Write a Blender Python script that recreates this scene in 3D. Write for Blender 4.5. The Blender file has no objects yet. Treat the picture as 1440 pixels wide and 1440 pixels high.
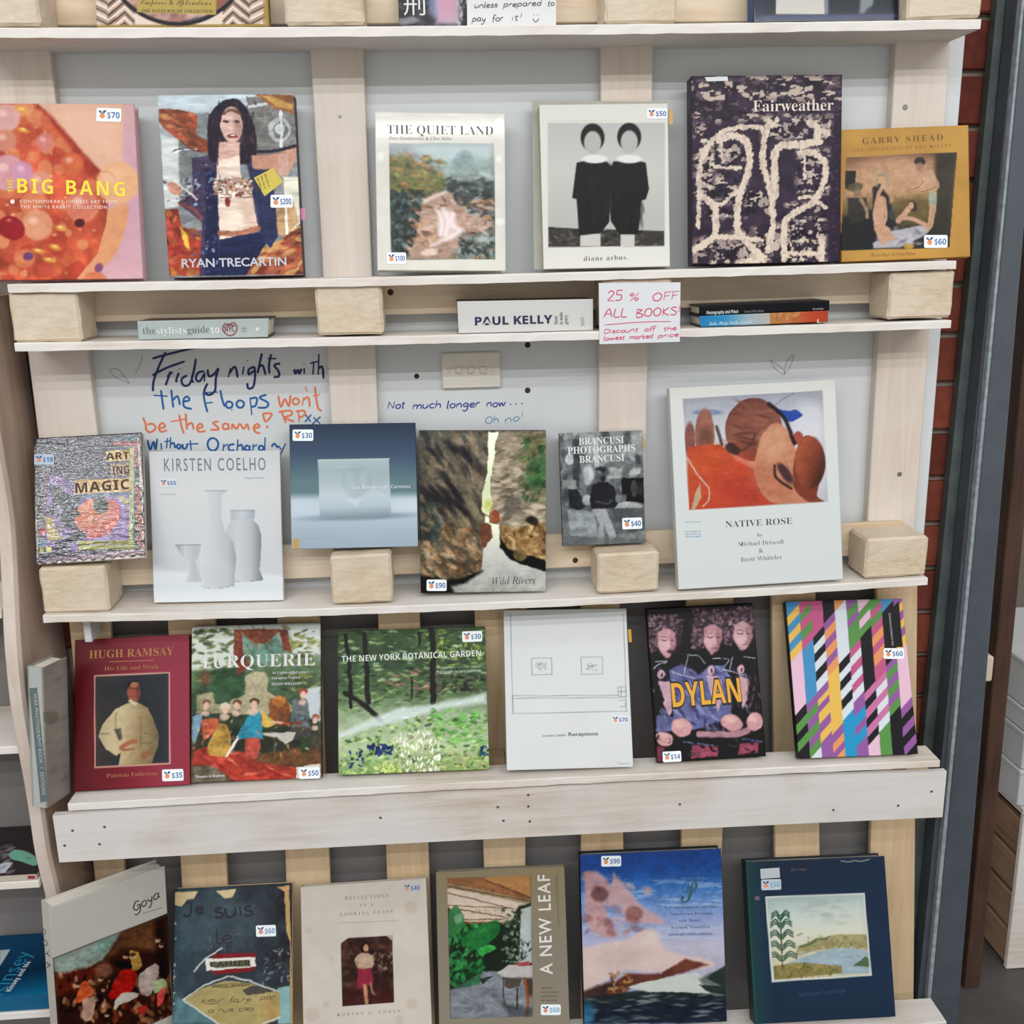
import bpy, bmesh, math, random
import numpy as np
from mathutils import Vector, Matrix
SC = bpy.context.scene
C = SC.collection
# ---------------------------------------------------------------- camera
CAM = Vector((0.0, -1.6, 1.55)); F = 1440.0
PITCH, YAW, ROLL = 0.2495, -0.0669, -0.0203
_cp, _sp, _cy, _sy = math.cos(PITCH), math.sin(PITCH), math.cos(YAW), math.sin(YAW)
FW = Vector((-_sy*_cp, _cy*_cp, -_sp)); _r = Vector((_cy, _sy, 0)); _u = _r.cross(FW)
RT = _r*math.cos(ROLL) + _u*math.sin(ROLL); UP = -_r*math.sin(ROLL) + _u*math.cos(ROLL)
cam = bpy.data.cameras.new('camera'); cam.sensor_width = 36; cam.lens = 36; cam.clip_start = .05
camo = bpy.data.objects.new('camera', cam); C.objects.link(camo)
M3 = Matrix((RT, UP, -FW)).transposed().to_4x4(); M3.translation = CAM
camo.matrix_world = M3; SC.camera = camo
# ---------------------------------------------------------------- light
SC.view_settings.view_transform = 'Standard'; SC.view_settings.look = 'None'
SC.view_settings.gamma = 1; SC.view_settings.use_curve_mapping = False
SC.view_settings.exposure = -0.27
w = bpy.data.worlds.new('world'); SC.world = w; w.use_nodes = True
w.node_tree.nodes['Background'].inputs[0].default_value = (1, .975, .945, 1)
w.node_tree.nodes['Background'].inputs[1].default_value = 0.80
def tube(y, z, power, sy=.07, x=.0, sx=10.0, col=(.96, .985, 1)):
    L = bpy.data.lights.new('ceiling_tube_light', 'AREA'); L.shape = 'RECTANGLE'; L.size = sx; L.size_y = sy
    L.energy = power; L.color = col
    o = bpy.data.objects.new('ceiling_tube_light', L); C.objects.link(o); o.location = (x, y, z)
    d = Vector((0, 0, 1.2)) - Vector((0, y, z)); o.rotation_euler = d.to_track_quat('-Z', 'Y').to_euler()
    return o
tube(-6.9, 4.8, 190)
tube(-5.6, 4.8, 150)
tube(-4.5, 4.8, 105)
tube(-2.3, 4.8, 22)
# ---------------------------------------------------------------- helpers
def ray(px, py): return FW + RT*((px-720)/F) - UP*((py-720)/F)
def atY(px, py, Y=0.0):
    d = ray(px, py); return CAM + d*((Y-CAM.y)/d.y)
def atX(px, py, X):
    d = ray(px, py); return CAM + d*((X-CAM.x)/d.x)
def atZ(px, py, Z):
    d = ray(px, py); return CAM + d*((Z-CAM.z)/d.z)
def hexc(h):
    h = h.lstrip('#')
    if len(h) == 3: h = ''.join(c*2 for c in h)
    return tuple(int(h[i:i+2], 16)/255 for i in (0, 2, 4))
def lin(c): return tuple((x/12.92 if x <= .04045 else ((x+.055)/1.055)**2.4) for x in c)
def L4(h): return (*lin(hexc(h)), 1)
def link(o, parent=None, **kw):
    C.objects.link(o)
    if parent is not None: o.parent = parent
    for k, v in kw.items(): o[k] = v
    return o
def mesh(name, V, Fc, mat, parent=None, smooth=False, **kw):
    me = bpy.data.meshes.new(name); me.from_pydata([tuple(v) for v in V], [], Fc)
    if mat: me.materials.append(mat)
    if smooth: me.polygons.foreach_set('use_smooth', [True]*len(me.polygons))
    return link(bpy.data.objects.new(name, me), parent, **kw)
def thing(name, label, cat, loc=(0, 0, 0), group=None):
    o = bpy.data.objects.new(name, None); o.empty_display_size = .02; o['label'] = label; o['category'] = cat
    if group: o['group'] = group
    o.location = loc
    return link(o)
def put(o, parent):            # parent keeping world placement (parents are unrotated empties)
    o.parent = parent
    p = Vector((0, 0, 0)); q = parent
    while q is not None: p += q.location; q = q.parent
    o.location = o.location - p
    return o
def bevel(o, w=.0015, seg=1):
    bm = bmesh.new(); bm.from_mesh(o.data)
    bmesh.ops.bevel(bm, geom=bm.edges[:], offset=w, segments=seg, affect='EDGES', profile=.6)
    bm.to_mesh(o.data); bm.free(); return o
BF = [(0, 3, 2, 1), (4, 5, 6, 7), (0, 1, 5, 4), (1, 2, 6, 5), (2, 3, 7, 6), (3, 0, 4, 7)]
def hexa(name, P, mat, parent=None, bev=.0012, **kw):   # P: 4 bottom, 4 top corners (ccw from front-left)
    o = mesh(name, P, BF, mat, None, **kw)
    if bev: bevel(o, bev)
    if parent: put(o, parent)
    return o
def box(name, x0, x1, y0, y1, z0, z1, mat, parent=None, bev=.0012, **kw):
    return hexa(name, [(x0, y0, z0), (x1, y0, z0), (x1, y1, z0), (x0, y1, z0), (x0, y0, z1), (x1, y0, z1), (x1, y1, z1), (x0, y1, z1)], mat, parent, bev, **kw)
def rough(o, amp, cuts, seed):  # chipped sawn timber: subdivide and jitter
    rnd = random.Random(seed)
    bm = bmesh.new(); bm.from_mesh(o.data)
    bmesh.ops.subdivide_edges(bm, edges=[e for e in bm.edges if e.calc_length() > .012], cuts=cuts, use_grid_fill=True)
    for v in bm.verts: v.co += Vector((rnd.uniform(-1, 1), rnd.uniform(-1, 1), rnd.uniform(-1, 1)))*amp
    bm.to_mesh(o.data); bm.free(); return o
# ---------------------------------------------------------------- materials
def newmat(name, rough=.6, spec=.4):
    m = bpy.data.materials.new(name); m.use_nodes = True
    b = m.node_tree.nodes['Principled BSDF']; b.inputs['Roughness'].default_value = rough
    b.inputs['Specular IOR Level'].default_value = spec
    return m, m.node_tree, b
def N(nt, t, **kw):
    n = nt.nodes.new(t)
    for k, v in kw.items(): setattr(n, k, v)
    return n
def plain(name, col, rough=.6, var=.06, scale=60, spec=.4, bump=.0, metal=0, coat=0):
    m, nt, b = newmat(name, rough, spec)
    tc = N(nt, 'ShaderNodeTexCoord'); no = N(nt, 'ShaderNodeTexNoise'); no.inputs['Scale'].default_value = scale; no.inputs['Detail'].default_value = 4
    nt.links.new(tc.outputs['Object'], no.inputs['Vector'])
    cr = N(nt, 'ShaderNodeValToRGB'); c = lin(hexc(col))
    cr.color_ramp.elements[0].color = (*[x*(1-var) for x in c], 1); cr.color_ramp.elements[1].color = (*[min(1, x*(1+var)) for x in c], 1)
    cr.color_ramp.elements[0].position = .3; cr.color_ramp.elements[1].position = .7
    nt.links.new(no.outputs['Fac'], cr.inputs['Fac']); nt.links.new(cr.outputs['Color'], b.inputs['Base Color'])
    b.inputs['Metallic'].default_value = metal; b.inputs['Coat Weight'].default_value = coat; b.inputs['Coat Roughness'].default_value = .08
    if bump:
        bp = N(nt, 'ShaderNodeBump'); bp.inputs['Strength'].default_value = bump; bp.inputs['Distance'].default_value = .001
        nt.links.new(no.outputs['Fac'], bp.inputs['Height']); nt.links.new(bp.outputs['Normal'], b.inputs['Normal'])
    return m
def wood(name, base, grain, wash, axis='X', washamt=.5, gscale=90, bump=.35, rough=.7, stretch=14, patch=5):
    m, nt, b = newmat(name, rough, .25)
    tc = N(nt, 'ShaderNodeTexCoord'); mp = N(nt, 'ShaderNodeMapping')
    s = [1, 1, 1]; s['XYZ'.index(axis)] = 1/stretch; mp.inputs['Scale'].default_value = s
    oi = N(nt, 'ShaderNodeObjectInfo'); va = N(nt, 'ShaderNodeVectorMath', operation='ADD'); sc_ = N(nt, 'ShaderNodeVectorMath', operation='SCALE'); sc_.inputs['Scale'].default_value = 1
    mr = N(nt, 'ShaderNodeMath', operation='MULTIPLY'); mr.inputs[1].default_value = 13.7
    nt.links.new(oi.outputs['Random'], mr.inputs[0])
    nt.links.new(tc.outputs['Object'], va.inputs[0]); nt.links.new(mr.outputs[0], va.inputs[1]); nt.links.new(va.outputs[0], mp.inputs['Vector'])
    g = N(nt, 'ShaderNodeTexNoise'); g.inputs['Scale'].default_value = gscale; g.inputs['Detail'].default_value = 6; g.inputs['Roughness'].default_value = .65
    g.inputs['Distortion'].default_value = .6
    nt.links.new(mp.outputs[0], g.inputs['Vector'])
    p = N(nt, 'ShaderNodeTexNoise'); p.inputs['Scale'].default_value = patch; p.inputs['Detail'].default_value = 5
    nt.links.new(va.outputs[0], p.inputs['Vector'])
    r1 = N(nt, 'ShaderNodeValToRGB'); r1.color_ramp.elements[0].position = .35; r1.color_ramp.elements[1].position = .62
    r1.color_ramp.elements[0].color = L4(grain); r1.color_ramp.elements[1].color = L4(base)
    nt.links.new(g.outputs['Fac'], r1.inputs['Fac'])
    mx = N(nt, 'ShaderNodeMix', data_type='RGBA'); mx.inputs[7].default_value = L4(wash)
    ad = N(nt, 'ShaderNodeMath', operation='MULTIPLY_ADD'); ad.inputs[1].default_value = 2.6; ad.inputs[2].default_value = washamt*1.6-1.3-.0
    nt.links.new(p.outputs['Fac'], ad.inputs[0]); ad.use_clamp = True
    m2 = N(nt, 'ShaderNodeMath', operation='MULTIPLY'); m2.inputs[1].default_value = min(1, washamt+.25)
    nt.links.new(ad.outputs[0], m2.inputs[0])
    nt.links.new(m2.outputs[0], mx.inputs[0]); nt.links.new(r1.outputs['Color'], mx.inputs[6]); nt.links.new(mx.outputs[2], b.inputs['Base Color'])
    bp = N(nt, 'ShaderNodeBump'); bp.inputs['Strength'].default_value = bump; bp.inputs['Distance'].default_value = .0012
    nt.links.new(g.outputs['Fac'], bp.inputs['Height']); nt.links.new(bp.outputs['Normal'], b.inputs['Normal'])
    return m
M = {}
M['shelf'] = wood('whitewashed shelf timber', 'd6cabb', 'b09680', 'e4e1dc', 'X', .6, gscale=120)
M['shelfw'] = wood('white limewashed plank', 'cdbfae', 'ac967f', 'd9d8d7', 'X', .52, gscale=70, bump=.25)
M['slat'] = wood('pale pink pallet slat', 'd5c7b9', 'c6b3a1', 'd9d1c9', 'Z', .5, gscale=60, bump=.15)
M['slat2'] = wood('honey pallet slat', 'd0b48e', 'bb9a72', 'd6c09f', 'Z', .4, gscale=60, bump=.15)
M['back'] = wood('rail timber', 'd8c4a8', 'c2a888', 'dccfbd', 'X', .4, gscale=60, bump=.2)
M['block'] = wood('sawn pallet block', 'd2c1a8', 'bfa88a', 'd8ccba', 'X', .4, gscale=160, bump=.8, stretch=3, patch=12)
M['side'] = wood('limed bookcase side', 'c0a592', 'a68c7a', 'cbb8aa', 'Z', .4, gscale=50, bump=.2)
M['sidew'] = wood('worn white edge', 'bfa896', '9f8370', 'd6cbc2', 'Z', .45, gscale=70, bump=.3)
M['panel'] = plain('painted white board', 'cdd0d1', .5, .03, 5)
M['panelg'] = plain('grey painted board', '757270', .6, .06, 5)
M['panel2'] = plain('cream laminate', 'd8d3c6', .5, .03, 20)
M['steel'] = plain('dark painted steel', '474d56', .42, .1, 30, .5, .2)
M['steelg'] = plain('grey green steel', '4b5453', .5, .25, 25, .5, .2)
M['steelw'] = plain('worn bright steel edge', '8b959b', .4, .25, 80, .5, .3)
M['brownw'] = wood('dark stained post', '4a342a', '35231b', '5d463a', 'Z', .3)
M['nail'] = plain('nail head metal', '86837f', .4, .2, 200, .5, 0, .8)
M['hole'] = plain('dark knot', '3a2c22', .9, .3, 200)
M['mortar'] = plain('mortar', '8d8378', .9, .15, 60, .2, .5)
M['floor'] = plain('dark concrete floor', '4a4543', .6, .25, 8, .4, .1)
M['page'] = None
# ---------------------------------------------------------------- surfaces and print
class Surf:
    """a flat face: origin o, unit axes u (right), v (up), n (out)"""
    def __init__(s, o, u, v): s.o = Vector(o); s.u = Vector(u).normalized(); s.n = s.u.cross(Vector(v)).normalized(); s.v = s.n.cross(s.u); s.owner = None
    def on(s, px, py, off=0.0):
        d = ray(px, py); t = (s.o + s.n*off - CAM).dot(s.n)/d.dot(s.n); return CAM + d*t
_fm = {}
def tr(s, st):
    o = []
    for ch in s:
        c = ord(ch)
        U = 65 <= c <= 90; l = 97 <= c <= 122; dg = 48 <= c <= 57
        b = {'B': (0x1D400, 0x1D41A), 'I': (0x1D434, 0x1D44E), 'BI': (0x1D468, 0x1D482), 'S': (0x1D5D4, 0x1D5EE), 'C': (0x1D4D0, 0x1D4EA)}.get(st)
        if st == 'I' and ch == 'h': o.append('\u210e')
        elif b and U: o.append(chr(b[0]+c-65))
        elif b and l: o.append(chr(b[1]+c-97))
        elif dg and st == 'B': o.append(chr(0x1D7CE+c-48))
        elif dg and st == 'S': o.append(chr(0x1D7EC+c-48))
        else: o.append(ch)
    return ''.join(o)
def textgeo(s, st, sp, wt):
    k = (s, st, sp, wt)
    if k in _fm: return _fm[k]
    c = bpy.data.curves.new('t', 'FONT'); c.body = tr(s, st); c.space_character = sp; c.resolution_u = 3; c.offset = wt
    o = bpy.data.objects.new('t', c); C.objects.link(o); bpy.context.view_layer.update()
    me = bpy.data.meshes.new_from_object(o.evaluated_get(bpy.context.evaluated_depsgraph_get()))
    n = len(me.vertices); a = np.zeros(n*3); me.vertices.foreach_get('co', a); a = a.reshape(-1, 3)
    fs = [tuple(p.vertices) for p in me.polygons]
    bpy.data.objects.remove(o); bpy.data.curves.remove(c); bpy.data.meshes.remove(me)
    _fm[k] = (a, fs); return _fm[k]
def capH(st): 
    a, _ = textgeo('H', st, 1, 0); return a[:, 1].max()
_inkc = {}
def ink(col, rough=.55, coat=0):
    k = (col, rough)
    if k not in _inkc: _inkc[k] = plain('ink '+col, col, rough, .03, 100)
    return _inkc[k]
def text(sf, s, p0, p1, col, h=None, st='', sp=1.0, wt=0.0, name='title_lettering', par=None, off=.00035):
    """p0,p1: photo px of the two ends of the baseline; h: capital height in px"""
    a, fs = textgeo(s, st, sp, wt)
    if not len(a): return
    W0 = sf.on(*p0, off); W1 = sf.on(*p1, off); X = W1-W0; Lx = X.length; X.normalize(); Y = sf.n.cross(X)
    x0, x1 = a[:, 0].min(), a[:, 0].max(); kx = Lx/(x1-x0)
    if h is None: ky = kx
    else:
        pd = Vector((p1[0]-p0[0], p1[1]-p0[1])).normalized(); q = sf.on(p0[0]+pd.y*h, p0[1]-pd.x*h, off)
        ky = (q-W0).length/capH(st)
    V = [W0 + X*((v[0]-x0)*kx) + Y*(v[1]*ky) for v in a]
    P = par or sf.owner
    o = mesh(name, V, fs, ink(col)); put(o, P); return o
def crom(P, k=6):
    if len(P) < 3: return P
    Q = [P[0]] + list(P) + [P[-1]]; out = []
    for i in range(1, len(Q)-2):
        a, b, c, d = [np.array(q, float) for q in Q[i-1:i+3]]
        for t in np.arange(k)/k: out.append(tuple(.5*((2*b)+(-a+c)*t+(2*a-5*b+4*c-d)*t*t+(-a+3*b-3*c+d)*t**3)))
    out.append(tuple(P[-1])); return out
def strokes(sf, S, wpx, col, name='handwriting', par=None, off=.0004, o=(0, 0), k=1.0, smooth=True, taper=True):
    """marker strokes as flat ribbons; S: list of polylines in zoomed px (origin o, zoom k)"""
    V, Fc = [], []
    for P in S:
        if smooth: P = crom(P, 5)
        P = [(o[0]+p[0]/k, o[1]+p[1]/k) for p in P]
        n = len(P); b = len(V)
        for i, p in enumerate(P):
            q0 = P[max(0, i-1)]; q1 = P[min(n-1, i+1)]
            dx, dy = q1[0]-q0[0], q1[1]-q0[1]; l = math.hypot(dx, dy) or 1
            ww = wpx/2*(1-.35*(i in (0, n-1)) if taper else 1)
            V += [sf.on(p[0]-dy/l*ww, p[1]+dx/l*ww, off+.00001*(len(V) % 7)), sf.on(p[0]+dy/l*ww, p[1]-dx/l*ww, off+.00001*(len(V) % 7))]
            if i: Fc.append((b+2*i-2, b+2*i, b+2*i+1, b+2*i-1))
    ob = mesh(name, V, Fc, ink(col)); put(ob, par or sf.owner); return ob
def words(sf, S, wpx, col, name='marker_word', k=1.0, gap=20, **kw):
    """one object per written word: strokes that lie close together"""
    bb = [(min(p[0] for p in P), min(p[1] for p in P), max(p[0] for p in P), max(p[1] for p in P)) for P in S]; g = list(range(len(S)))
    for i in range(len(S)):
        for j in range(i):
            a, b = bb[i], bb[j]
            if max(a[0], b[0])-min(a[2], b[2]) < gap*k/5 and max(a[1], b[1])-min(a[3], b[3]) < 6:
                x, y = g[i], g[j]; g = [x if v == y else v for v in g]
    for r in dict.fromkeys(g): strokes(sf, [P for P, v in zip(S, g) if v == r], wpx, col, name, k=k, **kw)
def patch(sf, pts, col, name='colour_patch', par=None, off=.0003, mat=None, th=0):
    """flat polygon of print (or a thin sheet when th) in photo px"""
    V = [sf.on(*p, off+th) for p in pts]; Fc = [tuple(range(len(pts)))]
    if th:
        n = len(pts); V += [sf.on(*p, off) for p in pts]; Fc += [(i, (i+1) % n, n+(i+1) % n, n+i) for i in range(n)]
    o = mesh(name, V, Fc, mat or ink(col)); put(o, par or sf.owner); return o
# ---------------------------------------------------------------- painter
def sstep(d, s): return np.clip(.5 - d/max(s, 1e-3), 0, 1)
class Art:
    """a painted print: colours on the vertices of a grid; shapes are given in zoomed photo px (origin ox,oy, zoom k)"""
    def __init__(s, PX, PY, bg='fff', seed=1):
        s.PX, s.PY = PX, PY; s.c = np.zeros(PX.shape+(3,)); s.c[:] = hexc(bg); s.z(0, 0, 1); s.rs = np.random.RandomState(seed)
    def z(s, ox, oy, k=3.0): s.ox, s.oy, s.k = ox, oy, k; s.X = (s.PX-ox)*k; s.Y = (s.PY-oy)*k; return s
    def organic(s, amp, tex, quad=None, con=.1):
        """hand-made look: outlines wander by amp px, tones vary by tex"""
        s.z(0, 0, 1); a = [s.noise(7, 7, q, 3)-.5 for q in (101, 102, 103)]; b = [s.noise(16, 11, q, 4)-.5 for q in (104, 105, 106)]
        s.tex = tex*(.55*(s.noise(4.5, 3.2, 107, 3)-.5)+.75*b[2]); m = 1.0 if quad is None else sstep(s.sd(quad)+5, 7)
        s.con = con; s.texm = m*np.ones(s.PX.shape); s.tex = s.tex*.6*m; amp = amp*.6*m; s.PX = s.PX+amp*(a[0]*2.2+b[0]*2); s.PY = s.PY+amp*(a[1]*2.2+b[1]*2); s.z(0, 0, 1)
    def mixin(s, m, col):
        c = np.array(hexc(col)) if isinstance(col, str) else col
        s.c += (c - s.c)*m[..., None]
    def f(s, col): s.c[:] = hexc(col)
    def sd(s, pts):
        P = np.array(pts, float); X, Y = s.X, s.Y
        d = np.full(X.shape, 1e9); ins = np.zeros(X.shape, bool)
        for i in range(len(P)):
            a, b = P[i], P[(i+1) % len(P)]; e = b-a; L = e@e + 1e-9
            t = np.clip(((X-a[0])*e[0]+(Y-a[1])*e[1])/L, 0, 1)
            d = np.minimum(d, (X-a[0]-t*e[0])**2+(Y-a[1]-t*e[1])**2)
            if abs(b[1]-a[1]) > 1e-9:
                cnd = ((a[1] > Y) != (b[1] > Y)) & (X < (b[0]-a[0])*(Y-a[1])/(b[1]-a[1])+a[0]); ins ^= cnd
        d = np.sqrt(d); return np.where(ins, -d, d)
    def p(s, col, pts, a=1, soft=2.5, sm=0, clip=None):
        if sm: pts = crom(list(pts)+[pts[0]], 4)
        m = a*sstep(s.sd(pts), soft)
        if clip is not None: m = m*clip
        s.mixin(m, col); return m
    def r(s, col, x0, y0, x1, y1, a=1, soft=2.5): return s.p(col, [(x0, y0), (x1, y0), (x1, y1), (x0, y1)], a, soft)
    def em(s, x, y, rx, ry, rot=0, soft=3):
        c, n = math.cos(math.radians(rot)), math.sin(math.radians(rot)); dx, dy = s.X-x, s.Y-y
        q = np.sqrt(((dx*c+dy*n)/rx)**2+((-dx*n+dy*c)/ry)**2); return sstep((q-1)*min(rx, ry), soft)
    def e(s, col, x, y, rx, ry, rot=0, a=1, soft=3, clip=None):
        m = a*s.em(x, y, rx, ry, rot, soft)
        if clip is not None: m = m*clip
        s.mixin(m, col); return m
    def l(s, col, pts, w=3, a=1, soft=2.5, sm=1, clip=None):
        if sm and len(pts) > 2: pts = crom(pts, 4)
        P = np.array(pts, float); d = np.full(s.X.shape, 1e18)
        for i in range(len(P)-1):
            A, b = P[i], P[i+1]; e = b-A; L = e@e+1e-9
            t = np.clip(((s.X-A[0])*e[0]+(s.Y-A[1])*e[1])/L, 0, 1)
            d = np.minimum(d, (s.X-A[0]-t*e[0])**2+(s.Y-A[1]-t*e[1])**2)
        m = a*sstep(np.sqrt(d)-w/2, soft)
        if clip is not None: m = m*clip
        s.mixin(m, col); return m
    def noise(s, sx, sy=None, seed=0, oct=3, ang=0):
        sy = sy or sx; X, Y = s.X, s.Y
        if ang:
            c, n = math.cos(math.radians(ang)), math.sin(math.radians(ang)); X, Y = X*c+Y*n, -X*n+Y*c
        out = 0; tot = 0; rs = np.random.RandomState(seed+7)
        T = rs.rand(257, 257)
        for o in range(oct):
            gx, gy = X/sx*2**o+17.3*o+40, Y/sy*2**o+9.1*o+40
            ix, iy = np.floor(gx).astype(int), np.floor(gy).astype(int); fx, fy = gx-ix, gy-iy
            fx = fx*fx*(3-2*fx); fy = fy*fy*(3-2*fy); ix %= 256; iy %= 256
            v = (T[iy, ix]*(1-fx)+T[iy, ix+1]*fx)*(1-fy)+(T[iy+1, ix]*(1-fx)+T[iy+1, ix+1]*fx)*fy
            out = out + v*.6**o; tot += .6**o
        return np.clip((out/tot-.5)*1.7+.5, 0, 1)
    def ramp(s, v, cols, mask=None, a=1):
        c = np.array([hexc(q) for q in cols]); t = np.clip(v, 0, 1)*(len(cols)-1); i = np.minimum(t.astype(int), len(cols)-2); fr = (t-i)[..., None]
        col = c[i]*(1-fr)+c[i+1]*fr; m = np.full(s.X.shape, float(a)) if mask is None else mask*a
        s.c += (col-s.c)*m[..., None]
    def g(s, cols, x0, y0, x1, y1, mask=None, a=1):
        d = np.array([x1-x0, y1-y0], float); v = ((s.X-x0)*d[0]+(s.Y-y0)*d[1])/(d@d); s.ramp(v, cols, mask, a)
    def n(s, amp, sx, sy=None, seed=0, mask=None, ang=0, oct=3):
        v = (s.noise(sx, sy, seed, oct, ang)-.5)*2*amp
        if mask is not None: v = v*mask
        s.c = s.c*(1+v[..., None])
    def b(s, cols, n, x0, y0, x1, y1, r0, r1, asp=1, rot=(0, 180), a=.9, seed=0, mask=None, soft=3):
        R = np.random.RandomState(seed+11)
        for i in range(n):
            x, y = R.uniform(x0, x1), R.uniform(y0, y1); r = R.uniform(r0, r1); ro = R.uniform(*rot); col = cols[R.randint(len(cols))]
            # local window
            w = (abs(s.X-x) < r*1.3+soft) & (abs(s.Y-y) < r*1.3+soft); ii = np.where(w)
            if not len(ii[0]): continue
            a0, a1, b0, b1 = ii[0].min(), ii[0].max()+1, ii[1].min(), ii[1].max()+1
            X, Y = s.X[a0:a1, b0:b1]-x, s.Y[a0:a1, b0:b1]-y; c, sn = math.cos(math.radians(ro)), math.sin(math.radians(ro))
            q = np.sqrt(((X*c+Y*sn)/r)**2+((-X*sn+Y*c)/(r*asp))**2); m = a*sstep((q-1)*r*asp, soft)
            if mask is not None: m = m*mask[a0:a1, b0:b1]
            s.c[a0:a1, b0:b1] += (np.array(hexc(col))-s.c[a0:a1, b0:b1])*m[..., None]
def printmat(name, rough=.45, coat=0.0, bump=0, edge=None):
    m, nt, b = newmat(name, rough, .16)
    at = N(nt, 'ShaderNodeAttribute'); at.attribute_name = 'print'; nt.links.new(at.outputs['Color'], b.inputs['Base Color'])
    b.inputs['Coat Weight'].default_value = coat; b.inputs['Coat Roughness'].default_value = .06
    if bump:
        b.inputs['Coat Roughness'].default_value = .07; b.inputs['Specular IOR Level'].default_value = .1
        tc = N(nt, 'ShaderNodeTexCoord'); mp = N(nt, 'ShaderNodeMapping'); mp.inputs['Scale'].default_value = (.6, 1, 2.8)
        no = N(nt, 'ShaderNodeTexNoise'); no.inputs['Scale'].default_value = 75; no.inputs['Detail'].default_value = 2
        bp = N(nt, 'ShaderNodeBump'); bp.inputs['Strength'].default_value = bump; bp.inputs['Distance'].default_value = .0011
        nt.links.new(tc.outputs['Object'], mp.inputs[0]); nt.links.new(mp.outputs[0], no.inputs['Vector']); nt.links.new(no.outputs['Fac'], bp.inputs['Height'])
        nt.links.new(bp.outputs['Normal'], b.inputs['Coat Normal'])
    return m
PM = {'satin': printmat('satin print', .42), 'matte': printmat('matte print', .65), 'gloss': printmat('gloss print', .32, .25), 'crinkle': printmat('crinkled laminate', .5, 1, .4)}
STEP = 1.3
def printed(name, W, paint, parent, mat='satin', back=.0025, bg='fff', step=None):
    """W: world corners BL,BR,TR,TL. A sheet whose front carries a painted print, with real thickness `back`"""
    BL, BR, TR, TL = [np.array(w) for w in W]
    st = (step or STEP)/870.0
    nx = max(2, int(np.linalg.norm(BR-BL)/st)); ny = max(2, int(np.linalg.norm(TL-BL)/st))
    u = np.linspace(0, 1, nx)[None, :, None]; v = np.linspace(0, 1, ny)[:, None, None]
    P = (BL*(1-u)+BR*u)*(1-v)+(TL*(1-u)+TR*u)*v
    d = P-np.array(CAM); zz = d@np.array(FW); PX = 720+F*(d@np.array(RT))/zz; PY = 720-F*(d@np.array(UP))/zz
    A = Art(PX, PY, bg)
    if paint: paint(A)
    if hasattr(A, 'tex'):
        l_ = A.c.mean(2, keepdims=True); A.c = np.clip(A.c+A.con*((l_-.38)+.35*(A.c-l_))*A.texm[..., None], 0, 1); lum = A.c.mean(2); A.c = A.c*(1+(A.tex*np.clip((.8-lum)*3, 0, 1))[..., None])
    nrm = np.cross(BR-BL, TL-BL); nrm /= np.linalg.norm(nrm)
    Vf = P.reshape(-1, 3); idx = np.arange(nx*ny).reshape(ny, nx)
    q = np.stack([idx[:-1, :-1], idx[:-1, 1:], idx[1:, 1:], idx[1:, :-1]], -1).reshape(-1, 4)
    rim = np.concatenate([idx[0, :], idx[1:, -1], idx[-1, -2::-1], idx[-2:0:-1, 0]]); nr = len(rim)
    Vb = Vf[rim]-nrm*back; nb = np.arange(nr)+nx*ny
    sq = np.stack([rim, nb, np.roll(nb, -1), np.roll(rim, -1)], -1)
    c4 = np.array([idx[0, 0], idx[0, -1], idx[-1, -1], idx[-1, 0]])
    V = np.concatenate([Vf, Vb]); Q = np.concatenate([q, sq, np.array([[nb[np.where(rim == c)[0][0]] for c in c4][::-1]])])
    col = np.concatenate([A.c.reshape(-1, 3), A.c.reshape(-1, 3)[rim]]); g_ = col.mean(1, keepdims=True); col = g_+(col-g_)*.93; col = np.clip(col+.13*(col-.45)*np.clip((.8-col)/.35, 0, 1), 0.004, 1)
    lc = np.where(col <= .04045, col/12.92, ((col+.055)/1.055)**2.4); lc = np.concatenate([lc, np.ones((len(lc), 1))], 1)
    me = bpy.data.meshes.new(name); me.vertices.add(len(V)); me.vertices.foreach_set('co', V.ravel())
    me.loops.add(Q.size); me.loops.foreach_set('vertex_index', Q.ravel()); me.polygons.add(len(Q))
    me.polygons.foreach_set('loop_start', np.arange(0, Q.size, 4)); me.update(calc_edges=True); me.validate()
    ca = me.color_attributes.new('print', 'FLOAT_COLOR', 'POINT'); ca.data.foreach_set('color', lc.ravel().astype(np.float32))
    me.materials.append(PM[mat] if isinstance(mat, str) else mat)
    o = bpy.data.objects.new(name, me); link(o)
    if parent: put(o, parent)
    return o
M['page'] = wood('page edges', 'e6e0d2', 'cfc7b6', 'ebe7dd', 'X', .3, gscale=500, bump=.3, stretch=60)
def obox(name, W0, u, v, n, a, b, c, mat, parent, bev=.0006):   # oriented box spans a (along u), b (v), c (n)
    P = [W0+u*x+v*y+n*zz for zz, y in ((c[0], b[0]), (c[0], b[1])) for x in (a[0],)]
    P = []
    for y in (b[0], b[1]):
        for x, zz in ((a[0], c[1]), (a[1], c[1]), (a[1], c[0]), (a[0], c[0])): P.append(W0+u*x+v*y+n*zz)
    return hexa(name, P, mat, parent, bev)
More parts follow.
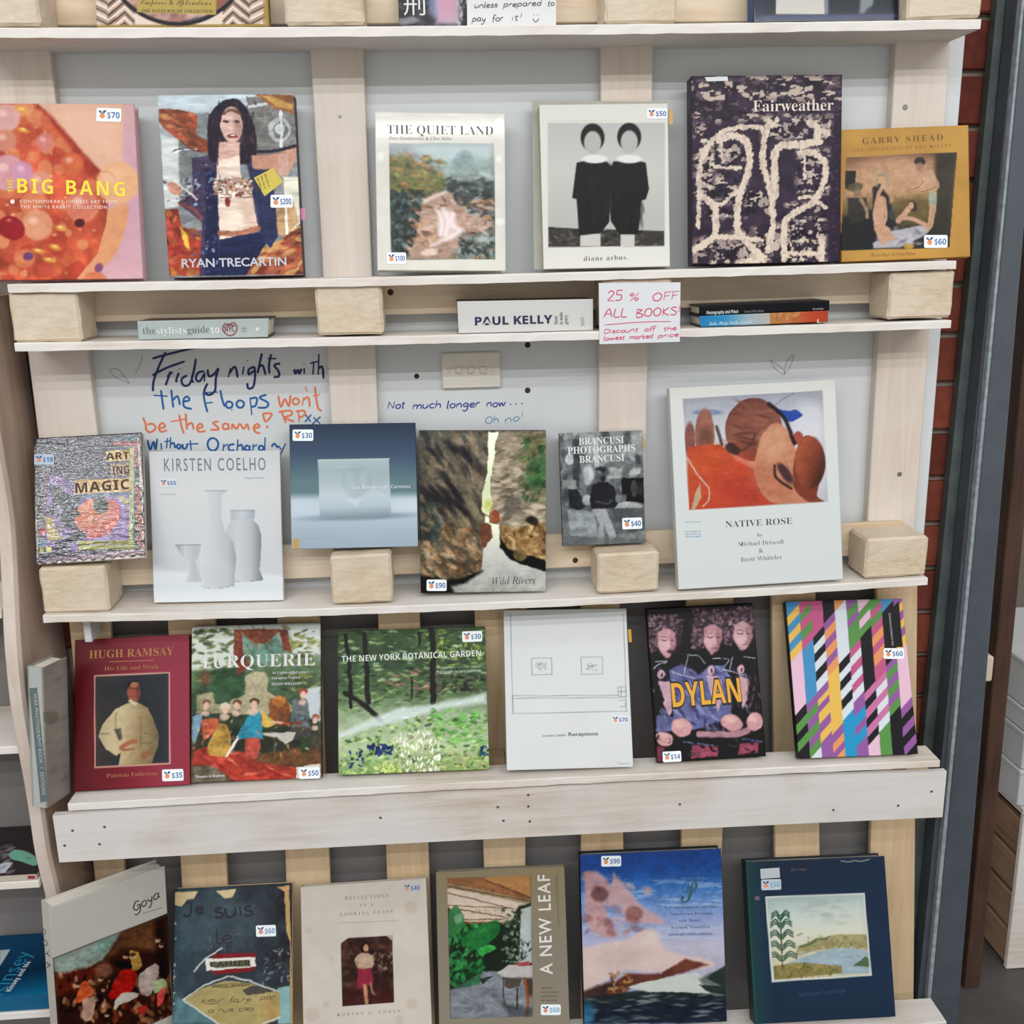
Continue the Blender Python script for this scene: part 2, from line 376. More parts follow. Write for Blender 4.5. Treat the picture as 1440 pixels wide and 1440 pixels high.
def book(label, q, yb, yt, t, paint, mat='satin', spine='888', bg='fff', shelf=None, cat='book', name='book', spside='L', soft=False, over=.003, group=None, step=None, yaw=None, backcol=None):
    """q: photo px BL,BR,TR,TL of the front cover; yb,yt: its depth at foot and head; t thickness"""
    if yaw: y4 = yaw
    elif shelf is not None and shelf not in (zA, zB):      # rest the foot where the shelf top really is, lean the head on the slats
        best = None
        yl, yw, y2 = (YB+.004, .016, LD-.0015) if shelf in (zE2, zF) else (.002, D-.0145, D-.0015)
        for k in range(61):
            y_ = yl+(yw-t-yl)*k/60; p_ = [atY(*q[0], y_), atY(*q[1], y_)]; hz = (p_[0].z+p_[1].z)/2
            lean = (y2-t-y_)/.27; e_ = abs(hz-t*lean-shelf((p_[0].x+p_[1].x)/2))
            if best is None or e_ < best[0]: best = (e_, y_)
        yb, yt = best[1], max(best[1], y2-t); y4 = (yb, yb, yt, yt)
    else: yt = max(yt, D-.002-t); y4 = (yb, yb, yt, yt)
    BL, BR, TR, TL = [atY(px, py, y) for (px, py), y in zip(q, y4)]
    u = ((BR-BL)+(TR-TL)).normalized(); vv = ((TL-BL)+(TR-BR)).normalized(); n = u.cross(vv).normalized(); v = n.cross(u)
    cen = (BL+BR+TR+TL)/4; w = ((BR-BL).length+(TR-TL).length)/2; h = ((TL-BL).length+(TR-BR).length)/2
    o0 = cen-u*w/2-v*h/2
    if shelf is not None:
        need = max(shelf(c.x)-c.z for c in (o0, o0+u*w, o0-n*t, o0+u*w-n*t))
        o0 = o0+Vector((0, 0, need+.0009))
    def pj(p):
        d = p-CAM; z_ = d.dot(FW); return 720+F*d.dot(RT)/z_, 720-F*d.dot(UP)/z_, z_
    ca = [pj(c) for c in (o0, o0+u*w, o0+u*w+v*h, o0+v*h)]
    o0 = o0+Vector((sum((q[i][0]-ca[i][0])*ca[i][2]/F for i in range(4))/4, 0, 0))
    root = thing(name, label, cat, tuple(o0+u*w/2-n*t/2), group or 'books standing face out on the shelves')
    W = [o0, o0+u*w, o0+u*w+v*h, o0+v*h]
    ct = .0005 if soft else .0024
    fc = printed('front_cover', W, paint, root, mat, ct, bg, step)
    sm = ink(spine, .5); bm_ = ink(backcol or spine, .5)
    ov = 0.0 if soft else over
    e = .0003
    obox('back_cover', o0, u, v, n, (0, w), (0, h), (-t, -t+ct), bm_, root, 0)
    sx = (0, ct) if spside == 'L' else (w-ct, w)
    obox('spine', o0, u, v, n, sx, (0, h), (-t+ct+e, -ct-e), sm, root, 0)
    px_ = (ct+e, w-ov) if spside == 'L' else (ov, w-ct-e)
    obox('page_block', o0, u, v, n, px_, (ov, h-ov), (-t+ct+e, -ct-e), M['page'], root, 0)
    sf = Surf(o0, u, v); sf.owner = fc; sf.root = root; sf.w = w; sf.h = h; sf.t = t
    return sf
def dot(sf, x, y, r, col, par, off, n=10, ry=None):
    ry = ry or r
    return patch(sf, [(x+math.cos(i*2*math.pi/n)*r, y-math.sin(i*2*math.pi/n)*ry) for i in range(n)], col, 'fruit_mark', par, off)
def sticker(sf, x, y, w, h, price, ang=0, col='e8eef0', tint='2f5f9c', fr='e08a58'):
    """price sticker centred at photo px x,y"""
    c, s_ = math.cos(math.radians(ang)), math.sin(math.radians(ang))
    T = lambda a, b: (x+a*c+b*s_, y-a*s_+b*c)
    pts = []
    r = 2
    for cx_, cy_, a0 in ((w/2-r, h/2-r, 0), (-w/2+r, h/2-r, 90), (-w/2+r, -h/2+r, 180), (w/2-r, -h/2+r, 270)):
        for k in (0, 30, 60, 90):
            a = math.radians(a0+k); pts.append(T(cx_+r*math.cos(a), cy_+r*math.sin(a)))
    st = patch(sf, pts[::-1], col, 'price_sticker', sf.root, .0004, ink(col, .35), th=.0002)
    f = T(-w/2+w*.24, h*.08)
    dot(sf, f[0], f[1], h*.2, fr, st, .0008)
    lf = [T(-w/2+w*.24, -h*.08), T(-w/2+w*.12, -h*.16), T(-w/2+w*.08, -h*.34), T(-w/2+w*.2, -h*.26)]
    patch(sf, lf[::-1], '2c4a6e', 'leaf_mark', st, .0009)
    lf = [T(-w/2+w*.24, -h*.06), T(-w/2+w*.27, -h*.3), T(-w/2+w*.4, -h*.36), T(-w/2+w*.36, -h*.18)]
    patch(sf, lf[::-1], '2c4a6e', 'leaf_mark', st, .0009)
    if price:
        text(sf, price, T(-w/2+w*.44, h*.24), T(w/2-w*.06, h*.24), tint, h*.46, 'S', name='price_lettering', par=st, off=.0008)
    return st
# ================================================================ the setting
D = .095
floor = box('floor', -3, 4, -3, 3.2, -.05, 0, M['floor'], None, 0, kind='structure')
# brick wall behind, each brick its own piece
wb = box('wall_back', -3, .99, .175, .30, 0, 3.2, M['mortar'], None, 0, kind='structure')
bricks = [plain('brick red %d' % i, c, .85, .18, 45, .2, .6) for i, c in enumerate(('743a2c', '7e4030', '643026', '6e352c'))]
rnd = random.Random(5)
bme = None
for r in range(36):
    z = .02+r*.086
    for k in range(2):
        x0 = .73+.10*(r % 2)-k*1.50
        o = box('brick', x0+.004, min(x0+.234, .985), .163, .178, z, z+.076, bricks[rnd.randrange(4)], wb, .003)
        o.location.y += rnd.uniform(-.002, .001)
# ================================================================ white backing board and its writing
def zcurve(pts, Y):
    P = [atY(x, y, Y) for x, y in pts]; xs = [p.x for p in P]; zs = [p.z for p in P]
    k = np.polyfit(xs, zs, min(2, len(pts)-1)); return lambda X: float(np.polyval(k, X))
PY0 = D+.021
bk = thing('backing_board', 'white painted backing board behind the pallets with marker writing on it', 'panel', (.1, PY0, 0))
xr = atY(1322, 480, PY0).x
panel = box('board_face', -.662, xr, PY0, PY0+.018, .98, 2.6, M['panel'], bk, .001)
box('lower_board_face', -.662, xr, PY0+.019, PY0+.032, .0, .98, M['panelg'], bk, .001)  # backing board continued downwards, set back and coloured a darker grey
PAN = Surf((0, PY0, 0), (1, 0, 0), (0, 0, 1)); PAN.owner = panel; PAN.root = bk
# ================================================================ upper pallet
def swept(name, pts, Yf, Yb, th, mat, parent, seed=0, jit=.0006, xa=None, xb=None):
    f = zcurve(pts, Yf); P0, P1 = atY(*pts[0], Yf), atY(*pts[-1], Yf); n = 60; rnd = random.Random(seed)
    V, Fc = [], []
    for i in range(n+1):
        x = P0.x+(P1.x-P0.x)*i/n; z = f(x); j = lambda: rnd.uniform(-jit, jit)
        V += [(x, Yf+j(), z-th+j()), (x, Yb, z-th+j()*.3), (x, Yb, z), (x, Yf+.001+j(), z+j()*.4), (x, Yf+j()*.6, z-.0015+j())]
        if i:
            b = 5*i; a = b-5
            for k in range(5): Fc.append((a+k, a+(k+1) % 5, b+(k+1) % 5, b+k))
    Fc += [(0, 4, 3, 2, 1), (5*n, 5*n+1, 5*n+2, 5*n+3, 5*n+4)]
    Fc = [tuple(reversed(t)) for t in Fc]
    o = mesh(name, V, Fc, mat); put(o, parent); return f
up = thing('pallet_shelf', 'upper whitewashed timber pallet standing on edge as book shelves', 'pallet', (0, 0, .98))
zA = swept('shelf_board', [(-70, 39), (480, 36.5), (960, 33.5), (1380, 26.5)], 0, D+.02, .0135, M['shelf'], up, 1)
zB = swept('shelf_board', [(10, 400), (480, 391), (960, 379), (1345, 366.5)], 0, D+.02, .0125, M['shelf'], up, 2)
zC = swept('shelf_board', [(20, 483), (480, 472.5), (960, 464.5), (1338, 449.5)], 0, D+.02, .0125, M['shelf'], up, 3)
zD = swept('shelf_board', [(60, 866), (480, 853), (960, 836), (1305, 812)], 0, D+.02, .0125, M['shelf'], up, 4)
zTop = 2.35
def vslat(name, q, Y, mat, parent, th=.02, z0=None, z1=None):
    """q: left x, right x at photo rows ya, yb -> vertical slat, front at Y"""
    (xa0, xa1, ya), (xb0, xb1, yb_) = q
    a0, a1, b0, b1 = atY(xa0, ya, Y), atY(xa1, ya, Y), atY(xb0, yb_, Y), atY(xb1, yb_, Y)
    def X(p, q_, z): return p.x+(q_.x-p.x)*(z-p.z)/(q_.z-p.z)
    P = []
    for z in (z0, z1):
        l, r = max(X(a0, b0, z), -.676), X(a1, b1, z)
        P += [(l, Y, z), (r, Y, z), (r, Y+th, z), (l, Y+th, z)]
    return hexa(name, P, mat, parent, .0015)
ZD_, ZB_ = zD(0), zB(0)
for q in (((-10, 73, 100), (52, 136, 600)), ((438, 512, 100), (466, 532, 600)), ((845, 918, 100), (842, 909, 600)), ((1258, 1334, 100), (1222, 1290, 700))):
    vslat('vertical_slat', q, D, M['slat'], up, .0205, ZD_-.03, zTop)
# horizontal rails behind the blocks
def rail(f0, h0, h1, seed):
    for xa, xb in ((-.64, .80),):
        box('back_rail', xa, xb, D-.012, D-.0002, f0+h0, f0+h1, M['back'], up, .001)
rail(zC(0), .028, .083, 1); rail(zD(0), .028, .088, 2); rail(zA(0), .02, .09, 3)
def block(q, ys, yb, seed, mat='block'):
    """q: photo px BL,BR,TR,TL of the sawn front face"""
    BL, BR, TR, TL = [atY(x, y, ys) for x, y in q]
    z0 = min(BL.z, BR.z)
    x0, x1 = (BL.x+TL.x)/2, (BR.x+TR.x)/2
    P = [(x0, ys, BL.z), (x1, ys, BR.z), (x1, yb, BR.z), (x0, yb, BL.z), (x0, ys, TL.z), (x1, ys, TR.z), (x1, yb, TR.z), (x0, yb, TL.z)]
    o = hexa('pallet_block', P, M[mat], None, .004); rough(o, .0007, 3, seed); put(o, up); return o
B1 = D-.0125
for i, q in enumerate((
    [(-30, 37), (55, 36), (52, -30), (-32, -30)], [(400, 35), (512, 34), (510, -35), (398, -35)], [(850, 33), (952, 32), (952, -40), (852, -40)], [(1275, 28), (1380, 24), (1386, -50), (1280, -45)],
    [(18, 482), (114, 480), (110, 409), (12, 411)], [(446, 472), (539, 470), (537, 398), (443, 401)], [(848, 463), (945, 461), (943, 389), (846, 392)], [(1248, 449), (1339, 446), (1343, 380), (1252, 383)],
    [(62, 863), (155, 860), (148, 796), (52, 799)], [(468, 850), (552, 847), (550, 778), (462, 783)], [(845, 835), (928, 831), (925, 775), (835, 780)], [(1221, 814), (1306, 809), (1303, 754), (1213, 759)])):
    block(q, .006 if i < 8 else .008, B1, i)
def blk(i):
    o = [c for c in up.children if c.name.startswith('pallet_block')][i]; z = max(v.co.z for v in o.data.vertices)+o.location.z+up.location.z
    f = lambda X: z+.0004
    return f
# ================================================================ lower pallet with front beam
YB = -.045
lo = thing('pallet_shelf', 'lower timber pallet with honey slats and a broad white front beam', 'pallet', (0, 0, .2))
LD = .10
for i, (a0, a1, b0, b1) in enumerate(((97, 155, 116, 174), (236, 303, 253, 318), (390, 450, 401, 463), (532, 591, 543, 603), (668, 740, 680, 739), (817, 872, 817, 877), (965, 1030, 958, 1015), (1086, 1148, 1090, 1153), (1232, 1290, 1224, 1287))):
    vslat('vertical_slat', ((a0, a1, 880), (b0, b1, 1200)), LD, M['slat2'], lo, .013, .06, zD(0)-.035)
zE = swept('shelf_board', [(95, 1131), (480, 1109), (960, 1086), (1322, 1069)], YB+.002, .012, .0125, M['shelf'], lo, 5)
def zE2(X): return zE(X)+.0005
beamt = zcurve([(73, 1147), (480, 1122.5), (960, 1099), (1329, 1085)], YB); beamb = zcurve([(80, 1213), (480, 1191), (960, 1166), (1331, 1149)], YB)
xa, xb = atY(74, 1148, YB).x, atY(1330, 1100, YB).x
n = 40; V = []; Fc = []
for i in range(n+1):
    x = xa+(xb-xa)*i/n; zt, z0 = beamt(x), beamb(x)
    V += [(x, YB, z0), (x, YB+.0115, z0), (x, YB+.0115, zt), (x, YB, zt)]
    if i:
        for k in range(4): Fc.append((4*i-4+k, 4*i+k, 4*i+(k+1) % 4, 4*i-4+(k+1) % 4))
Fc += [(0, 3, 2, 1)[::-1], (4*n, 4*n+3, 4*n+2, 4*n+1)]
beam = mesh('front_beam', V, Fc, M['shelfw']); put(beam, lo)
for px in (124,):
    c = atY(px, 886, .05); box('white_clip', c.x-.006, c.x+.006, .045, .094, c.z-.02, zD(c.x)-.0145, M['panel'], lo)
# brackets that carry the shelf and beam back to the slats
for px in (110, 700, 1290):
    x = atY(px, 1140, YB).x; box('bracket', x-.02, x+.02, YB+.0122, LD-.0005, zE(x)-.05, zE(x)-.0130, M['slat2'], lo)
ZF = .16
zF = swept('shelf_board', [(112, 1508), (800, 1469), (1331, 1437)], YB, .018, .014, M['shelfw'], lo, 6)
ZF = zF(.6)-.03
for px in (110, 700, 1290):
    x = atY(px, 1140, YB).x; box('foot_post', x-.03, x+.03, YB+.005, .09, 0, ZF-.0145, M['slat2'], lo)
def nails(sf_y, L, par, r=.0022, nm='nail_head', mat='nail'):
    for x, y in L:
        c = atY(x, y, sf_y); V = [(c.x+r*math.cos(a*.785), sf_y-.0006, c.z+r*math.sin(a*.785)) for a in range(8)]+[(c.x+r*1.2*math.cos(a*.785), sf_y+.0002, c.z+r*1.2*math.sin(a*.785)) for a in range(8)]
        o = mesh(nm, V, [tuple(range(8))]+[(a, 8+a, 8+(a+1) % 8, (a+1) % 8) for a in range(8)], M[mat]); put(o, par)
nails(YB, [(102, 1168), (147, 1163), (91, 1189), (140, 1187), (700, 1135), (743, 1134), (708, 1154), (745, 1155), (743, 1118), (956, 1131), (1263, 1133), (1310, 1113), (1172, 1139), (535, 1150)], beam)
sl = [o for o in up.children if o.name.startswith('vertical_slat')]
nails(D, [(478, 164)], sl[1]); nails(D, [(1273, 151), (1265, 667)], sl[3], .004)
nails(PY0, [(586, 529)], panel, .004, 'screw_hole', 'hole'); nails(PY0, [(742, 485), (742, 549)], panel, .0045, 'rusty_hole', 'hole')
nails(D-.012, [(549, 411), (809, 788), (1006, 437)], up, .0045, 'knot', 'hole')
# ================================================================ switch plate
c0, c1 = atY(622, 546, PY0), atY(703, 494, PY0)
sw = thing('light_switch', 'cream four-gang light switch plate on the white board', 'switch', (c0.x, PY0, c0.z))
box('switch_plate', c0.x, c1.x, PY0-.009, PY0-.0002, c0.z, c1.z, M['panel2'], sw, .002)
SWM = plain('cream switch', 'cfc8b6', .35, .05)
for px in (645, 662, 679):
    c = atY(px, 520, PY0-.009); box('rocker', c.x-.005, c.x+.005, PY0-.0125, PY0-.0092, c.z-.006, c.z+.006, SWM, sw, .001)
for px in (632, 692):
    c = atY(px, 520, PY0-.009); V = [(c.x+.0035*math.cos(a*.6283), PY0-.0105, c.z+.0035*math.sin(a*.6283)) for a in range(10)]+[(c.x+.0035*math.cos(a*.6283), PY0-.0091, c.z+.0035*math.sin(a*.6283)) for a in range(10)]
    o = mesh('screw_cap', V, [tuple(range(10))]+[(a, 10+a, 10+(a+1) % 10, (a+1) % 10) for a in range(10)], SWM); put(o, sw)
# ================================================================ right side: steel posts, timber post, far shelving
def xpost(name, label, q, Y0, Y1, mat, cat='post', z0=0, z1=3.0, parent=None):
    """post whose front face at Y0 has left/right px at two photo rows"""
    (xa0, xa1, ya), (xb0, xb1, yb_) = q
    a0, a1, b0, b1 = atY(xa0, ya, Y0), atY(xa1, ya, Y0), atY(xb0, yb_, Y0), atY(xb1, yb_, Y0)
    def X(p, q_, z): return p.x+(q_.x-p.x)*(z-p.z)/(q_.z-p.z)
    P = []
    for z in (z0, z1):
        l, r = X(a0, b0, z), X(a1, b1, z); P += [(l, Y0, z), (r, Y0, z), (r, Y1, z), (l, Y1, z)]
    if parent: return hexa(name, P, mat, parent, .001)
    t = thing(name, label, cat, (P[0][0], Y0, z0)); return t, P
# green grey angle iron
t, P = xpost('steel_post', 'narrow grey green steel angle post against the brick', ((1393, 1419, 100), (1313, 1338, 900)), .138, .158, M['steelg'])
hexa('post_face', P, M['steelg'], t, .001)
Q = [(p_[0], p_[1], p_[2]) for p_ in P]
xpost('worn_edge', '', ((1418, 1420, 100), (1337, 1339, 900)), .136, .1378, M['steelw'], parent=t)
# big dark channel
t, P = xpost('steel_post', 'broad dark blue grey steel channel post right of the shelves', ((1432, 1459, 100), (1357, 1392, 900)), .085, .135, M['steel'])
hexa('post_face', P, M['steel'], t, .002)
xpost('worn_edge', '', ((1428, 1432, 100), (1352, 1357, 900)), .086, .10, M['steelw'], parent=t)
t2 = xpost('inner_web', '', ((1421, 1428, 100), (1341, 1352, 900)), .10, .135, M['steel'], parent=t)
# ================================================================ handwriting font (pen strokes)
HG = {
 'a': (.95, [[(.7, .85), (.35, 1), (.05, .6), (.15, .08), (.5, .1), (.7, .6)], [(.72, .95), (.7, .2), (.85, 0)]]),
 'b': (.85, [[(.05, 1.8), (.05, .05)], [(.05, .6), (.4, .95), (.7, .6), (.5, .05), (.05, .1)]]),
 'c': (.78, [[(.65, .85), (.3, 1), (.05, .5), (.3, .02), (.65, .15)]]),
 'd': (.88, [[(.65, .8), (.3, 1), (.05, .5), (.3, .02), (.65, .3)], [(.7, 1.8), (.66, 0)]]),
 'e': (.8, [[(.08, .5), (.6, .6), (.5, .95), (.2, .9), (.05, .45), (.3, .02), (.7, .15)]]),
 'f': (.58, [[(.6, 1.7), (.3, 1.75), (.2, 1.2), (.2, -.3)], [(0, .9), (.5, .95)]]),
 'g': (.85, [[(.65, .9), (.3, 1), (.05, .6), (.3, .2), (.62, .5)], [(.66, .95), (.62, -.5), (.3, -.8), (.05, -.6)]]),
 'h': (.85, [[(.08, 1.8), (.05, 0)], [(.06, .6), (.4, 1), (.62, .7), (.65, 0)]]),
 'i': (.32, [[(.1, .95), (.12, 0)], [(.12, 1.4), (.14, 1.45)]]),
 'k': (.75, [[(.05, 1.8), (.05, 0)], [(.6, 1), (.1, .5), (.65, 0)]]),
 'l': (.35, [[(.1, 1.8), (.08, .1), (.25, 0)]]),
 'm': (1.25, [[(.05, .95), (.05, 0)], [(.06, .6), (.35, 1), (.55, .7), (.55, 0)], [(.55, .6), (.85, 1), (1.05, .7), (1.05, 0)]]),
 'n': (.85, [[(.05, .95), (.05, 0)], [(.06, .6), (.4, 1), (.63, .7), (.65, 0)]]),
 'o': (.85, [[(.4, 1), (.06, .65), (.2, .05), (.6, .1), (.68, .7), (.4, 1)]]),
 'p': (.85, [[(.05, .95), (.02, -.8)], [(.05, .6), (.4, .98), (.68, .6), (.45, .05), (.05, .15)]]),
 'r': (.6, [[(.05, .95), (.05, 0)], [(.06, .6), (.3, .95), (.5, .9)]]),
 's': (.65, [[(.5, .95), (.15, .9), (.15, .6), (.5, .4), (.4, .02), (.03, .08)]]),
 't': (.6, [[(.22, 1.5), (.2, .1), (.42, .02)], [(0, 1), (.48, 1.02)]]),
 'u': (.85, [[(.05, .95), (.08, .15), (.4, 0), (.63, .4)], [(.65, .95), (.66, 0)]]),
 'w': (1.15, [[(.03, .95), (.2, .05), (.45, .8), (.7, .05), (.95, .95)]]),
 'y': (.8, [[(.05, .95), (.2, .3), (.5, .4)], [(.65, .95), (.5, -.2), (.2, -.8), (0, -.6)]]),
 'A': (1.15, [[(0, 0), (.5, 1.6), (.95, 0)], [(.15, .6), (.85, .6)]]), 'B': (1.05, [[(.08, 1.6), (.08, 0)], [(.08, 1.6), (.7, 1.4), (.1, .85)], [(.1, .85), (.9, .5), (.6, 0), (.08, 0)]]),
 'C': (1.05, [[(.9, 1.35), (.5, 1.6), (.05, .9), (.3, .05), (.9, .2)]]), 'D': (1.1, [[(.08, 1.6), (.08, 0)], [(0, 1.6), (.8, 1.4), (.95, .7), (.6, .05), (.08, 0)]]),
 'E': (.9, [[(.75, 1.6), (.08, 1.6), (.08, 0), (.78, 0)], [(.08, .85), (.6, .85)]]), 'F': (.85, [[(.1, 1.6), (.08, 0)], [(0, 1.6), (.75, 1.62)], [(.08, .85), (.6, .9)]]),
 'H': (1.05, [[(.08, 1.6), (.08, 0)], [(.85, 1.6), (.85, 0)], [(.08, .8), (.85, .8)]]), 'I': (.4, [[(.15, 1.6), (.15, 0)]]),
 'J': (.95, [[(.3, 1.6), (.8, 1.6)], [(.65, 1.6), (.6, .2), (.3, -.3), (.0, 0)]]), 'K': (1, [[(.08, 1.6), (.08, 0)], [(.8, 1.6), (.12, .8), (.85, 0)]]),
 'L': (.85, [[(.1, 1.6), (.08, .05), (.75, .0)]]), 'N': (1.1, [[(.05, 0), (.08, 1.6)], [(.08, 1.6), (.8, .02)], [(.8, 0), (.85, 1.6)]]),
 'O': (1.15, [[(.5, 1.6), (.05, 1), (.2, .1), (.75, .05), (.95, 1), (.5, 1.6)]]), 'R': (1, [[(.08, 1.6), (.08, 0)], [(.08, 1.6), (.75, 1.4), (.6, .9), (.1, .8)], [(.3, .8), (.85, 0)]]),
 'S': (.95, [[(.8, 1.4), (.4, 1.62), (.1, 1.25), (.75, .6), (.6, .05), (.05, .15)]]), 'G': (1.1, [[(.9, 1.3), (.5, 1.6), (.05, .8), (.4, .05), (.9, .4)], [(.55, .7), (.95, .7), (.88, -.4), (.4, -.8), (.1, -.5)]]),
 '2': (.95, [[(.08, 1.2), (.4, 1.6), (.75, 1.2), (.1, .05)], [(.1, .05), (.85, .05)]]), '5': (.95, [[(.8, 1.6), (.2, 1.6), (.15, .95)], [(.15, .95), (.7, .85), (.7, .2), (.05, .05)]]),
 '%': (1.2, [[(.95, 1.5), (.15, 0)], [(.25, 1.5), (.05, 1.2), (.3, 1), (.45, 1.3), (.25, 1.5)], [(.8, .6), (.6, .3), (.85, .05), (1, .4), (.8, .6)]]),
 '!': (.4, [[(.2, 1.8), (.12, .5)], [(.1, .05), (.11, .08)]]), '.': (.4, [[(.1, .3), (.12, .33)]]), "'": (.3, [[(.15, 1.7), (.1, 1.4)]]), '-': (.6, [[(.05, .5), (.5, .5)]]), ' ': (.6, []),
}
def hand(sf, s, p0, p1, xh, w_, col, par=None, name='handwriting', off=.0005, slant=.12):
    W_ = sum(HG[c][0] for c in s); vx, vy = p1[0]-p0[0], p1[1]-p0[1]; L = math.hypot(vx, vy); ux, uy = vx/L, vy/L; sx = L/W_; S = []; x = 0
    R = random.Random(len(s)*7+int(p0[0]))
    for c in s:
        j = R.uniform(-.08, .08)
        for P in HG[c][1]:
            S.append([(p0[0]+ux*(x+a+b*slant)*sx+uy*(b+j)*xh, p0[1]+uy*(x+a+b*slant)*sx-ux*(b+j)*xh) for a, b in P])
        x += HG[c][0]
    return strokes(sf, S, w_, col, name, par, off)
# ================================================================ books: first row
def art_beads(A):
    A.organic(0.6, 0.25)
    A.z(0, 140, 5.538); A.f('c99c9c'); A.g(['c59694', 'b98aa0', 'c3939a'], 1000, 0, 1100, 1400)
    A.p('d2a084', [(270, 20), (960, 20), (950, 500), (780, 560), (500, 250)], soft=30); A.p('d9ac92', [(420, 40), (850, 40), (880, 400), (600, 300)], .5, 120)
    A.p('cf8a62', [(840, 850), (1000, 820), (950, 1100), (820, 1300), (560, 1440), (640, 1300)], soft=20, sm=1)
    tri = [(-700, 20), (280, 20), (640, 400), (780, 560), (840, 800), (830, 950), (760, 1200), (560, 1440), (-700, 1440)]
    m = A.p('b04a30', tri, soft=8); A.n(.25, 160, seed=3, mask=m)
    A.b(['c86a48', 'd08058', 'b84838', 'c4603c', 'cf7a50', 'a83a2c', 'd68c60'], 150, -600, 20, 800, 1430, 25, 90, .9, a=.7, seed=2, mask=m, soft=14)
    A.b(['e0a070', 'e8b884', 'd07850'], 90, -600, 20, 780, 1430, 6, 22, .7, a=.55, seed=5, mask=m, soft=10)
    A.p('8f2a20', [(280, 30), (420, 140), (640, 400), (790, 560), (700, 600), (540, 360)], .75, 30)
    for x, y, r, c in ((50, 140, 110, 'c79a98'), (60, 570, 140, 'c08c98'), (40, 320, 90, 'c27c66'), (310, 650, 90, 'cc8a78'), (350, 330, 70, 'c4706c'), (290, 980, 120, 'cf8a68'), (640, 830, 130, 'c9705a'), (560, 500, 90, 'c86038'), (180, 560, 80, 'b880a0')):
        A.e(c, x, y, r, r, 0, .85, 22); A.e('e8c4b8', x-r*.25, y-r*.3, r*.3, r*.25, 0, .5, 26)
    A.e('8a1520', 90, 1000, 110, 90, 30, .95, 12); A.e('d86a60', 70, 940, 20, 12, 0, .8, 10); A.e('4a1418', 620, 960, 40, 34, 0, .95, 10); A.e('5a3a6a', 220, 1220, 40, 32, 0, .9, 10)
    for x, y in ((180, 240), (170, 80), (430, 1150), (300, 1180), (470, 1000), (380, 1250)): A.e('d89a38', x, y, 50, 20, 15, .75, 16); A.e('f0d080', x, y-6, 20, 8, 15, .7, 8)
    A.e('d49a72', 920, 650, 165, 165, 0, 1, 25); A.e('dba884', 880, 590, 80, 60, 0, .8, 40); A.l('a85a3c', [(780, 560), (860, 570), (900, 620)], 8, .5, 10)
    A.e('6a3a6c', 770, 1310, 30, 40, 30, .8, 14); A.e('c86a48', 740, 1400, 90, 60, 0, .9, 14)
s = book('pink and orange square book of glossy beads, leftmost on the top full shelf', [(-38, 399), (208, 389), (181, 151), (-58, 143)], .03, .06, .022, art_beads, 'satin', 'b98a94', shelf=zB)
text(s, 'BIG BANG', (24.5, 271), (176, 276), 'f0d638', 20, 'S', sp=1.25)
text(s, 'THE', (19, 271), (17.5, 252), 'e0c030', 7.5, 'S')
text(s, 'CONTEMPORARY CHINESE ART FROM', (28, 285.5), (164, 286), 'f0ddd4', 4.4, '', sp=1.3)
text(s, 'THE WHITE RABBIT COLLECTION', (29, 293), (150, 293.5), 'f0ddd4', 4.4, '', sp=1.3)
dot(s, 17.5, 283.5, 3.2, 'f0ddd4', s.owner, .0005); sticker(s, 153, 161.5, 35, 19, '$70', -2)

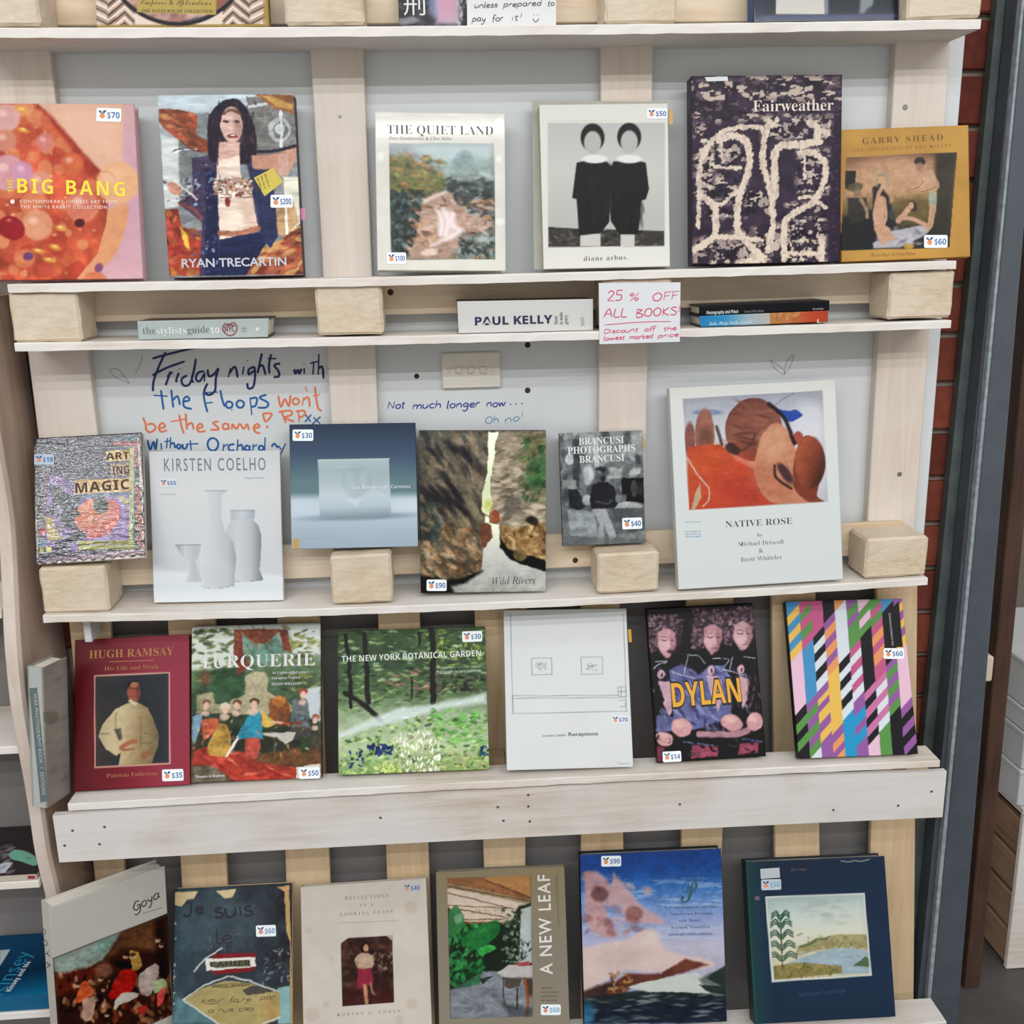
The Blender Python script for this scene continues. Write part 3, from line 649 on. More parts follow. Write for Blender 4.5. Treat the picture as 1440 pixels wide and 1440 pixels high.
def art_singer(A):
    A.organic(0.9, 0.5, con=.1)
    A.z(215, 125, 5.333); A.f('a9b8be'); A.g(['b4c4cc', '8f9a9e', '7c8083'], 500, 60, 500, 600)
    A.p('6f6e6c', [(700, 60), (1060, 60), (1080, 520), (760, 520)]); A.p('6f7474', [(190, 200), (420, 180), (420, 620), (190, 640)], .8, 10)
    A.p('c2c6c2', [(190, 380), (60, 340), (80, 900), (200, 880)], .9, 14); A.p('c9c6b4', [(980, 660), (1100, 660), (1100, 1090), (1000, 1090)], 1, 8)
    A.l('b9bcbc', [(960, 60), (960, 440)], 22); A.l('babdbd', [(700, 140), (850, 110)], 22)
    A.e('9ea2a2', 950, 305, 85, 90); A.e('6a6c6c', 955, 310, 58, 62); A.e('b4b8b8', 950, 300, 36, 40); A.l('c0c4c4', [(960, 160), (965, 440)], 18)
    A.p('8a5a3a', [(760, 40), (1050, 40), (1060, 190), (900, 140)], 1, 6); A.p('c9a054', [(800, 45), (900, 60), (1050, 120), (1050, 160), (930, 130)], .8, 10)
    f1 = A.p('8a4a34', [(45, 150), (200, 160), (330, 200), (330, 340), (440, 400), (430, 470), (300, 460), (150, 350), (50, 260)], 1, 8, sm=1)
    A.b(['a8603e', '5f3a2e', 'c08a5c', '703828', 'b8503a'], 60, 40, 140, 450, 480, 12, 50, .4, (0, 60), .7, 3, f1, 8)
    A.l('d8dce0', [(160, 480), (220, 460), (330, 450)], 8, .9); A.l('402a3a', [(150, 465), (260, 450), (360, 470)], 10, .8)
    f2 = A.p('9a4030', [(85, 900), (190, 900), (220, 1040), (360, 1060), (380, 1330), (350, 1400), (120, 1400)], 1, 8)
    A.b(['7a2c26', 'b85040', '4a2622', 'c9803c', '8a5a34', 'a8382c'], 70, 80, 890, 400, 1400, 14, 60, .45, (20, 120), .75, 4, f2, 8)
    A.p('e0b040', [(200, 1030), (260, 1100), (280, 1210), (240, 1180)], 1, 5)
    f3 = A.p('96543c', [(800, 1200), (960, 1130), (1110, 1010), (1130, 1390), (680, 1395), (760, 1280)], 1, 8)
    A.b(['b86a48', '7a3a2c', 'c89a60', '9a4434', '5a2c24', 'd0a870'], 80, 680, 1000, 1130, 1400, 14, 70, .4, (-60, 0), .7, 6, f3, 8)
    A.p('b58a60', [(890, 880), (1060, 850), (1090, 1000), (990, 1110), (930, 1090)], .9, 8); A.l('e0dccc', [(1000, 880), (1005, 1090)], 18)
    A.p('453a52', [(290, 520), (500, 480), (560, 560), (500, 1400), (350, 1400), (370, 1000), (180, 850), (300, 780)], 1, 6)
    A.p('2e3454', [(700, 500), (820, 520), (900, 640), (940, 1100), (880, 1200), (800, 1100), (740, 760)], 1, 6); A.p('20284c', [(400, 600), (480, 620), (500, 1400), (390, 1400)], .9, 12)
    A.b(['3a5a8c', '8fa8c8', '20284a', '5c4a6a'], 60, 300, 560, 480, 1390, 5, 16, .8, a=.75, seed=8)
    A.b(['c8ccd8', '5a5068', '2c2438'], 40, 80, 680, 340, 860, 8, 24, .4, a=.7, seed=9); A.e('c08068', 160, 750, 60, 40, 40, .9, 8); A.l('d0c8c0', [(160, 690), (250, 760), (330, 830)], 14, .9); A.l('8a4848', [(200, 860), (300, 900), (360, 970)], 30, .8)
    A.p('2b2130', [(520, 90), (620, 75), (700, 140), (760, 280), (780, 470), (720, 560), (500, 560), (420, 520), (410, 300), (440, 170)], 1, 8, sm=1)
    A.b(['3a2c3a', '1c1620', '54424a'], 60, 420, 90, 770, 560, 10, 40, .3, (60, 110), .5, 10)
    A.e('c9a294', 590, 270, 82, 135, -4, 1, 8); A.e('7a5c58', 640, 300, 36, 110, -4, .4, 30); A.p('caa090', [(500, 400), (650, 400), (650, 560), (480, 560)], 1, 12)
    A.e('3a2a30', 545, 245, 24, 11, 0, .9, 5); A.e('3a2a30', 630, 245, 22, 11, 0, .9, 5); A.e('8a3c3c', 598, 355, 42, 16, 5, 1, 5); A.e('e8dcd4', 598, 352, 18, 5, 0, 1, 3)
    A.l('5a3c34', [(520, 190), (590, 160), (660, 190)], 20, .8)
    A.p('dcc6b4', [(480, 540), (650, 500), (660, 640), (740, 760), (750, 850), (790, 1040), (750, 1110), (500, 1130), (490, 850), (480, 700)], 1, 6, sm=0); A.p('b98c78', [(640, 800), (760, 830), (790, 1040), (700, 1060)], .4, 50)
    A.e('a08070', 600, 735, 150, 75, 0, 1, 5); A.b(['d8d0c8', '4a3a34', '8a6a50', '6a3c34'], 50, 460, 670, 740, 800, 8, 22, .7, a=.9, seed=12); A.e('883c30', 560, 850, 22, 36); A.l('2a2024', [(500, 820), (740, 812)], 6, .8)
    A.l('a86850', [(500, 1080), (640, 1085), (790, 1045)], 40, .9); A.e('5a3a30', 560, 1068, 7, 5); A.l('3a2a2a', [(490, 500), (490, 620), (550, 760)], 4, .8)
    A.p('232c4c', [(500, 1130), (790, 1070), (850, 1160), (700, 1400), (500, 1400)], 1, 6); A.n(.12, 120, 30, 3)
    A.p('b98670', [(740, 500), (920, 490), (990, 460), (1070, 430), (1070, 520), (1010, 640), (960, 650), (900, 600), (760, 600)], 1, 8, sm=1); A.l('2a2232', [(720, 460), (870, 470), (1070, 430)], 26, .9)
    for x in (950, 975, 1000): A.l('c4988a', [(x, 500), (x+10, 640)], 22)
s = book('tall book with a dark haired woman in a blue coat posing, second from left', [(237, 390), (427, 386), (412, 131), (222, 133)], .03, .06, .03, art_singer, 'satin', '302024', shelf=zB, spside='R', backcol='402028')
text(s, 'RYAN TRECARTIN', (256, 376), (403, 373), 'b9bcc4', 11.5, '', wt=.02)
patch(s, [(357, 250), (384, 236), (398, 256), (372, 276)][::-1], 'c9b64a', 'yellow_note', s.root, .0003, th=.0002)
for k in range(4): text(s, ('IF YOU SEE', 'IT IN THE', 'STORE ASK', 'PERSON')[k], (364+k*0+(3-k)*5.2, 268-(3-k)*2.8+2), (360+(3-k)*5.2-2, 252-(3-k)*2.8), '4a4428', 2.6, '', par=s.owner, off=.0009)
sticker(s, 396, 283, 31, 18, '$200', 0); text(s, '22-33', (363, 164), (382, 162), '3c3c40', 4)
patch(s, [(421.5, 293), (429, 293), (429, 309), (421.5, 309)][::-1], 'e088b0', 'page_flag', s.root, -.01)

def art_creek(A):
    A.organic(1.2, 0.7, [(547.0, 201.3), (694.7, 201.3), (696.7, 365.0), (550.3, 365.0)], con=.3)
    A.z(520, 150, 6); A.f('d5d2c8'); A.n(.03, 200, seed=2)
    for x, y, a_, b_ in ((120, 70, 60, 8), (700, 66, 60, 9), (90, 420, 30, 40), (1090, 440, 26, 30), (1100, 970, 40, 30), (1090, 120, 30, 26)): A.e('eeeeea', x, y, a_, b_, 0, .6, 14)
    q = [(162, 308), (1048, 308), (1060, 1290), (182, 1290)]; m = A.p('6f7c78', q, 1, 4)
    A.g(['a4b0b2', '96a4a4', '6a7468'], 600, 300, 600, 640, m); A.p('70707a', [(160, 330), (330, 330), (640, 560), (540, 600), (160, 500)], .45, 60, clip=m)
    A.p('6c6a48', [(160, 400), (330, 430), (540, 540), (660, 620), (560, 760), (400, 780), (160, 700)], .95, 30, clip=m)
    A.b(['8a8a4c', '54603a', '9a7248', '4a5236', 'a8784c', '77743c'], 110, 160, 400, 620, 780, 10, 40, .4, (0, 50), .6, 3, m, 10)
    A.e('74868a', 790, 470, 85, 100, 10, .85, 34, clip=m); A.p('788884', [(640, 520), (1050, 420), (1050, 640), (640, 640)], .6, 60, clip=m)
    A.p('434c4a', [(660, 640), (1050, 620), (1060, 980), (860, 900), (740, 820), (650, 760)], .95, 30, clip=m); A.b(['5c6462', '2e3836', '7c8280', '39443e', '8c9494'], 120, 650, 610, 1060, 980, 12, 45, .4, (-40, 30), .6, 4, m, 10)
    A.p('39433f', [(160, 720), (330, 740), (430, 860), (430, 1040), (320, 1260), (160, 1290)], .95, 30, clip=m); A.b(['4e5b5e', '27302c', '647478', '34403a', '1e2624'], 120, 160, 710, 440, 1290, 14, 50, .5, a=.6, seed=5, mask=m, soft=12)
    A.p('a08272', [(560, 720), (680, 720), (760, 860), (980, 960), (1050, 1010), (860, 1080), (640, 1290), (320, 1290), (400, 1090), (440, 820)], .95, 26, clip=m)
    A.b(['b89684', '7c5a48', 'a87a5c', 'c4a898', '60463a', 'c08858'], 170, 330, 780, 1050, 1290, 12, 50, .35, (-20, 50), .6, 6, m, 10)
    A.b(['283230', '3a4844', '5a6a68', '7a8a90'], 80, 760, 1060, 1060, 1290, 14, 40, .4, a=.7, seed=7, mask=m, soft=10); A.e('a9b4b8', 980, 1120, 80, 24, 0, .7, 20, clip=m)
    A.p('c6b4b4', [(580, 880), (700, 880), (740, 1000), (800, 1040), (700, 1120), (580, 1090)], .85, 40, clip=m, sm=1)
    for p_ in ([(640, 720), (540, 760), (460, 800)], [(620, 860), (660, 960), (640, 1080)], [(700, 900), (690, 1000), (760, 1040), (660, 1110), (520, 1170)], [(560, 870), (600, 960), (600, 1080)]): A.l('d8cccc', p_, 26, .6, 26, clip=m)
    A.e('d0b8a8', 500, 1230, 70, 28, -10, .8, 16, clip=m); A.l('c4d0d0', [(940, 560), (1040, 600)], 30, .5, 30, clip=m)
s = book('cream book with a misty rocky creek photograph, in a clear plastic jacket', [(532, 381), (712, 381), (709, 161), (526, 157)], .035, .065, .022, art_creek, 'gloss', 'd0cdc4', shelf=zB)
text(s, 'THE QUIET LAND', (544.5, 188), (693.5, 190), '5c5c5e', 12.5, 'B', wt=-.013)
text(s, 'Peter Dombrovskis & Ellen Miller', (546.5, 196.5), (636, 197.3), '70685c', 4.5, 'I')
sticker(s, 557.5, 363, 27, 16, '$100', 0)

def art_pair(A):
    A.z(740, 135, 5.647); A.f('d4d3ca'); A.l('b8b8b0', [(160, 200), (930, 186)], 3, .7)
    m = A.p('b4b3ae', [(172, 215), (1100, 215), (1098, 1190), (176, 1198)], 1, 12); A.g(['b0afac', 'bcbbb6', 'aeada8'], 500, 200, 500, 1000, m)
    g_ = A.p('3a3734', [(176, 1040), (400, 1052), (1096, 1072), (1096, 1190), (176, 1200)], 1, 8); A.b(['5c5850', '24221f', '6c6860', '45413c'], 130, 170, 1040, 1100, 1200, 10, 34, .35, (-30, 30), .8, 3, g_, 5)
    for x, k in ((500, 0), (800, 1)):      # two plain draped dark figures
        A.r('bdbcb6', x-70+k*20, 1090, x+90+k*-30, 1194, 1, 6)
    A.p('151317', [(400, 530), (480, 510), (640, 520), (680, 560), (660, 1000), (590, 1090), (420, 1108), (400, 820), (365, 810)], 1, 8)
    A.p('131215', [(690, 520), (880, 510), (950, 530), (975, 740), (950, 820), (915, 830), (890, 1100), (740, 1100), (670, 990), (665, 600)], 1, 8)
    A.b(['2a2428', '1c1a22', '0c0b0e'], 50, 420, 560, 930, 1060, 20, 60, .25, (70, 110), .5, 5, None, 16)
    for x, y in ((527, 350), (818, 345)): A.e('1c1a1c', x, y-20, 95, 112, 0, 1, 10); A.e('a9a8a4', x, y+20, 68, 92, 0, 1, 12)
    A.e('d8d7d2', 545, 500, 100, 34, 0, 1, 10); A.e('d8d7d2', 820, 500, 100, 34, 0, 1, 10)
s = book('cream portrait book with a photograph of two dark dressed figures side by side', [(763, 380), (940, 378), (941, 147), (760, 151)], .032, .06, .0245, art_pair, 'satin', 'b3b1a8', shelf=zB, backcol='aeaca2', over=.001)
text(s, 'diane arbus.', (821, 367), (883.5, 365), '55544f', 6.8, 'B', wt=-.01, sp=1.15)
sticker(s, 924, 159.5, 29, 15, '$50', 0, 'dfe4e6')
q = [s.on(*p_, -.0235) for p_ in ((751, 379), (937, 377), (937, 143), (748, 142))]
o = hexa('slip_board', [q[0], q[1], q[1]-s.n*-.0012, q[0]-s.n*-.0012, q[3], q[2], q[2]-s.n*-.0012, q[3]-s.n*-.0012], plain('grey cream card', 'a9a79b', .6, .06, 40), None, 0); put(o, s.root)
patch(s, [(941, 154), (946, 154), (946, 175), (941, 175)][::-1], 'd8a868', 'page_flag', s.root, -.012)

def art_loops(A):
    A.z(965, 100, 5.143); A.f('372b3c'); A.n(.2, 90, seed=2)
    k = (A.noise(60, 34, 5, 3) > .62)*1.0; k2 = (A.noise(50, 60, 9, 3) > .6)*1.0
    top = A.p('372b3c', [(30, 40), (1140, 40), (1140, 330), (30, 420)], 0, 40)
    T = sstep(A.sd([(30, 30), (1150, 30), (1150, 300), (560, 360), (60, 380)]), 60); Bm = sstep(A.sd([(60, 1220), (1000, 1050), (1010, 1420), (30, 1420)]), 60)
    A.mixin(k*T*.55, '7c6a6c'); A.mixin(k2*T*.5, '1a1620'); A.mixin(((A.noise(80, 40, 12) > .72)*1.0)*T*.9, 'c8b4a4')
    A.mixin(k*Bm*.8, 'b09c90'); A.mixin(k2*Bm*.5, '1e1824'); A.mixin((A.noise(60, 70, 22) > .7)*Bm*.8, 'd8c4b0')
    for x0, y0, x1, y1, sd in ((130, 500, 430, 700, 31), (90, 740, 380, 960, 32), (800, 560, 1040, 900, 33), (150, 930, 360, 1070, 34), (720, 950, 1010, 1400, 35), (60, 380, 200, 900, 36), (540, 320, 1060, 500, 37), (430, 850, 620, 1060, 38), (180, 1240, 600, 1400, 39)):
        R_ = sstep(A.sd([(x0, y0), (x1, y0), (x1, y1), (x0, y1)]), 50)
        A.mixin((A.noise(60, 44, sd) > .66)*R_*.8, 'b7a79c'); A.mixin((A.noise(50, 60, sd+50) > .68)*R_*.8, '1c1722'); A.mixin((A.noise(60, 30, sd+90) > .76)*R_*.8, 'd9c6b2')
    c1 = 'd5c2ae'
    def L(P, w_, c=c1):
        w_ *= 1.3
        d0 = A.X.copy(); j = A.noise(18, 18, 77, 2)-.5; j2 = A.noise(16, 16, 78, 2)-.5; A.X = A.X+j*16; Y0 = A.Y; A.Y = A.Y+j2*16
        m_ = A.l(c, P, w_, 1, 4); A.mixin(m_*(A.noise(14, 40, 55, 2) > .66)*.5, 'a08c86'); A.X = d0; A.Y = Y0
    L([(95, 900), (95, 720), (150, 560), (260, 440), (420, 405), (560, 430), (550, 640), (580, 760)], 26); L([(90, 900), (90, 1130)], 22)
    L([(240, 500), (330, 465), (430, 510), (460, 640), (430, 780), (385, 900), (370, 1040), (385, 1180), (500, 1300), (560, 1370)], 38)
    L([(100, 900), (190, 960), (210, 1060), (200, 1200), (60, 1290)], 36); L([(190, 960), (260, 960), (380, 860)], 20); L([(200, 1200), (360, 1200), (540, 1220)], 26)
    L([(600, 370), (560, 520), (560, 700), (610, 860), (620, 1000), (630, 1120), (590, 1300)], 34); L([(640, 900), (640, 700), (640, 600), (690, 540), (840, 530), (960, 510)], 42)
    L([(820, 590), (920, 590), (1000, 660), (1000, 780), (960, 880), (900, 960), (760, 1040), (710, 1120), (710, 1360)], 34); L([(900, 370), (950, 410), (940, 500)], 42); L([(190, 680), (280, 700), (400, 700)], 20); L([(855, 620), (860, 780)], 12)
    L([(660, 350), (620, 400)], 24); L([(820, 920), (900, 910), (1010, 990)], 18); L([(250, 530), (265, 660)], 18); L([(980, 1200), (980, 1380)], 34); L([(730, 1320), (980, 1320)], 24); L([(400, 1390), (560, 1350)], 40); L([(1040, 360), (1035, 460)], 10)
    A.p('2c2234', [(1060, 300), (1130, 300), (1120, 1400), (1030, 1400)], .75, 40); A.p('241c2a', [(480, 190), (1080, 200), (1080, 300), (480, 310)], .35, 40)
    A.b(['5c3a5a', '48304c'], 40, 1050, 500, 1120, 1380, 6, 16, .6, a=.6, seed=40)
s = book('tall dark purple book covered in thick cream abstract painted loops', [(973, 375), (1179, 372), (1186, 108), (973, 112)], .03, .062, .03, art_loops, 'satin', '2e2432', shelf=zB)
text(s, 'Fairweather', (1059, 157), (1172, 155), 'd9cdc0', 15.5, 'B', wt=-.006); text(s, 'Murray Bail', (1133, 167.5), (1172, 166.5), 'a08c80', 5, 'B', wt=-.01)
patch(s, [(991, 108.5), (1023, 107.5), (1024, 113.5), (994, 114.5)][::-1], 'd8dcdc', 'price_sticker', s.root, .0005)

def art_room(A):
    A.organic(0.8, 0.45, [(1190.1, 221.3), (1345.9, 214.2), (1334.8, 348.2), (1181.1, 352.3)])
    A.z(1170, 170, 6.857); A.f('b0823e'); A.n(.06, 300, seed=3); A.e('bf9048', 1200, 150, 500, 200, 0, .4, 200)
    m = A.p('4a3a30', [(138, 352), (1206, 303), (1130, 1222), (76, 1250)], 1, 5)
    A.g(['6a4c3a', 'a88064', 'a5805e', '5c4c34', '2e2a26'], 600, 320, 600, 1100, m); A.e('b58c6c', 640, 500, 330, 180, 0, .7, 160, clip=m); A.e('5e5230', 820, 850, 240, 140, 0, .8, 120, clip=m)
    A.p('35322a', [(1000, 300), (1210, 300), (1140, 1230), (960, 1100)], .9, 50, clip=m); A.p('1c1c22', [(76, 930), (420, 850), (400, 1250), (70, 1250)], .95, 40, clip=m); A.p('1e1c1c', [(130, 480), (230, 480), (220, 640), (125, 660)], .9, 8, clip=m)
    A.p('20242a', [(390, 640), (460, 600), (560, 760), (620, 1000), (560, 1080), (400, 1100)], .9, 20, clip=m); A.p('9c98a0', [(400, 1180), (580, 1060), (840, 1010), (980, 1010), (900, 1100), (660, 1220), (400, 1230)], 1, 16, clip=m)
    A.b(['b4b0b8', '7c7a86', '5c5c66'], 40, 420, 1020, 960, 1220, 20, 50, .4, a=.5, seed=4, mask=A.em(680, 1120, 260, 100), soft=16)
    A.p('8a8070', [(430, 500), (545, 480), (545, 660), (520, 660), (510, 520), (445, 530), (440, 640), (420, 640)], .7, 8)
    A.p('34302a', [(150, 740), (330, 740), (360, 940), (160, 1000)], .9, 20, clip=m); A.e('544c3c', 220, 640, 80, 40, -10, .9, 10); A.e('7a6450', 240, 690, 40, 40, 0, .8, 12)
    A.l('a08468', [(280, 760), (330, 860), (340, 930)], 34, .8, 10)
    for p_, w_ in (([(490, 630), (450, 700), (430, 800)], 40), ([(470, 780), (450, 900), (460, 1010)], 110), ([(460, 1040), (500, 1140)], 100), ([(520, 1050), (580, 1130)], 60), ([(510, 800), (520, 930), (480, 1050)], 26)): A.l('b58a70', p_, w_, 1, 16)
    for p_, w_ in (([(760, 820), (700, 890), (640, 960)], 50), ([(660, 930), (760, 940), (900, 1000)], 40)): A.l('b08870', p_, w_, 1, 14)
    A.e('3a281e', 780, 820, 40, 55, -20, .8, 14); A.e('b08c74', 765, 815, 26, 32)
    for p_, w_ in (([(930, 520), (980, 620)], 110), ([(880, 560), (820, 640), (700, 665)], 22), ([(1010, 630), (850, 685)], 22), ([(975, 660), (970, 800)], 70), ([(960, 800), (940, 980), (910, 1030)], 30), ([(990, 800), (970, 980), (930, 1050)], 26)): A.l('b48c70', p_, w_, .95, 14)
    A.l('5a4434', [(880, 570), (820, 645), (700, 665)], 8, .7, 6); A.l('5a4434', [(1010, 640), (850, 688)], 8, .7, 6); A.l('8e9484', [(970, 720), (975, 780)], 70, 1, 10)
    A.e('38302a', 850, 390, 55, 42, 10, 1, 12); A.e('8a6c5c', 850, 440, 36, 40, 0, .9, 12); A.e('4a5048', 580, 900, 34, 60, 0, .7, 14); A.e('a88468', 570, 760, 22, 34, 0, .8, 8); A.e('b58a38', 740, 1210, 50, 26, 0, .9, 10)
s = book('ochre yellow square book with a dim interior painting of figures, leaning at right end', [(1177, 369), (1355, 364), (1371, 177), (1186, 186)], .045, .08, .012, art_room, 'satin', 'a87c3c', shelf=zB, yaw=(.042, .03, .07, .078))
text(s, 'GARRY SHEAD', (1213, 202.5), (1326, 197), '6b4a22', 8.5, 'B', wt=-.012, sp=1.25); text(s, 'THE APOTHEOSIS OF ERN MALLEY', (1200, 213.2), (1338, 206.5), '8a6430', 4.4, 'B', wt=-.015, sp=1.4)
text(s, 'Sasha Grishin', (1224, 361), (1288, 358.5), '7c5828', 4.5, 'I'); sticker(s, 1316, 339.5, 33, 18, '$60', 0)

# ================================================================ third row
def art_weave(A):
    A.organic(0.7, 0.4)
    A.z(35, 600, 7.024); A.f('2c2c34'); 
    A.p('b4a89c', [(60, 140), (1120, 100), (1240, 1310), (130, 1400)], 1, 4)
    m = A.p('37343f', [(90, 140), (1110, 100), (1170, 1200), (130, 1350)], 1, 4)
    A.p('6c5684', [(240, 480), (1040, 620), (1080, 1120), (520, 1240), (180, 1180)], .95, 14, clip=m); A.n(.15, 60, 20, 4)
    A.b(['8a6aa0', '3a3444', '7c4a50', '8a8a44', '2a4040', '9a5a8a'], 120, 100, 500, 1060, 1240, 16, 60, .25, (-50, 50), .6, 3, m, 6)
    A.p('24282f', [(90, 400), (200, 420), (180, 820), (110, 900)], .8, 20); A.l('8a4a54', [(170, 400), (210, 560), (170, 800)], 18, .7)
    A.p('9a8a3e', [(200, 900), (280, 900), (300, 1020), (380, 1110), (230, 1130)], .8, 10)
    A.e('b0603c', 700, 890, 215, 180, -20, 1, 6); A.p('a84838', [(780, 700), (920, 760), (930, 920), (820, 1060), (640, 1100), (560, 1000), (760, 940), (850, 820)], .95, 8, sm=1); A.e('28282c', 750, 770, 80, 90, 0, 1, 8)
    for y in (920, 960, 1000): A.l('5a2c28', [(470, y), (640, y+20), (860, y-60)], 7, .8)
    A.b(['d0b890', '6a3830'], 20, 640, 900, 900, 1060, 6, 14, .5, a=.8, seed=4)
    A.p('23242b', [(230, 580), (330, 590), (420, 660), (560, 700), (520, 820), (560, 880), (470, 900), (540, 1020), (620, 1060), (560, 1120), (430, 1160), (430, 1250), (340, 1250), (290, 1140), (420, 1090), (500, 1030), (380, 980), (350, 900), (190, 860), (270, 740), (260, 660)], 1, 5)
    A.p('7c6490', [(290, 810), (340, 770), (380, 830), (350, 870)], .9, 6); A.l('6a5a80', [(370, 1150), (400, 1100), (560, 1040)], 8, .9)
    for x0, y0, x1, y1, c in ((1035, 200, 1075, 1190, '8c9048'), (530, 1130, 1080, 1160, '8a8c3c'), (530, 1170, 1080, 1215, '8f9040'), (150, 1190, 190, 1250, '9a9448')): A.r(c, x0, y0, x1, y1, .95, 4)
    A.p('8c8c4a', [(910, 690), (970, 680), (1030, 740), (1000, 770)], .9, 5); A.l('24242a', [(520, 1165), (1080, 1120)], 8); A.l('24242a', [(520, 1225), (1080, 1195)], 8); A.l('24242a', [(1040, 640), (1085, 1190)], 6); A.b(['5a6030', 'a8a858'], 60, 530, 1130, 1070, 1210, 4, 10, .6, a=.7, seed=7)
    zz = lambda x0, y0, x1, y1, n_, a_: [(x0+(x1-x0)*i/n_+(a_ if i % 2 else -a_)*(abs(y1-y0) > abs(x1-x0)), y0+(y1-y0)*i/n_+(a_ if i % 2 else -a_)*(abs(x1-x0) > abs(y1-y0))) for i in range(n_+1)]
    A.l('9a4a3c', zz(1110, 600, 1150, 1200, 9, 14), 26, 1, 4); A.l('1e2026', zz(1150, 600, 1190, 1200, 9, 12), 18, 1, 4); A.l('8a3c34', zz(1080, 190, 1100, 400, 4, 12), 26)
    A.l('6a5a70', zz(150, 1310, 1200, 1220, 22, 12), 16, 1, 4); A.l('2a2c34', zz(140, 1345, 1210, 1255, 22, 12), 22, 1, 4); A.l('8a5460', zz(150, 1330, 1200, 1240, 22, 12), 9, 1, 4)
    A.l('2a5a64', zz(880, 125, 1110, 115, 6, 14), 22); A.l('a04a40', zz(880, 165, 1130, 160, 8, 12), 20)
    # pale word panels
    A.p('a88444', [(490, 530), (1045, 505), (1045, 635), (490, 665)], 1, 5); A.p('b08c48', [(800, 240), (1035, 230), (1035, 330), (800, 340)], 1, 5); A.p('8a6c4c', [(850, 370), (1035, 362), (1035, 470), (850, 478)], 1, 5)
    A.l('26485c', [(480, 680), (1050, 650)], 18); A.l('3c6a70', [(460, 700), (1050, 665)], 6)
    A.e('386878', 170, 1150, 34, 36); A.e('a04848', 170, 1040, 32, 34); A.e('c8b460', 240, 1210, 30, 22)
s = book('small glossy crinkled book with purple and orange folk figures, above the leftmost block', [(55, 798), (210, 787), (193, 613), (43, 620)], 0, 0, .012, art_weave, 'crinkle', 'b4aca4', shelf=blk(8))
text(s, 'MAGIC', (106, 693.5), (182, 687.5), '3c2a28', 14, 'S', sp=1.1); text(s, 'ART', (149, 647), (182, 645), '2c2420', 10, 'S'); text(s, 'ING', (158, 667), (182, 665.5), '4c3c34', 11, 'S'); sticker(s, 62, 646, 28, 15, '$18', 0, 'a9b8cc')

def art_vases(A):
    A.z(205, 625, 6.26); A.f('cbcdcf'); A.g(['c6c9cb', 'd0d2d4', 'cbced1', 'c4c8cc'], 600, 60, 600, 1120)
    A.g(['d6dbdf', 'ccd4da', 'd8dcde'], 600, 1110, 600, 1400, sstep(A.sd([(50, 1110), (1220, 1150), (1220, 1420), (50, 1420)]), 30)); A.e('b4bec6', 150, 1050, 150, 60, 0, .35, 90)
    def body(P, lc='c6ced4', dc='8f9ba4', x0=0, x1=1):
        m_ = A.p('b8bcc0', P, 1, 4); A.g([lc, 'c4c8cb', 'b0b5b9', dc], x0, 0, x1, 0, m_); return m_
    body([(715, 740), (760, 660), (940, 660), (990, 710), (1018, 800), (1012, 1000), (1000, 1100), (1032, 1180), (1020, 1200), (880, 1206), (770, 1200), (720, 1100)], 'b4b9bd', '6c7379', 700, 1040); A.g(['a8b2ba', 'c0c8ce', '97a2aa'], 745, 0, 960, 0, A.p('b4bdc4', [(745, 580), (958, 578), (956, 655), (748, 660)], 1, 4)); A.l('6f7a84', [(745, 580), (960, 578)], 6, .8, 4); A.l('8a949c', [(748, 660), (955, 656)], 5, .7, 4); A.l('87929a', [(955, 580), (955, 655)], 4, .7)
    body([(262, 886), (500, 882), (460, 1000), (430, 1020), (470, 1120), (500, 1210), (355, 1212), (385, 1120), (390, 1020), (330, 990), (285, 930)], '8f969b', 'b4babf', 260, 520); A.l('6f7a84', [(262, 886), (490, 882)], 5, .8, 4)
    body([(520, 410), (710, 408), (668, 450), (664, 620), (690, 750), (770, 860), (798, 1000), (780, 1150), (780, 1240), (690, 1262), (580, 1268), (490, 1250), (495, 1140), (468, 1000), (490, 860), (560, 760), (562, 600), (548, 450)], 'ced2d5', '737b81', 470, 860); A.l('8a959d', [(518, 408), (712, 406)], 7, .9, 4); A.g(['c9d0d5', 'b0bac2'], 0, 900, 0, 1250, A.em(620, 1130, 140, 120, 0, 90), .5)
    A.l('5c656c', [(490, 1250), (600, 1270), (780, 1245)], 4, .6); A.l('5c656c', [(790, 1205), (900, 1208), (1030, 1185)], 5, .7)
s = book('white book with three pale porcelain vases on its cover', [(215, 850), (398, 845), (394, 636), (211, 636)], .03, .065, .012, art_vases, 'satin', 'c0c4c6', shelf=zD, soft=True)
text(s, 'KIRSTEN COELHO', (231, 662.5), (373.5, 661), '6c7076', 17.5, '', sp=1.3); text(s, 'Wendy Walker', (344, 673.5), (372, 673), '9aa0a6', 2.6)
sticker(s, 236.5, 679, 25, 12, '$55', 0, 'd3d8dc'); text(s, 'curated by', (224, 696), (248, 696), 'a0a6aa', 2.4)

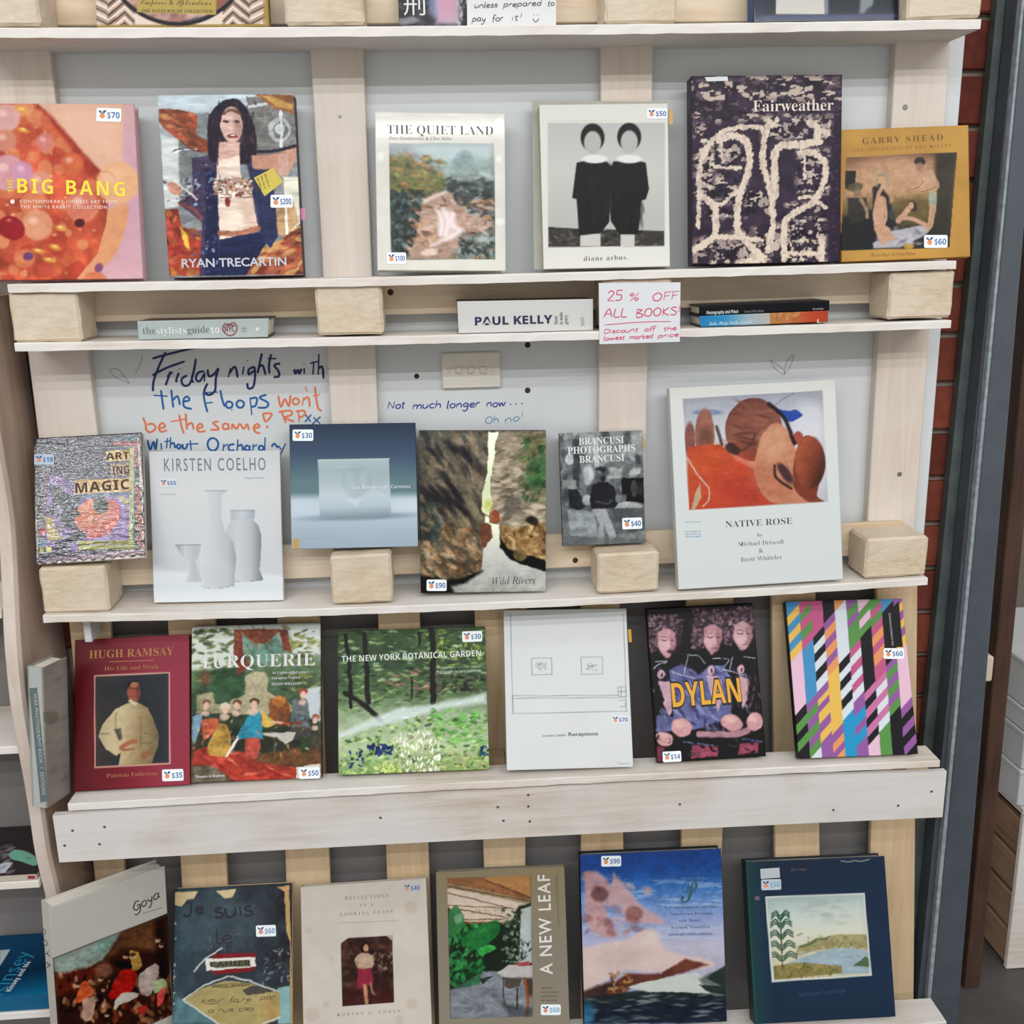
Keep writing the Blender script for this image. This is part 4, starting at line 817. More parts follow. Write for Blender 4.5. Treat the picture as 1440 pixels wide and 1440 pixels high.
def art_glass(A):
    A.z(400, 590, 7.385); A.g(['26384c', '33425a', '4a5c6e', '567078', 'b4c4d2', 'a9bac8', '98a9b8', '8ea0b0'], 700, 60, 700, 1360)
    A.g(['26384c', '33425a', '3e4e66', '4c6472', '5c767c', '5c767c'], 700, 60, 700, 800, sstep(A.sd([(0, 0), (1440, 0), (1440, 780), (0, 800)]), 90)); A.e('c4d0dc', 150, 930, 260, 70, 0, .6, 120); A.e('ccd6e0', 1300, 900, 200, 60, 0, .6, 100)
    A.e('5c6c7c', 780, 1010, 470, 30, -2, .8, 40)
    m = A.p('9fb0b6', [(348, 415), (1085, 403), (1105, 960), (1080, 990), (900, 1020), (600, 1030), (370, 1010)], 1, 5)
    A.g(['a0b4b6', '98aab0', 'a4b4ba', 'b4c4cc', 'a8b8c2', '74848f'], 700, 400, 730, 1030, m); A.l('c4d0d0', [(350, 420), (1085, 408)], 12, .8, 6)
    A.e('86989e', 750, 640, 150, 170, 0, .45, 40); A.e('a8b8be', 680, 660, 60, 130, 0, .5, 40); A.e('b0c0c6', 830, 620, 50, 90, 0, .5, 40); A.p('c0ced6', [(620, 810), (730, 830), (810, 800), (750, 910)], .7, 16); A.l('bccacc', [(530, 495), (780, 490)], 7, .6, 8)
    A.p('7e929a', [(820, 560), (1080, 540), (1085, 780), (860, 700)], .25, 60); A.p('b5925c', [(85, 1240), (155, 1235), (160, 1365), (88, 1365)], 1, 6)
    A.l('8496a4', [(160, 1240), (560, 1232)], 4, .5, 6)
s = book('square blue grey book with a frosted glass block standing on pale ground', [(412, 775), (589, 771), (583, 597), (405, 600)], .022, .058, .012, art_glass, 'satin', '1c2630', spside='R', shelf=blk(9))
text(s, 'Les Blakebrough: Ceramics', (497, 687.5), (577, 686), 'd4dce0', 4.6); sticker(s, 426, 612, 29, 16, '$30', 0)

def art_gorge(A):
    A.organic(1.5, 0.8, con=.3)
    A.z(585, 600, 5.878); A.f('5c564a'); A.g(['5a5850', '6a6250', '54503c'], 0, 50, 0, 1300)
    A.b(['3e3c3c', '6e6658', '4a4640', '7a6c58', '5c5448', '8a7a68'], 200, 30, 40, 600, 1300, 20, 90, .28, (40, 75), .65, 2, None, 12)
    A.b(['2c2a30', '34323a'], 26, 60, 60, 420, 700, 50, 120, .25, (48, 62), .7, 3, None, 20); A.b(['866a4c', 'a0805c', '6a4c34', 'b09070', '58483a'], 100, 60, 850, 560, 1240, 16, 60, .4, (10, 70), .65, 4, None, 8); A.b(['4a5450', '3a4440'], 20, 30, 600, 200, 1000, 30, 90, .4, a=.5, seed=5)
    R_ = sstep(A.sd([(650, 40), (1080, 40), (1080, 830), (700, 860), (620, 780), (610, 500), (650, 150)]), 10)
    A.mixin(R_, '857a68'); A.b(['a09480', '6a6454', 'b8a890', '58543e', '7c705c', '928474'], 180, 620, 40, 1080, 830, 14, 70, .25, (-30, 10), .65, 6, R_, 8)
    A.p('5c6040', [(850, 60), (1080, 60), (1080, 640), (950, 620), (900, 300)], .6, 60); A.e('34603c', 990, 400, 90, 130, 15, .7, 50); A.b(['3c6a44', '586038', '2e4c34'], 40, 860, 100, 1075, 620, 10, 40, .6, a=.6, seed=7)
    A.p('5a5450', [(740, 560), (880, 590), (860, 700), (720, 760)], .6, 40)
    m = A.p('8a6c48', [(700, 820), (860, 830), (1040, 800), (1080, 820), (1080, 1110), (900, 1090), (760, 1030), (700, 950)], 1, 10); A.b(['a8885c', '6c5434', 'c0a070', '584428', '94744c'], 90, 700, 800, 1080, 1110, 14, 46, .5, a=.7, seed=8, mask=m, soft=7)
    A.p('14120f', [(695, 900), (760, 1000), (900, 1060), (1080, 1110), (1080, 1200), (880, 1150), (740, 1090), (695, 1020)], 1, 10, sm=1); A.e('6a5c3c', 860, 1060, 60, 50, 20, .9, 10); A.e('1a1814', 960, 780, 60, 36, 20, .8, 16)
    A.p('6c4434', [(560, 780), (630, 830), (640, 910), (560, 1020), (520, 900)], .9, 10); A.e('8c4c34', 655, 745, 34, 60, 0, 1, 8)
    A.g(['d8dcc8', 'd0d4b8', 'bcc49c', 'c8cc98'], 0, 60, 0, 740, A.p('d4d8c0', [(600, 45), (680, 45), (650, 160), (640, 300), (610, 480), (620, 620), (630, 640), (600, 730), (550, 700), (550, 620), (545, 540), (590, 400), (600, 220)], 1, 6))
    A.e('a8b048', 600, 650, 34, 50, 0, .6, 20)
    w_ = A.p('a8aaa4', [(570, 740), (600, 745), (605, 800), (680, 810), (690, 880), (695, 1000), (760, 1090), (900, 1150), (1080, 1200), (1080, 1390), (40, 1390), (300, 1300), (430, 1260), (540, 1200), (560, 1010), (630, 920), (630, 820), (570, 790)], 1, 10)
    A.g(['dcd8bc', 'b4b6ac', '9ea09a', '8a8a84'], 0, 800, 0, 1390, w_); A.p('15120f', [(30, 1230), (260, 1270), (400, 1250), (550, 1190), (420, 1290), (280, 1320), (330, 1390), (30, 1390)], .95, 30)
s = book('tall book with a river running through a narrow brown rock gorge', [(592, 837), (768, 835), (767, 608), (589, 609)], .022, .06, .02, art_gorge, 'satin', '1a1a1a', shelf=zD)
text(s, 'Wild Rivers', (692, 822), (753, 820.5), '3c3c3a', 10, 'I', wt=-.004); sticker(s, 614, 823, 28, 16, '$90', 0)

def art_studio(A):
    A.organic(0.9, 0.5, con=.3)
    A.z(780, 600, 8.229); A.f('666a6a'); A.g(['7c8080', '64686a', '5a5e60', '6a6e6e'], 0, 60, 0, 1380)
    A.b(['8c9090', '484c50', 'a4a8a6', '36383c', '74787a'], 70, 60, 60, 1030, 900, 30, 110, .45, (60, 120), .5, 2, None, 20)
    A.p('3a3c42', [(210, 150), (290, 150), (290, 730), (210, 640)], .8, 20); A.e('9a9e9e', 170, 380, 50, 60); A.e('a8acac', 390, 560, 60, 110, 0, .8, 30); A.r('9ea2a0', 620, 480, 780, 600, .7, 20); A.p('b4b8b4', [(440, 130), (500, 140), (520, 480), (460, 480)], .6, 14); A.e('b8bcb8', 930, 520, 70, 40, -30, .7, 20); A.p('8f9494', [(880, 70), (1030, 60), (1030, 330), (900, 300)], .7, 20)
    A.r('1b1b1e', 775, 590, 1030, 890, 1, 6); A.e('4c4e52', 920, 720, 40, 100, 0, .9, 10); A.e('3c3e42', 990, 720, 36, 70, 0, .9, 8)
    A.p('2a2b32', [(160, 720), (260, 720), (370, 920), (280, 970), (170, 930)], .9, 12); A.e('a4a8a6', 370, 850, 50, 60, 0, .6, 16); A.r('7c8080', 90, 620, 250, 720, .8, 12)
    A.e('8c9090', 850, 930, 170, 65, 0, 1, 10); A.p('515558', [(680, 950), (1030, 930), (1030, 1200), (700, 1250)], .9, 14); A.p('7c8284', [(150, 960), (460, 980), (500, 1280), (180, 1260)], .95, 12); A.n(.12, 60, 60, 3)
    A.p('8a8e90', [(430, 950), (590, 940), (720, 1270), (640, 1320), (560, 1100), (580, 1360), (500, 1360), (520, 1120)], .95, 12)
    A.p('2c2c33', [(430, 680), (500, 640), (610, 640), (690, 700), (735, 880), (690, 940), (430, 950), (400, 850)], 1, 10, sm=0); A.l('55565c', [(480, 870), (600, 890), (660, 850)], 26, .7, 14); A.e('54545a', 540, 560, 56, 85, 0, 1, 10); A.e('222228', 560, 600, 34, 40, 0, .7, 12); A.e('2c2c30', 540, 495, 56, 34, 0, .8, 14); A.e('7c7c80', 520, 525, 26, 16, 0, .7, 10)
    A.r('6c7072', 710, 790, 830, 870, .9, 10); A.p('5a5e60', [(90, 1260), (1040, 1300), (1040, 1390), (90, 1390)], .7, 30)
s = book('small black and white photograph book of a seated bearded man in a studio', [(792, 769), (908, 765), (903, 606), (786, 611)], .02, .055, .012, art_studio, 'satin', '15161a', shelf=blk(10))
text(s, 'BRANCUSI', (814, 625.5), (877.5, 623), 'd9dbda', 9.5, 'B'); text(s, 'PHOTOGRAPHS', (798.5, 638.5), (893.5, 634.5), 'd9dbda', 9.5, 'B'); text(s, 'BRANCUSI', (815, 651), (878, 648), 'd9dbda', 9.5, 'B')
sticker(s, 889, 736, 28, 16, '$40', 2); patch(s, [(903, 616), (906, 616), (907, 630), (904, 630)][::-1], 'c89a68', 'page_flag', s.root, -.006)

def art_rose(A):
    A.organic(0.6, 0.3, [(960.0, 560.7), (1156.5, 549.1), (1164.5, 705.3), (968.9, 717.2)])
    A.z(935, 530, 4.723); A.f('ced4d2'); A.g(['d3d3ce', 'ccd2d0', 'cbd1d0'], 0, 60, 0, 1400)
    m = A.p('aeb0ba', [(118, 145), (1046, 90), (1084, 828), (160, 884)], 1, 4); A.g(['8c909c', 'b4b6be', 'c4c4ca', 'a8a8b0'], 200, 120, 240, 880, m); A.e('c8cad0', 960, 300, 120, 130, 0, .6, 80, clip=m)
    A.e('6c7c9c', 285, 235, 100, 20, 0, .9, 8, clip=m); A.p('2c4a9a', [(745, 210), (830, 225), (870, 215), (915, 250), (890, 275), (830, 298), (780, 265)], 1, 5, sm=1, clip=m); A.l('5c5664', [(860, 110), (780, 150), (720, 200)], 4, .9, clip=m)
    # rounded red-brown hills, plain generic forms
    A.e('8a5a4c', 265, 380, 66, 170, 0, 1, 10, clip=m); A.e('7c4a44', 165, 420, 36, 120, 0, .95, 10, clip=m); A.e('5c4438', 270, 400, 44, 60, 0, .6, 30, clip=m)
    A.e('6a3c34', 590, 350, 190, 210, 0, 1, 6, clip=m); A.g(['5c3430', '8a5a48', '6c3c34'], 400, 150, 560, 560, A.em(590, 350, 185, 205, 0, 8)*m, .8); A.b(['4a2a28', '9a6250', '7c483c'], 34, 420, 170, 760, 520, 20, 70, .16, (-10, 30), .5, 3, m, 10)
    A.p('b4482c', [(150, 470), (250, 450), (370, 450), (480, 560), (640, 640), (900, 760), (1050, 830), (160, 884)], 1, 10, sm=0, clip=m)
    A.g(['b8502c', 'b8432c', '9c3830'], 250, 480, 700, 880, A.em(380, 700, 300, 230, 0, 120)*m, .8); A.e('a83c30', 560, 760, 200, 90, 10, .6, 60, clip=m)
    A.p('b5785c', [(600, 540), (640, 400), (720, 310), (800, 340), (870, 480), (880, 640), (900, 760), (960, 840), (700, 830), (600, 660)], 1, 10, sm=1, clip=m); A.e('c49274', 720, 440, 90, 110, 30, .5, 60, clip=m); A.e('a8644c', 700, 700, 150, 90, 40, .6, 60, clip=m)
    A.p('7a3c2c', [(870, 500), (900, 420), (960, 390), (1040, 460), (1068, 590), (1030, 700), (1010, 790), (1060, 830), (960, 832), (870, 760), (850, 640)], 1, 8, sm=1, clip=m); A.g(['a8583c', '8a4630', '4c2c24'], 870, 500, 1060, 560, A.em(965, 570, 100, 175, 0, 12)*m, .9); A.e('9a4c3c', 885, 405, 34, 44, 0, 1, 8, clip=m)
    A.l('241a1c', [(690, 180), (790, 270), (860, 440)], 26, .9, 10, clip=m); A.l('3a2622', [(730, 590), (740, 670), (840, 740)], 18, .9, 8, clip=m); A.e('3c2a30', 800, 640, 30, 80, -35, .9, 14, clip=m); A.l('7a5a56', [(800, 560), (860, 690)], 10, .7, 10, clip=m)
    A.e('3c2a2c', 450, 480, 55, 34, 30, .9, 12, clip=m); A.l('4c3434', [(490, 500), (560, 460), (600, 380)], 14, .8, 12, clip=m)
    A.p('ac9474', [(235, 700), (240, 800), (200, 882), (175, 884), (200, 780)], 1, 6, clip=m); A.l('c4a89c', [(150, 540), (210, 640), (290, 740), (290, 820), (250, 860)], 9, .9, 4, clip=m); A.l('3c342c', [(345, 330), (380, 450)], 20, .8, 8, clip=m)
s = book('large white book with rounded red brown forms painting, tallest on the third shelf', [(955, 830), (1187, 815), (1173, 535), (941, 546)], .02, .062, .022, art_rose, 'satin', 'cdcfc9', shelf=zD)
text(s, 'NATIVE ROSE', (1020.5, 742), (1114.5, 736.5), '44464a', 9, 'B', wt=-.012)
text(s, 'by', (1065, 755), (1072.5, 754.5), '6c7074', 5.4, 'B', wt=-.015); text(s, 'Michael Driscoll', (1038, 768), (1102, 764.5), '6c7074', 6, 'B', wt=-.015); text(s, '&', (1067, 777.5), (1073, 777), '6c7074', 6, 'B', wt=-.01); text(s, 'Brett Whiteley', (1042, 790), (1100, 786), '6c7074', 6, 'B', wt=-.015)
for k, (a_, b_, t_) in enumerate(((735, 'Signed copy', '8fb0cc'), (748.5, 'inscribed by', '6c9cc4'), (752, 'the author on', '6c9cc4'), (755.5, 'title page', '6c9cc4'))): text(s, b_, (963.5, a_), (986, a_-.6), t_, 2.4)
# ================================================================ fourth row
def art_portrait(A):
    A.organic(0.5, 0.3, [(134.6, 951.9), (236.5, 947.0), (237.1, 1072.4), (135.3, 1077.6)])
    A.z(100, 885, 6.126); A.f('85283a'); A.g(['5a0c18', '6e1624', '8a2e40', '8e3242'], 30, 700, 1030, 640)
    A.l('c89c88', [(202, 402), (846, 372), (852, 1154), (206, 1190), (202, 402)], 10, 1, 4, sm=0)
    m = A.p('262a30', [(212, 410), (836, 380), (840, 1148), (216, 1180)], 1, 4); A.g(['3c3834', '262a32', '30333a'], 210, 600, 840, 600, m)
    A.p('a8946c', [(480, 640), (560, 620), (660, 680), (700, 760), (755, 920), (745, 1010), (690, 1160), (410, 1170), (430, 1060), (390, 1088), (300, 1030), (236, 920), (270, 820), (380, 690)], 1, 8, sm=0)
    A.g(['b4a27c', 'b8a680', '8a7654', '66583e'], 300, 700, 760, 760, sstep(A.sd([(480, 640), (560, 620), (660, 680), (700, 760), (755, 920), (745, 1010), (690, 1160), (410, 1170), (430, 1060), (390, 1088), (300, 1030), (236, 920), (270, 820), (380, 690)]), 8), .8)
    for p_ in ([(390, 720), (380, 800), (400, 900), (430, 960)], [(600, 760), (600, 1000)], [(640, 900), (760, 920)], [(250, 900), (330, 900)], [(620, 980), (700, 980)]): A.l('5a4a34', p_, 9, .6, 12)
    A.p('30302e', [(370, 860), (430, 850), (440, 940), (410, 960)], .7, 14); A.l('9c5c40', [(430, 1020), (490, 980), (560, 960)], 36, 1, 8); A.l('8a4c34', [(440, 1040), (540, 1030)], 20, .8, 8); A.l('8a5c40', [(620, 1100), (680, 1060)], 50, .9, 12)
    A.e('8c4c3c', 540, 540, 58, 90, 0, 1, 10); A.e('a86c50', 550, 480, 36, 26, 0, .8, 12); A.p('4a2c24', [(560, 470), (605, 500), (600, 600), (560, 600)], .5, 20); A.p('1e1c1c', [(480, 470), (500, 440), (580, 440), (610, 480), (590, 455), (520, 455), (490, 510)], 1, 8); A.l('4c2c24', [(505, 505), (580, 510)], 8, .8, 6); A.l('6c2c28', [(525, 575), (560, 575)], 7, .7, 5); A.p('c8b890', [(490, 620), (510, 600), (570, 640), (550, 655)], .9, 8)
s = book('dark red book with a standing man in a cream jacket framed in gold', [(106, 1114), (267.5, 1105), (265.5, 893), (103, 902)], .024, .052, .016, art_portrait, 'satin', '4a0a14', shelf=zE2, backcol='4a0a14')
text(s, 'HUGH RAMSAY', (125.5, 926), (244.5, 921), 'a8783e', 11, 'B', wt=-.006); text(s, 'His Life and Work', (147, 943), (223, 940), 'a06c3c', 5.6, 'B', wt=-.012); text(s, 'Patricia Fullerton', (150, 1093.5), (221, 1090), 'a0683c', 5.6, 'B', wt=-.012)
patch(s, [(154, 930.2), (216, 928), (216, 929), (154, 931.2)][::-1], 'a8704c'); sticker(s, 243, 1090, 30, 16.5, '$35', 2)

def art_court(A):
    A.organic(1.2, 0.8, con=.3)
    A.z(262, 870, 6); A.f('4a5c44'); A.g(['9aa49c', '55684e', '3a4a3c', '5a4a38'], 600, 80, 600, 1200)
    A.p('c4c8c0', [(40, 90), (410, 80), (400, 420), (40, 430)], .85, 30); A.b(['5c6c40', '3f5438', '7c8450', '4a5c3c'], 90, 40, 90, 380, 620, 12, 44, .4, (-30, 20), .75, 2, None, 8); A.p('c8ccc8', [(860, 70), (1130, 60), (1130, 300), (900, 290)], .8, 30)
    A.b(['5c6838', '7c8044', '48542f', '8a8c54'], 80, 840, 70, 1130, 620, 10, 40, .4, (-30, 30), .8, 3, None, 8); A.p('38543c', [(250, 430), (500, 400), (480, 640), (380, 680), (200, 620)], .9, 40); A.p('b4bcc4', [(960, 620), (1130, 560), (1130, 860), (1040, 840)], .85, 20)
    A.p('5e8474', [(460, 150), (760, 140), (830, 270), (640, 400), (540, 300)], .9, 16); A.p('7c4030', [(400, 90), (470, 90), (480, 300), (540, 400), (440, 480), (400, 280)], .95, 10); A.p('7e4632', [(450, 90), (780, 90), (760, 130), (660, 210), (560, 200)], .95, 10, sm=1); A.p('7c4030', [(780, 90), (850, 100), (890, 280), (820, 270)], .95, 10); A.b(['a0684c', '5c2c24'], 30, 410, 90, 860, 260, 16, 44, .2, (20, 80), .5, 4, None, 8)
    m = A.p('948c70', [(500, 480), (560, 450), (660, 450), (690, 520), (680, 600), (740, 650), (860, 700), (860, 800), (420, 800), (380, 690), (490, 640)], 1, 10, sm=1); A.e('a39a7c', 590, 560, 90, 100, 0, .6, 40); A.p('8c8468', [(90, 640), (220, 620), (240, 720), (440, 700), (460, 800), (80, 800)], .9, 12)
    A.p('7a4a2c', [(700, 680), (840, 660), (880, 760), (860, 900), (700, 900)], .95, 16); A.e('b07038', 780, 700, 60, 50, 0, .8, 16); A.p('2c342c', [(60, 930), (1050, 900), (1050, 1200), (60, 1160)], .55, 80)
    fl = A.p('9c3c30', [(60, 1120), (160, 1080), (560, 1140), (600, 1200), (930, 1250), (950, 1330), (900, 1370), (420, 1380), (240, 1250), (50, 1230)], 1, 12); A.b(['b85444', 'c87058', '82281f', 'a84438'], 70, 50, 1090, 940, 1380, 14, 60, .2, (-10, 40), .7, 5, fl, 8); A.p('6c4c34', [(1000, 1080), (1130, 1100), (1130, 1230), (760, 1240), (560, 1200), (600, 1150)], .9, 20)
    for q_, c in (([(280, 880), (340, 900), (380, 1040), (340, 1160), (200, 1150), (190, 1050)], 'a07c3c'), ([(130, 860), (250, 840), (270, 900), (180, 1010), (140, 1000)], 'b0563c'), ([(50, 830), (130, 800), (130, 880), (60, 1060)], '6c8498'), ([(520, 830), (620, 790), (640, 980), (630, 1020), (450, 1010), (440, 960)], '2f7f98'), ([(640, 780), (690, 820), (760, 880), (700, 910), (640, 900)], 'b89448'), ([(900, 680), (1020, 690), (1040, 900), (1040, 990), (890, 920)], '5c6264'), ([(500, 1010), (620, 1020), (600, 1170), (500, 1150)], 'a84c40'), ([(880, 920), (1040, 920), (1020, 1010), (900, 1010)], '4a4844')):
        A.p(c, q_, 1, 10, sm=1)
    A.b(['c8a050', '5cacc0', 'b4604c', 'e0ccb8', '7c6030', '4a5c6c'], 60, 60, 820, 1030, 1150, 8, 24, .4, a=.55, seed=6, soft=6); A.p('a8a498', [(640, 965), (930, 960), (900, 1020), (830, 1060), (760, 1000), (650, 985)], .95, 8)
    A.l('c8c0b8', [(440, 1010), (380, 1090), (340, 1160)], 22, 1, 8); A.l('c0967c', [(730, 870), (880, 890)], 18, .9, 8); A.l('8a3c30', [(820, 890), (960, 880)], 24, .8, 8); A.l('33512e', [(980, 1020), (990, 1120)], 40, .9, 10); A.l('6c5c44', [(740, 1010), (750, 1180)], 12, .8)
    for x, y, r, hc in ((170, 730, 30, '6c5c4c'), (330, 760, 36, 'b0ac98'), (430, 730, 32, '6c4c38'), (575, 720, 36, '5c4434'), (990, 640, 30, '9c3c30'), (1090, 850, 26, '9c5c48')): A.e(hc, x, y-22, r+8, r*.8, 0, 1, 8); A.e('c49a84', x-4, y+8, r*.75, r, 0, 1, 8); A.e('c8a490', x-10, y+70, r*1.1, r*.8, 0, .8, 14)
    A.p('6a6456', [(60, 1250), (240, 1245), (330, 1330), (330, 1390), (50, 1395)], .85, 16); A.p('c0bdb4', [(930, 1250), (1130, 1225), (1130, 1370), (930, 1375)], .9, 6); A.e('7c4c40', 160, 500, 40, 60, 0, .7, 16)
s = book('book showing a painted garden party in costume with tall white lettering', [(270, 1103), (453, 1095), (450, 878), (268.2, 883)], .018, .05, .018, art_court, 'satin', '3a3a34', shelf=zE2, backcol='2c1414')
text(s, 'TURQUERIE', (281, 940), (443, 935.5), 'd9dad8', 17.5, 'B', wt=-.008); text(s, 'An Eighteenth-Century', (382, 948), (434, 946.5), 'c8ccc8', 4, 'B', wt=-.01); text(s, 'European Fantasy', (382, 955.5), (423, 954), 'c8ccc8', 4, 'B', wt=-.01); text(s, 'HAYDN WILLIAMS', (382, 964), (424, 962.5), 'c8ccc8', 3.6, 'B'); text(s, 'Thames & Hudson', (274, 1094), (316, 1092), 'd0d0c8', 3.6, 'B')
sticker(s, 435, 1087, 29, 16, '$50', 2)

def art_wood(A):
    A.organic(1.2, 0.6, con=.3)
    A.z(468, 875, 6.4); A.f('4a5c3c'); A.g(['46583a', '425440', '4f6444', '8a9c7c', '9aac84', '6c8450'], 700, 80, 740, 1380)
    up_ = sstep(A.sd([(0, 0), (1440, 0), (1440, 600), (500, 740), (0, 860)]), 60); dn = 1-up_
    A.b(['5f7a44', '2c3a2c', '7e9a58', '3c5034', '8aa86c', '4a6848', 'a4b890', '24302a'], 520, 20, 70, 1390, 800, 10, 42, .3, (-15, 15), .6, 2, up_, 7)
    A.b(['a4b050', '8ca040', '6c8438'], 70, 800, 80, 1380, 400, 10, 36, .4, a=.6, seed=3, mask=up_, soft=8); A.b(['3a3430', '2c2c2c', '5c4c48'], 60, 900, 470, 1380, 640, 12, 40, .4, a=.6, seed=4, mask=up_, soft=8); A.b(['a05c54', '8c6c58', 'b87468'], 26, 480, 430, 860, 620, 12, 44, .2, (0, 30), .7, 5, up_, 6); A.l('a8bca0', [(820, 410), (1340, 400)], 6, .6); A.l('a0b498', [(930, 465), (1340, 440)], 6, .6)
    for q_, w_ in (([(885, 70), (905, 250), (900, 460), (905, 720)], 52), ([(285, 120), (300, 400), (320, 720)], 44), ([(110, 120), (150, 400), (160, 760)], 34), ([(780, 90), (780, 200)], 20), ([(710, 500), (715, 680)], 16)): A.l('241f22', q_, w_, .92, 8)
    A.l('2a2422', [(110, 640), (250, 720), (430, 880)], 44, .95, 10)
    path = A.p('b4c0bc', [(440, 830), (600, 770), (900, 740), (1380, 640), (1385, 720), (1000, 780), (700, 870), (300, 960), (60, 1060), (50, 1000)], .85, 40); A.b(['ccd4cc', '98aca4', 'dce2d4', '8a9c84'], 120, 60, 640, 1385, 1050, 8, 30, .3, (-25, 0), .6, 6, path, 6)
    A.b(['6c9444', '8cb05c', '44682f', 'a8c474', '587c40', '34502c', 'c0cc90'], 430, 50, 840, 1400, 1390, 10, 36, .45, (-40, 40), .7, 7, sstep(A.sd([(50, 1060), (700, 870), (1390, 740), (1405, 1390), (60, 1390)]), 50), 6)
    A.b(['5aa048', '6cb050', '4a8c40'], 110, 900, 780, 1395, 1100, 12, 40, .3, (-30, 20), .7, 8, None, 6); A.b(['d8d4bc', 'c4bca4', 'e4e2d4', '8c8468', 'dcd8cc'], 220, 560, 960, 960, 1370, 8, 24, .5, (70, 110), .7, 9, A.em(780, 1180, 240, 220, 0, 90), 5)
    A.b(['1c3470', '16284c', '24407c'], 34, 320, 1100, 540, 1190, 10, 28, .6, a=.85, seed=10, soft=6); A.b(['1c3468', '20386c'], 16, 150, 1160, 280, 1310, 10, 22, .6, a=.8, seed=11); A.b(['244c6c', '1c3450'], 16, 1320, 1120, 1400, 1200, 10, 24, .6, a=.8, seed=12); A.b(['a87c58', 'b8a44c'], 40, 950, 1170, 1390, 1330, 8, 20, .4, a=.6, seed=13); A.b(['b4c458', 'c4cc70'], 40, 380, 1260, 620, 1390, 8, 24, .4, (60, 120), .7, 14)
s = book('square green woodland garden book with small white title line, on the broad shelf', [(478, 1093), (688, 1083), (682, 884), (473, 889)], .026, .055, .018, art_wood, 'satin', '242c20', shelf=zE2)
text(s, 'THE NEW YORK BOTANICAL GARDEN', (480.5, 931), (676.5, 922.5), 'd4dad2', 8.5, 'S', wt=-.004); text(s, 'Photographs by Larry Lederman', (614, 947), (676, 944), 'b8c4b0', 4, '')
sticker(s, 664, 895, 28, 15, '$30', 2)

def art_draw(A):
    A.z(480, 820, 3); A.f('cfd2d2'); A.n(.012, 300)
    for P in ([(713, 130), (725, 545)], [(1190, 130), (1203, 540)], [(722, 476), (1170, 473)], [(722, 486), (1170, 483)], [(722, 550), (1205, 541)], [(722, 476), (722, 550)], [(803, 318), (887, 316), (889, 386), (804, 388), (803, 318)], [(1011, 313), (1101, 312), (1103, 383), (1013, 385), (1011, 313)], [(1166, 438), (1200, 437), (1202, 480), (1170, 480), (1166, 438)], [(1180, 440), (1182, 478)], [(1168, 458), (1200, 457)], [(1174, 495), (1200, 492), (1198, 520), (1176, 522)]): A.l('6c7072', P, 2.6, .8, 3, sm=0)
    for cx_ in (847, 1057): A.b(['8c9294', 'a4a8aa', '6c7274'], 22, cx_-24, 335, cx_+24, 370, 3, 8, .4, a=.6, seed=cx_, soft=3)
s = book('tall white book with thin line drawing of two small pictures on a wall', [(713, 1085), (892, 1082), (879, 857), (708, 862)], .018, .052, .02, art_draw, 'satin', 'bcbdba', shelf=zE2)
text(s, 'Receptions', (799.5, 1035), (841, 1034), '3c3e42', 5, '', wt=.012); text(s, 'Louise Lawler', (763.5, 1036), (796.5, 1035.2), '484a4e', 3.4); sticker(s, 872, 1012, 25, 12, '$70', 0, 'd4d8da'); text(s, 'Yvonne', (868, 1075), (886, 1074.6), '9c9ea0', 2.8)
patch(s, [(883, 885), (887.5, 885), (888.5, 903), (884, 903)][::-1], 'd8a03c', 'page_flag', s.root, -.012)

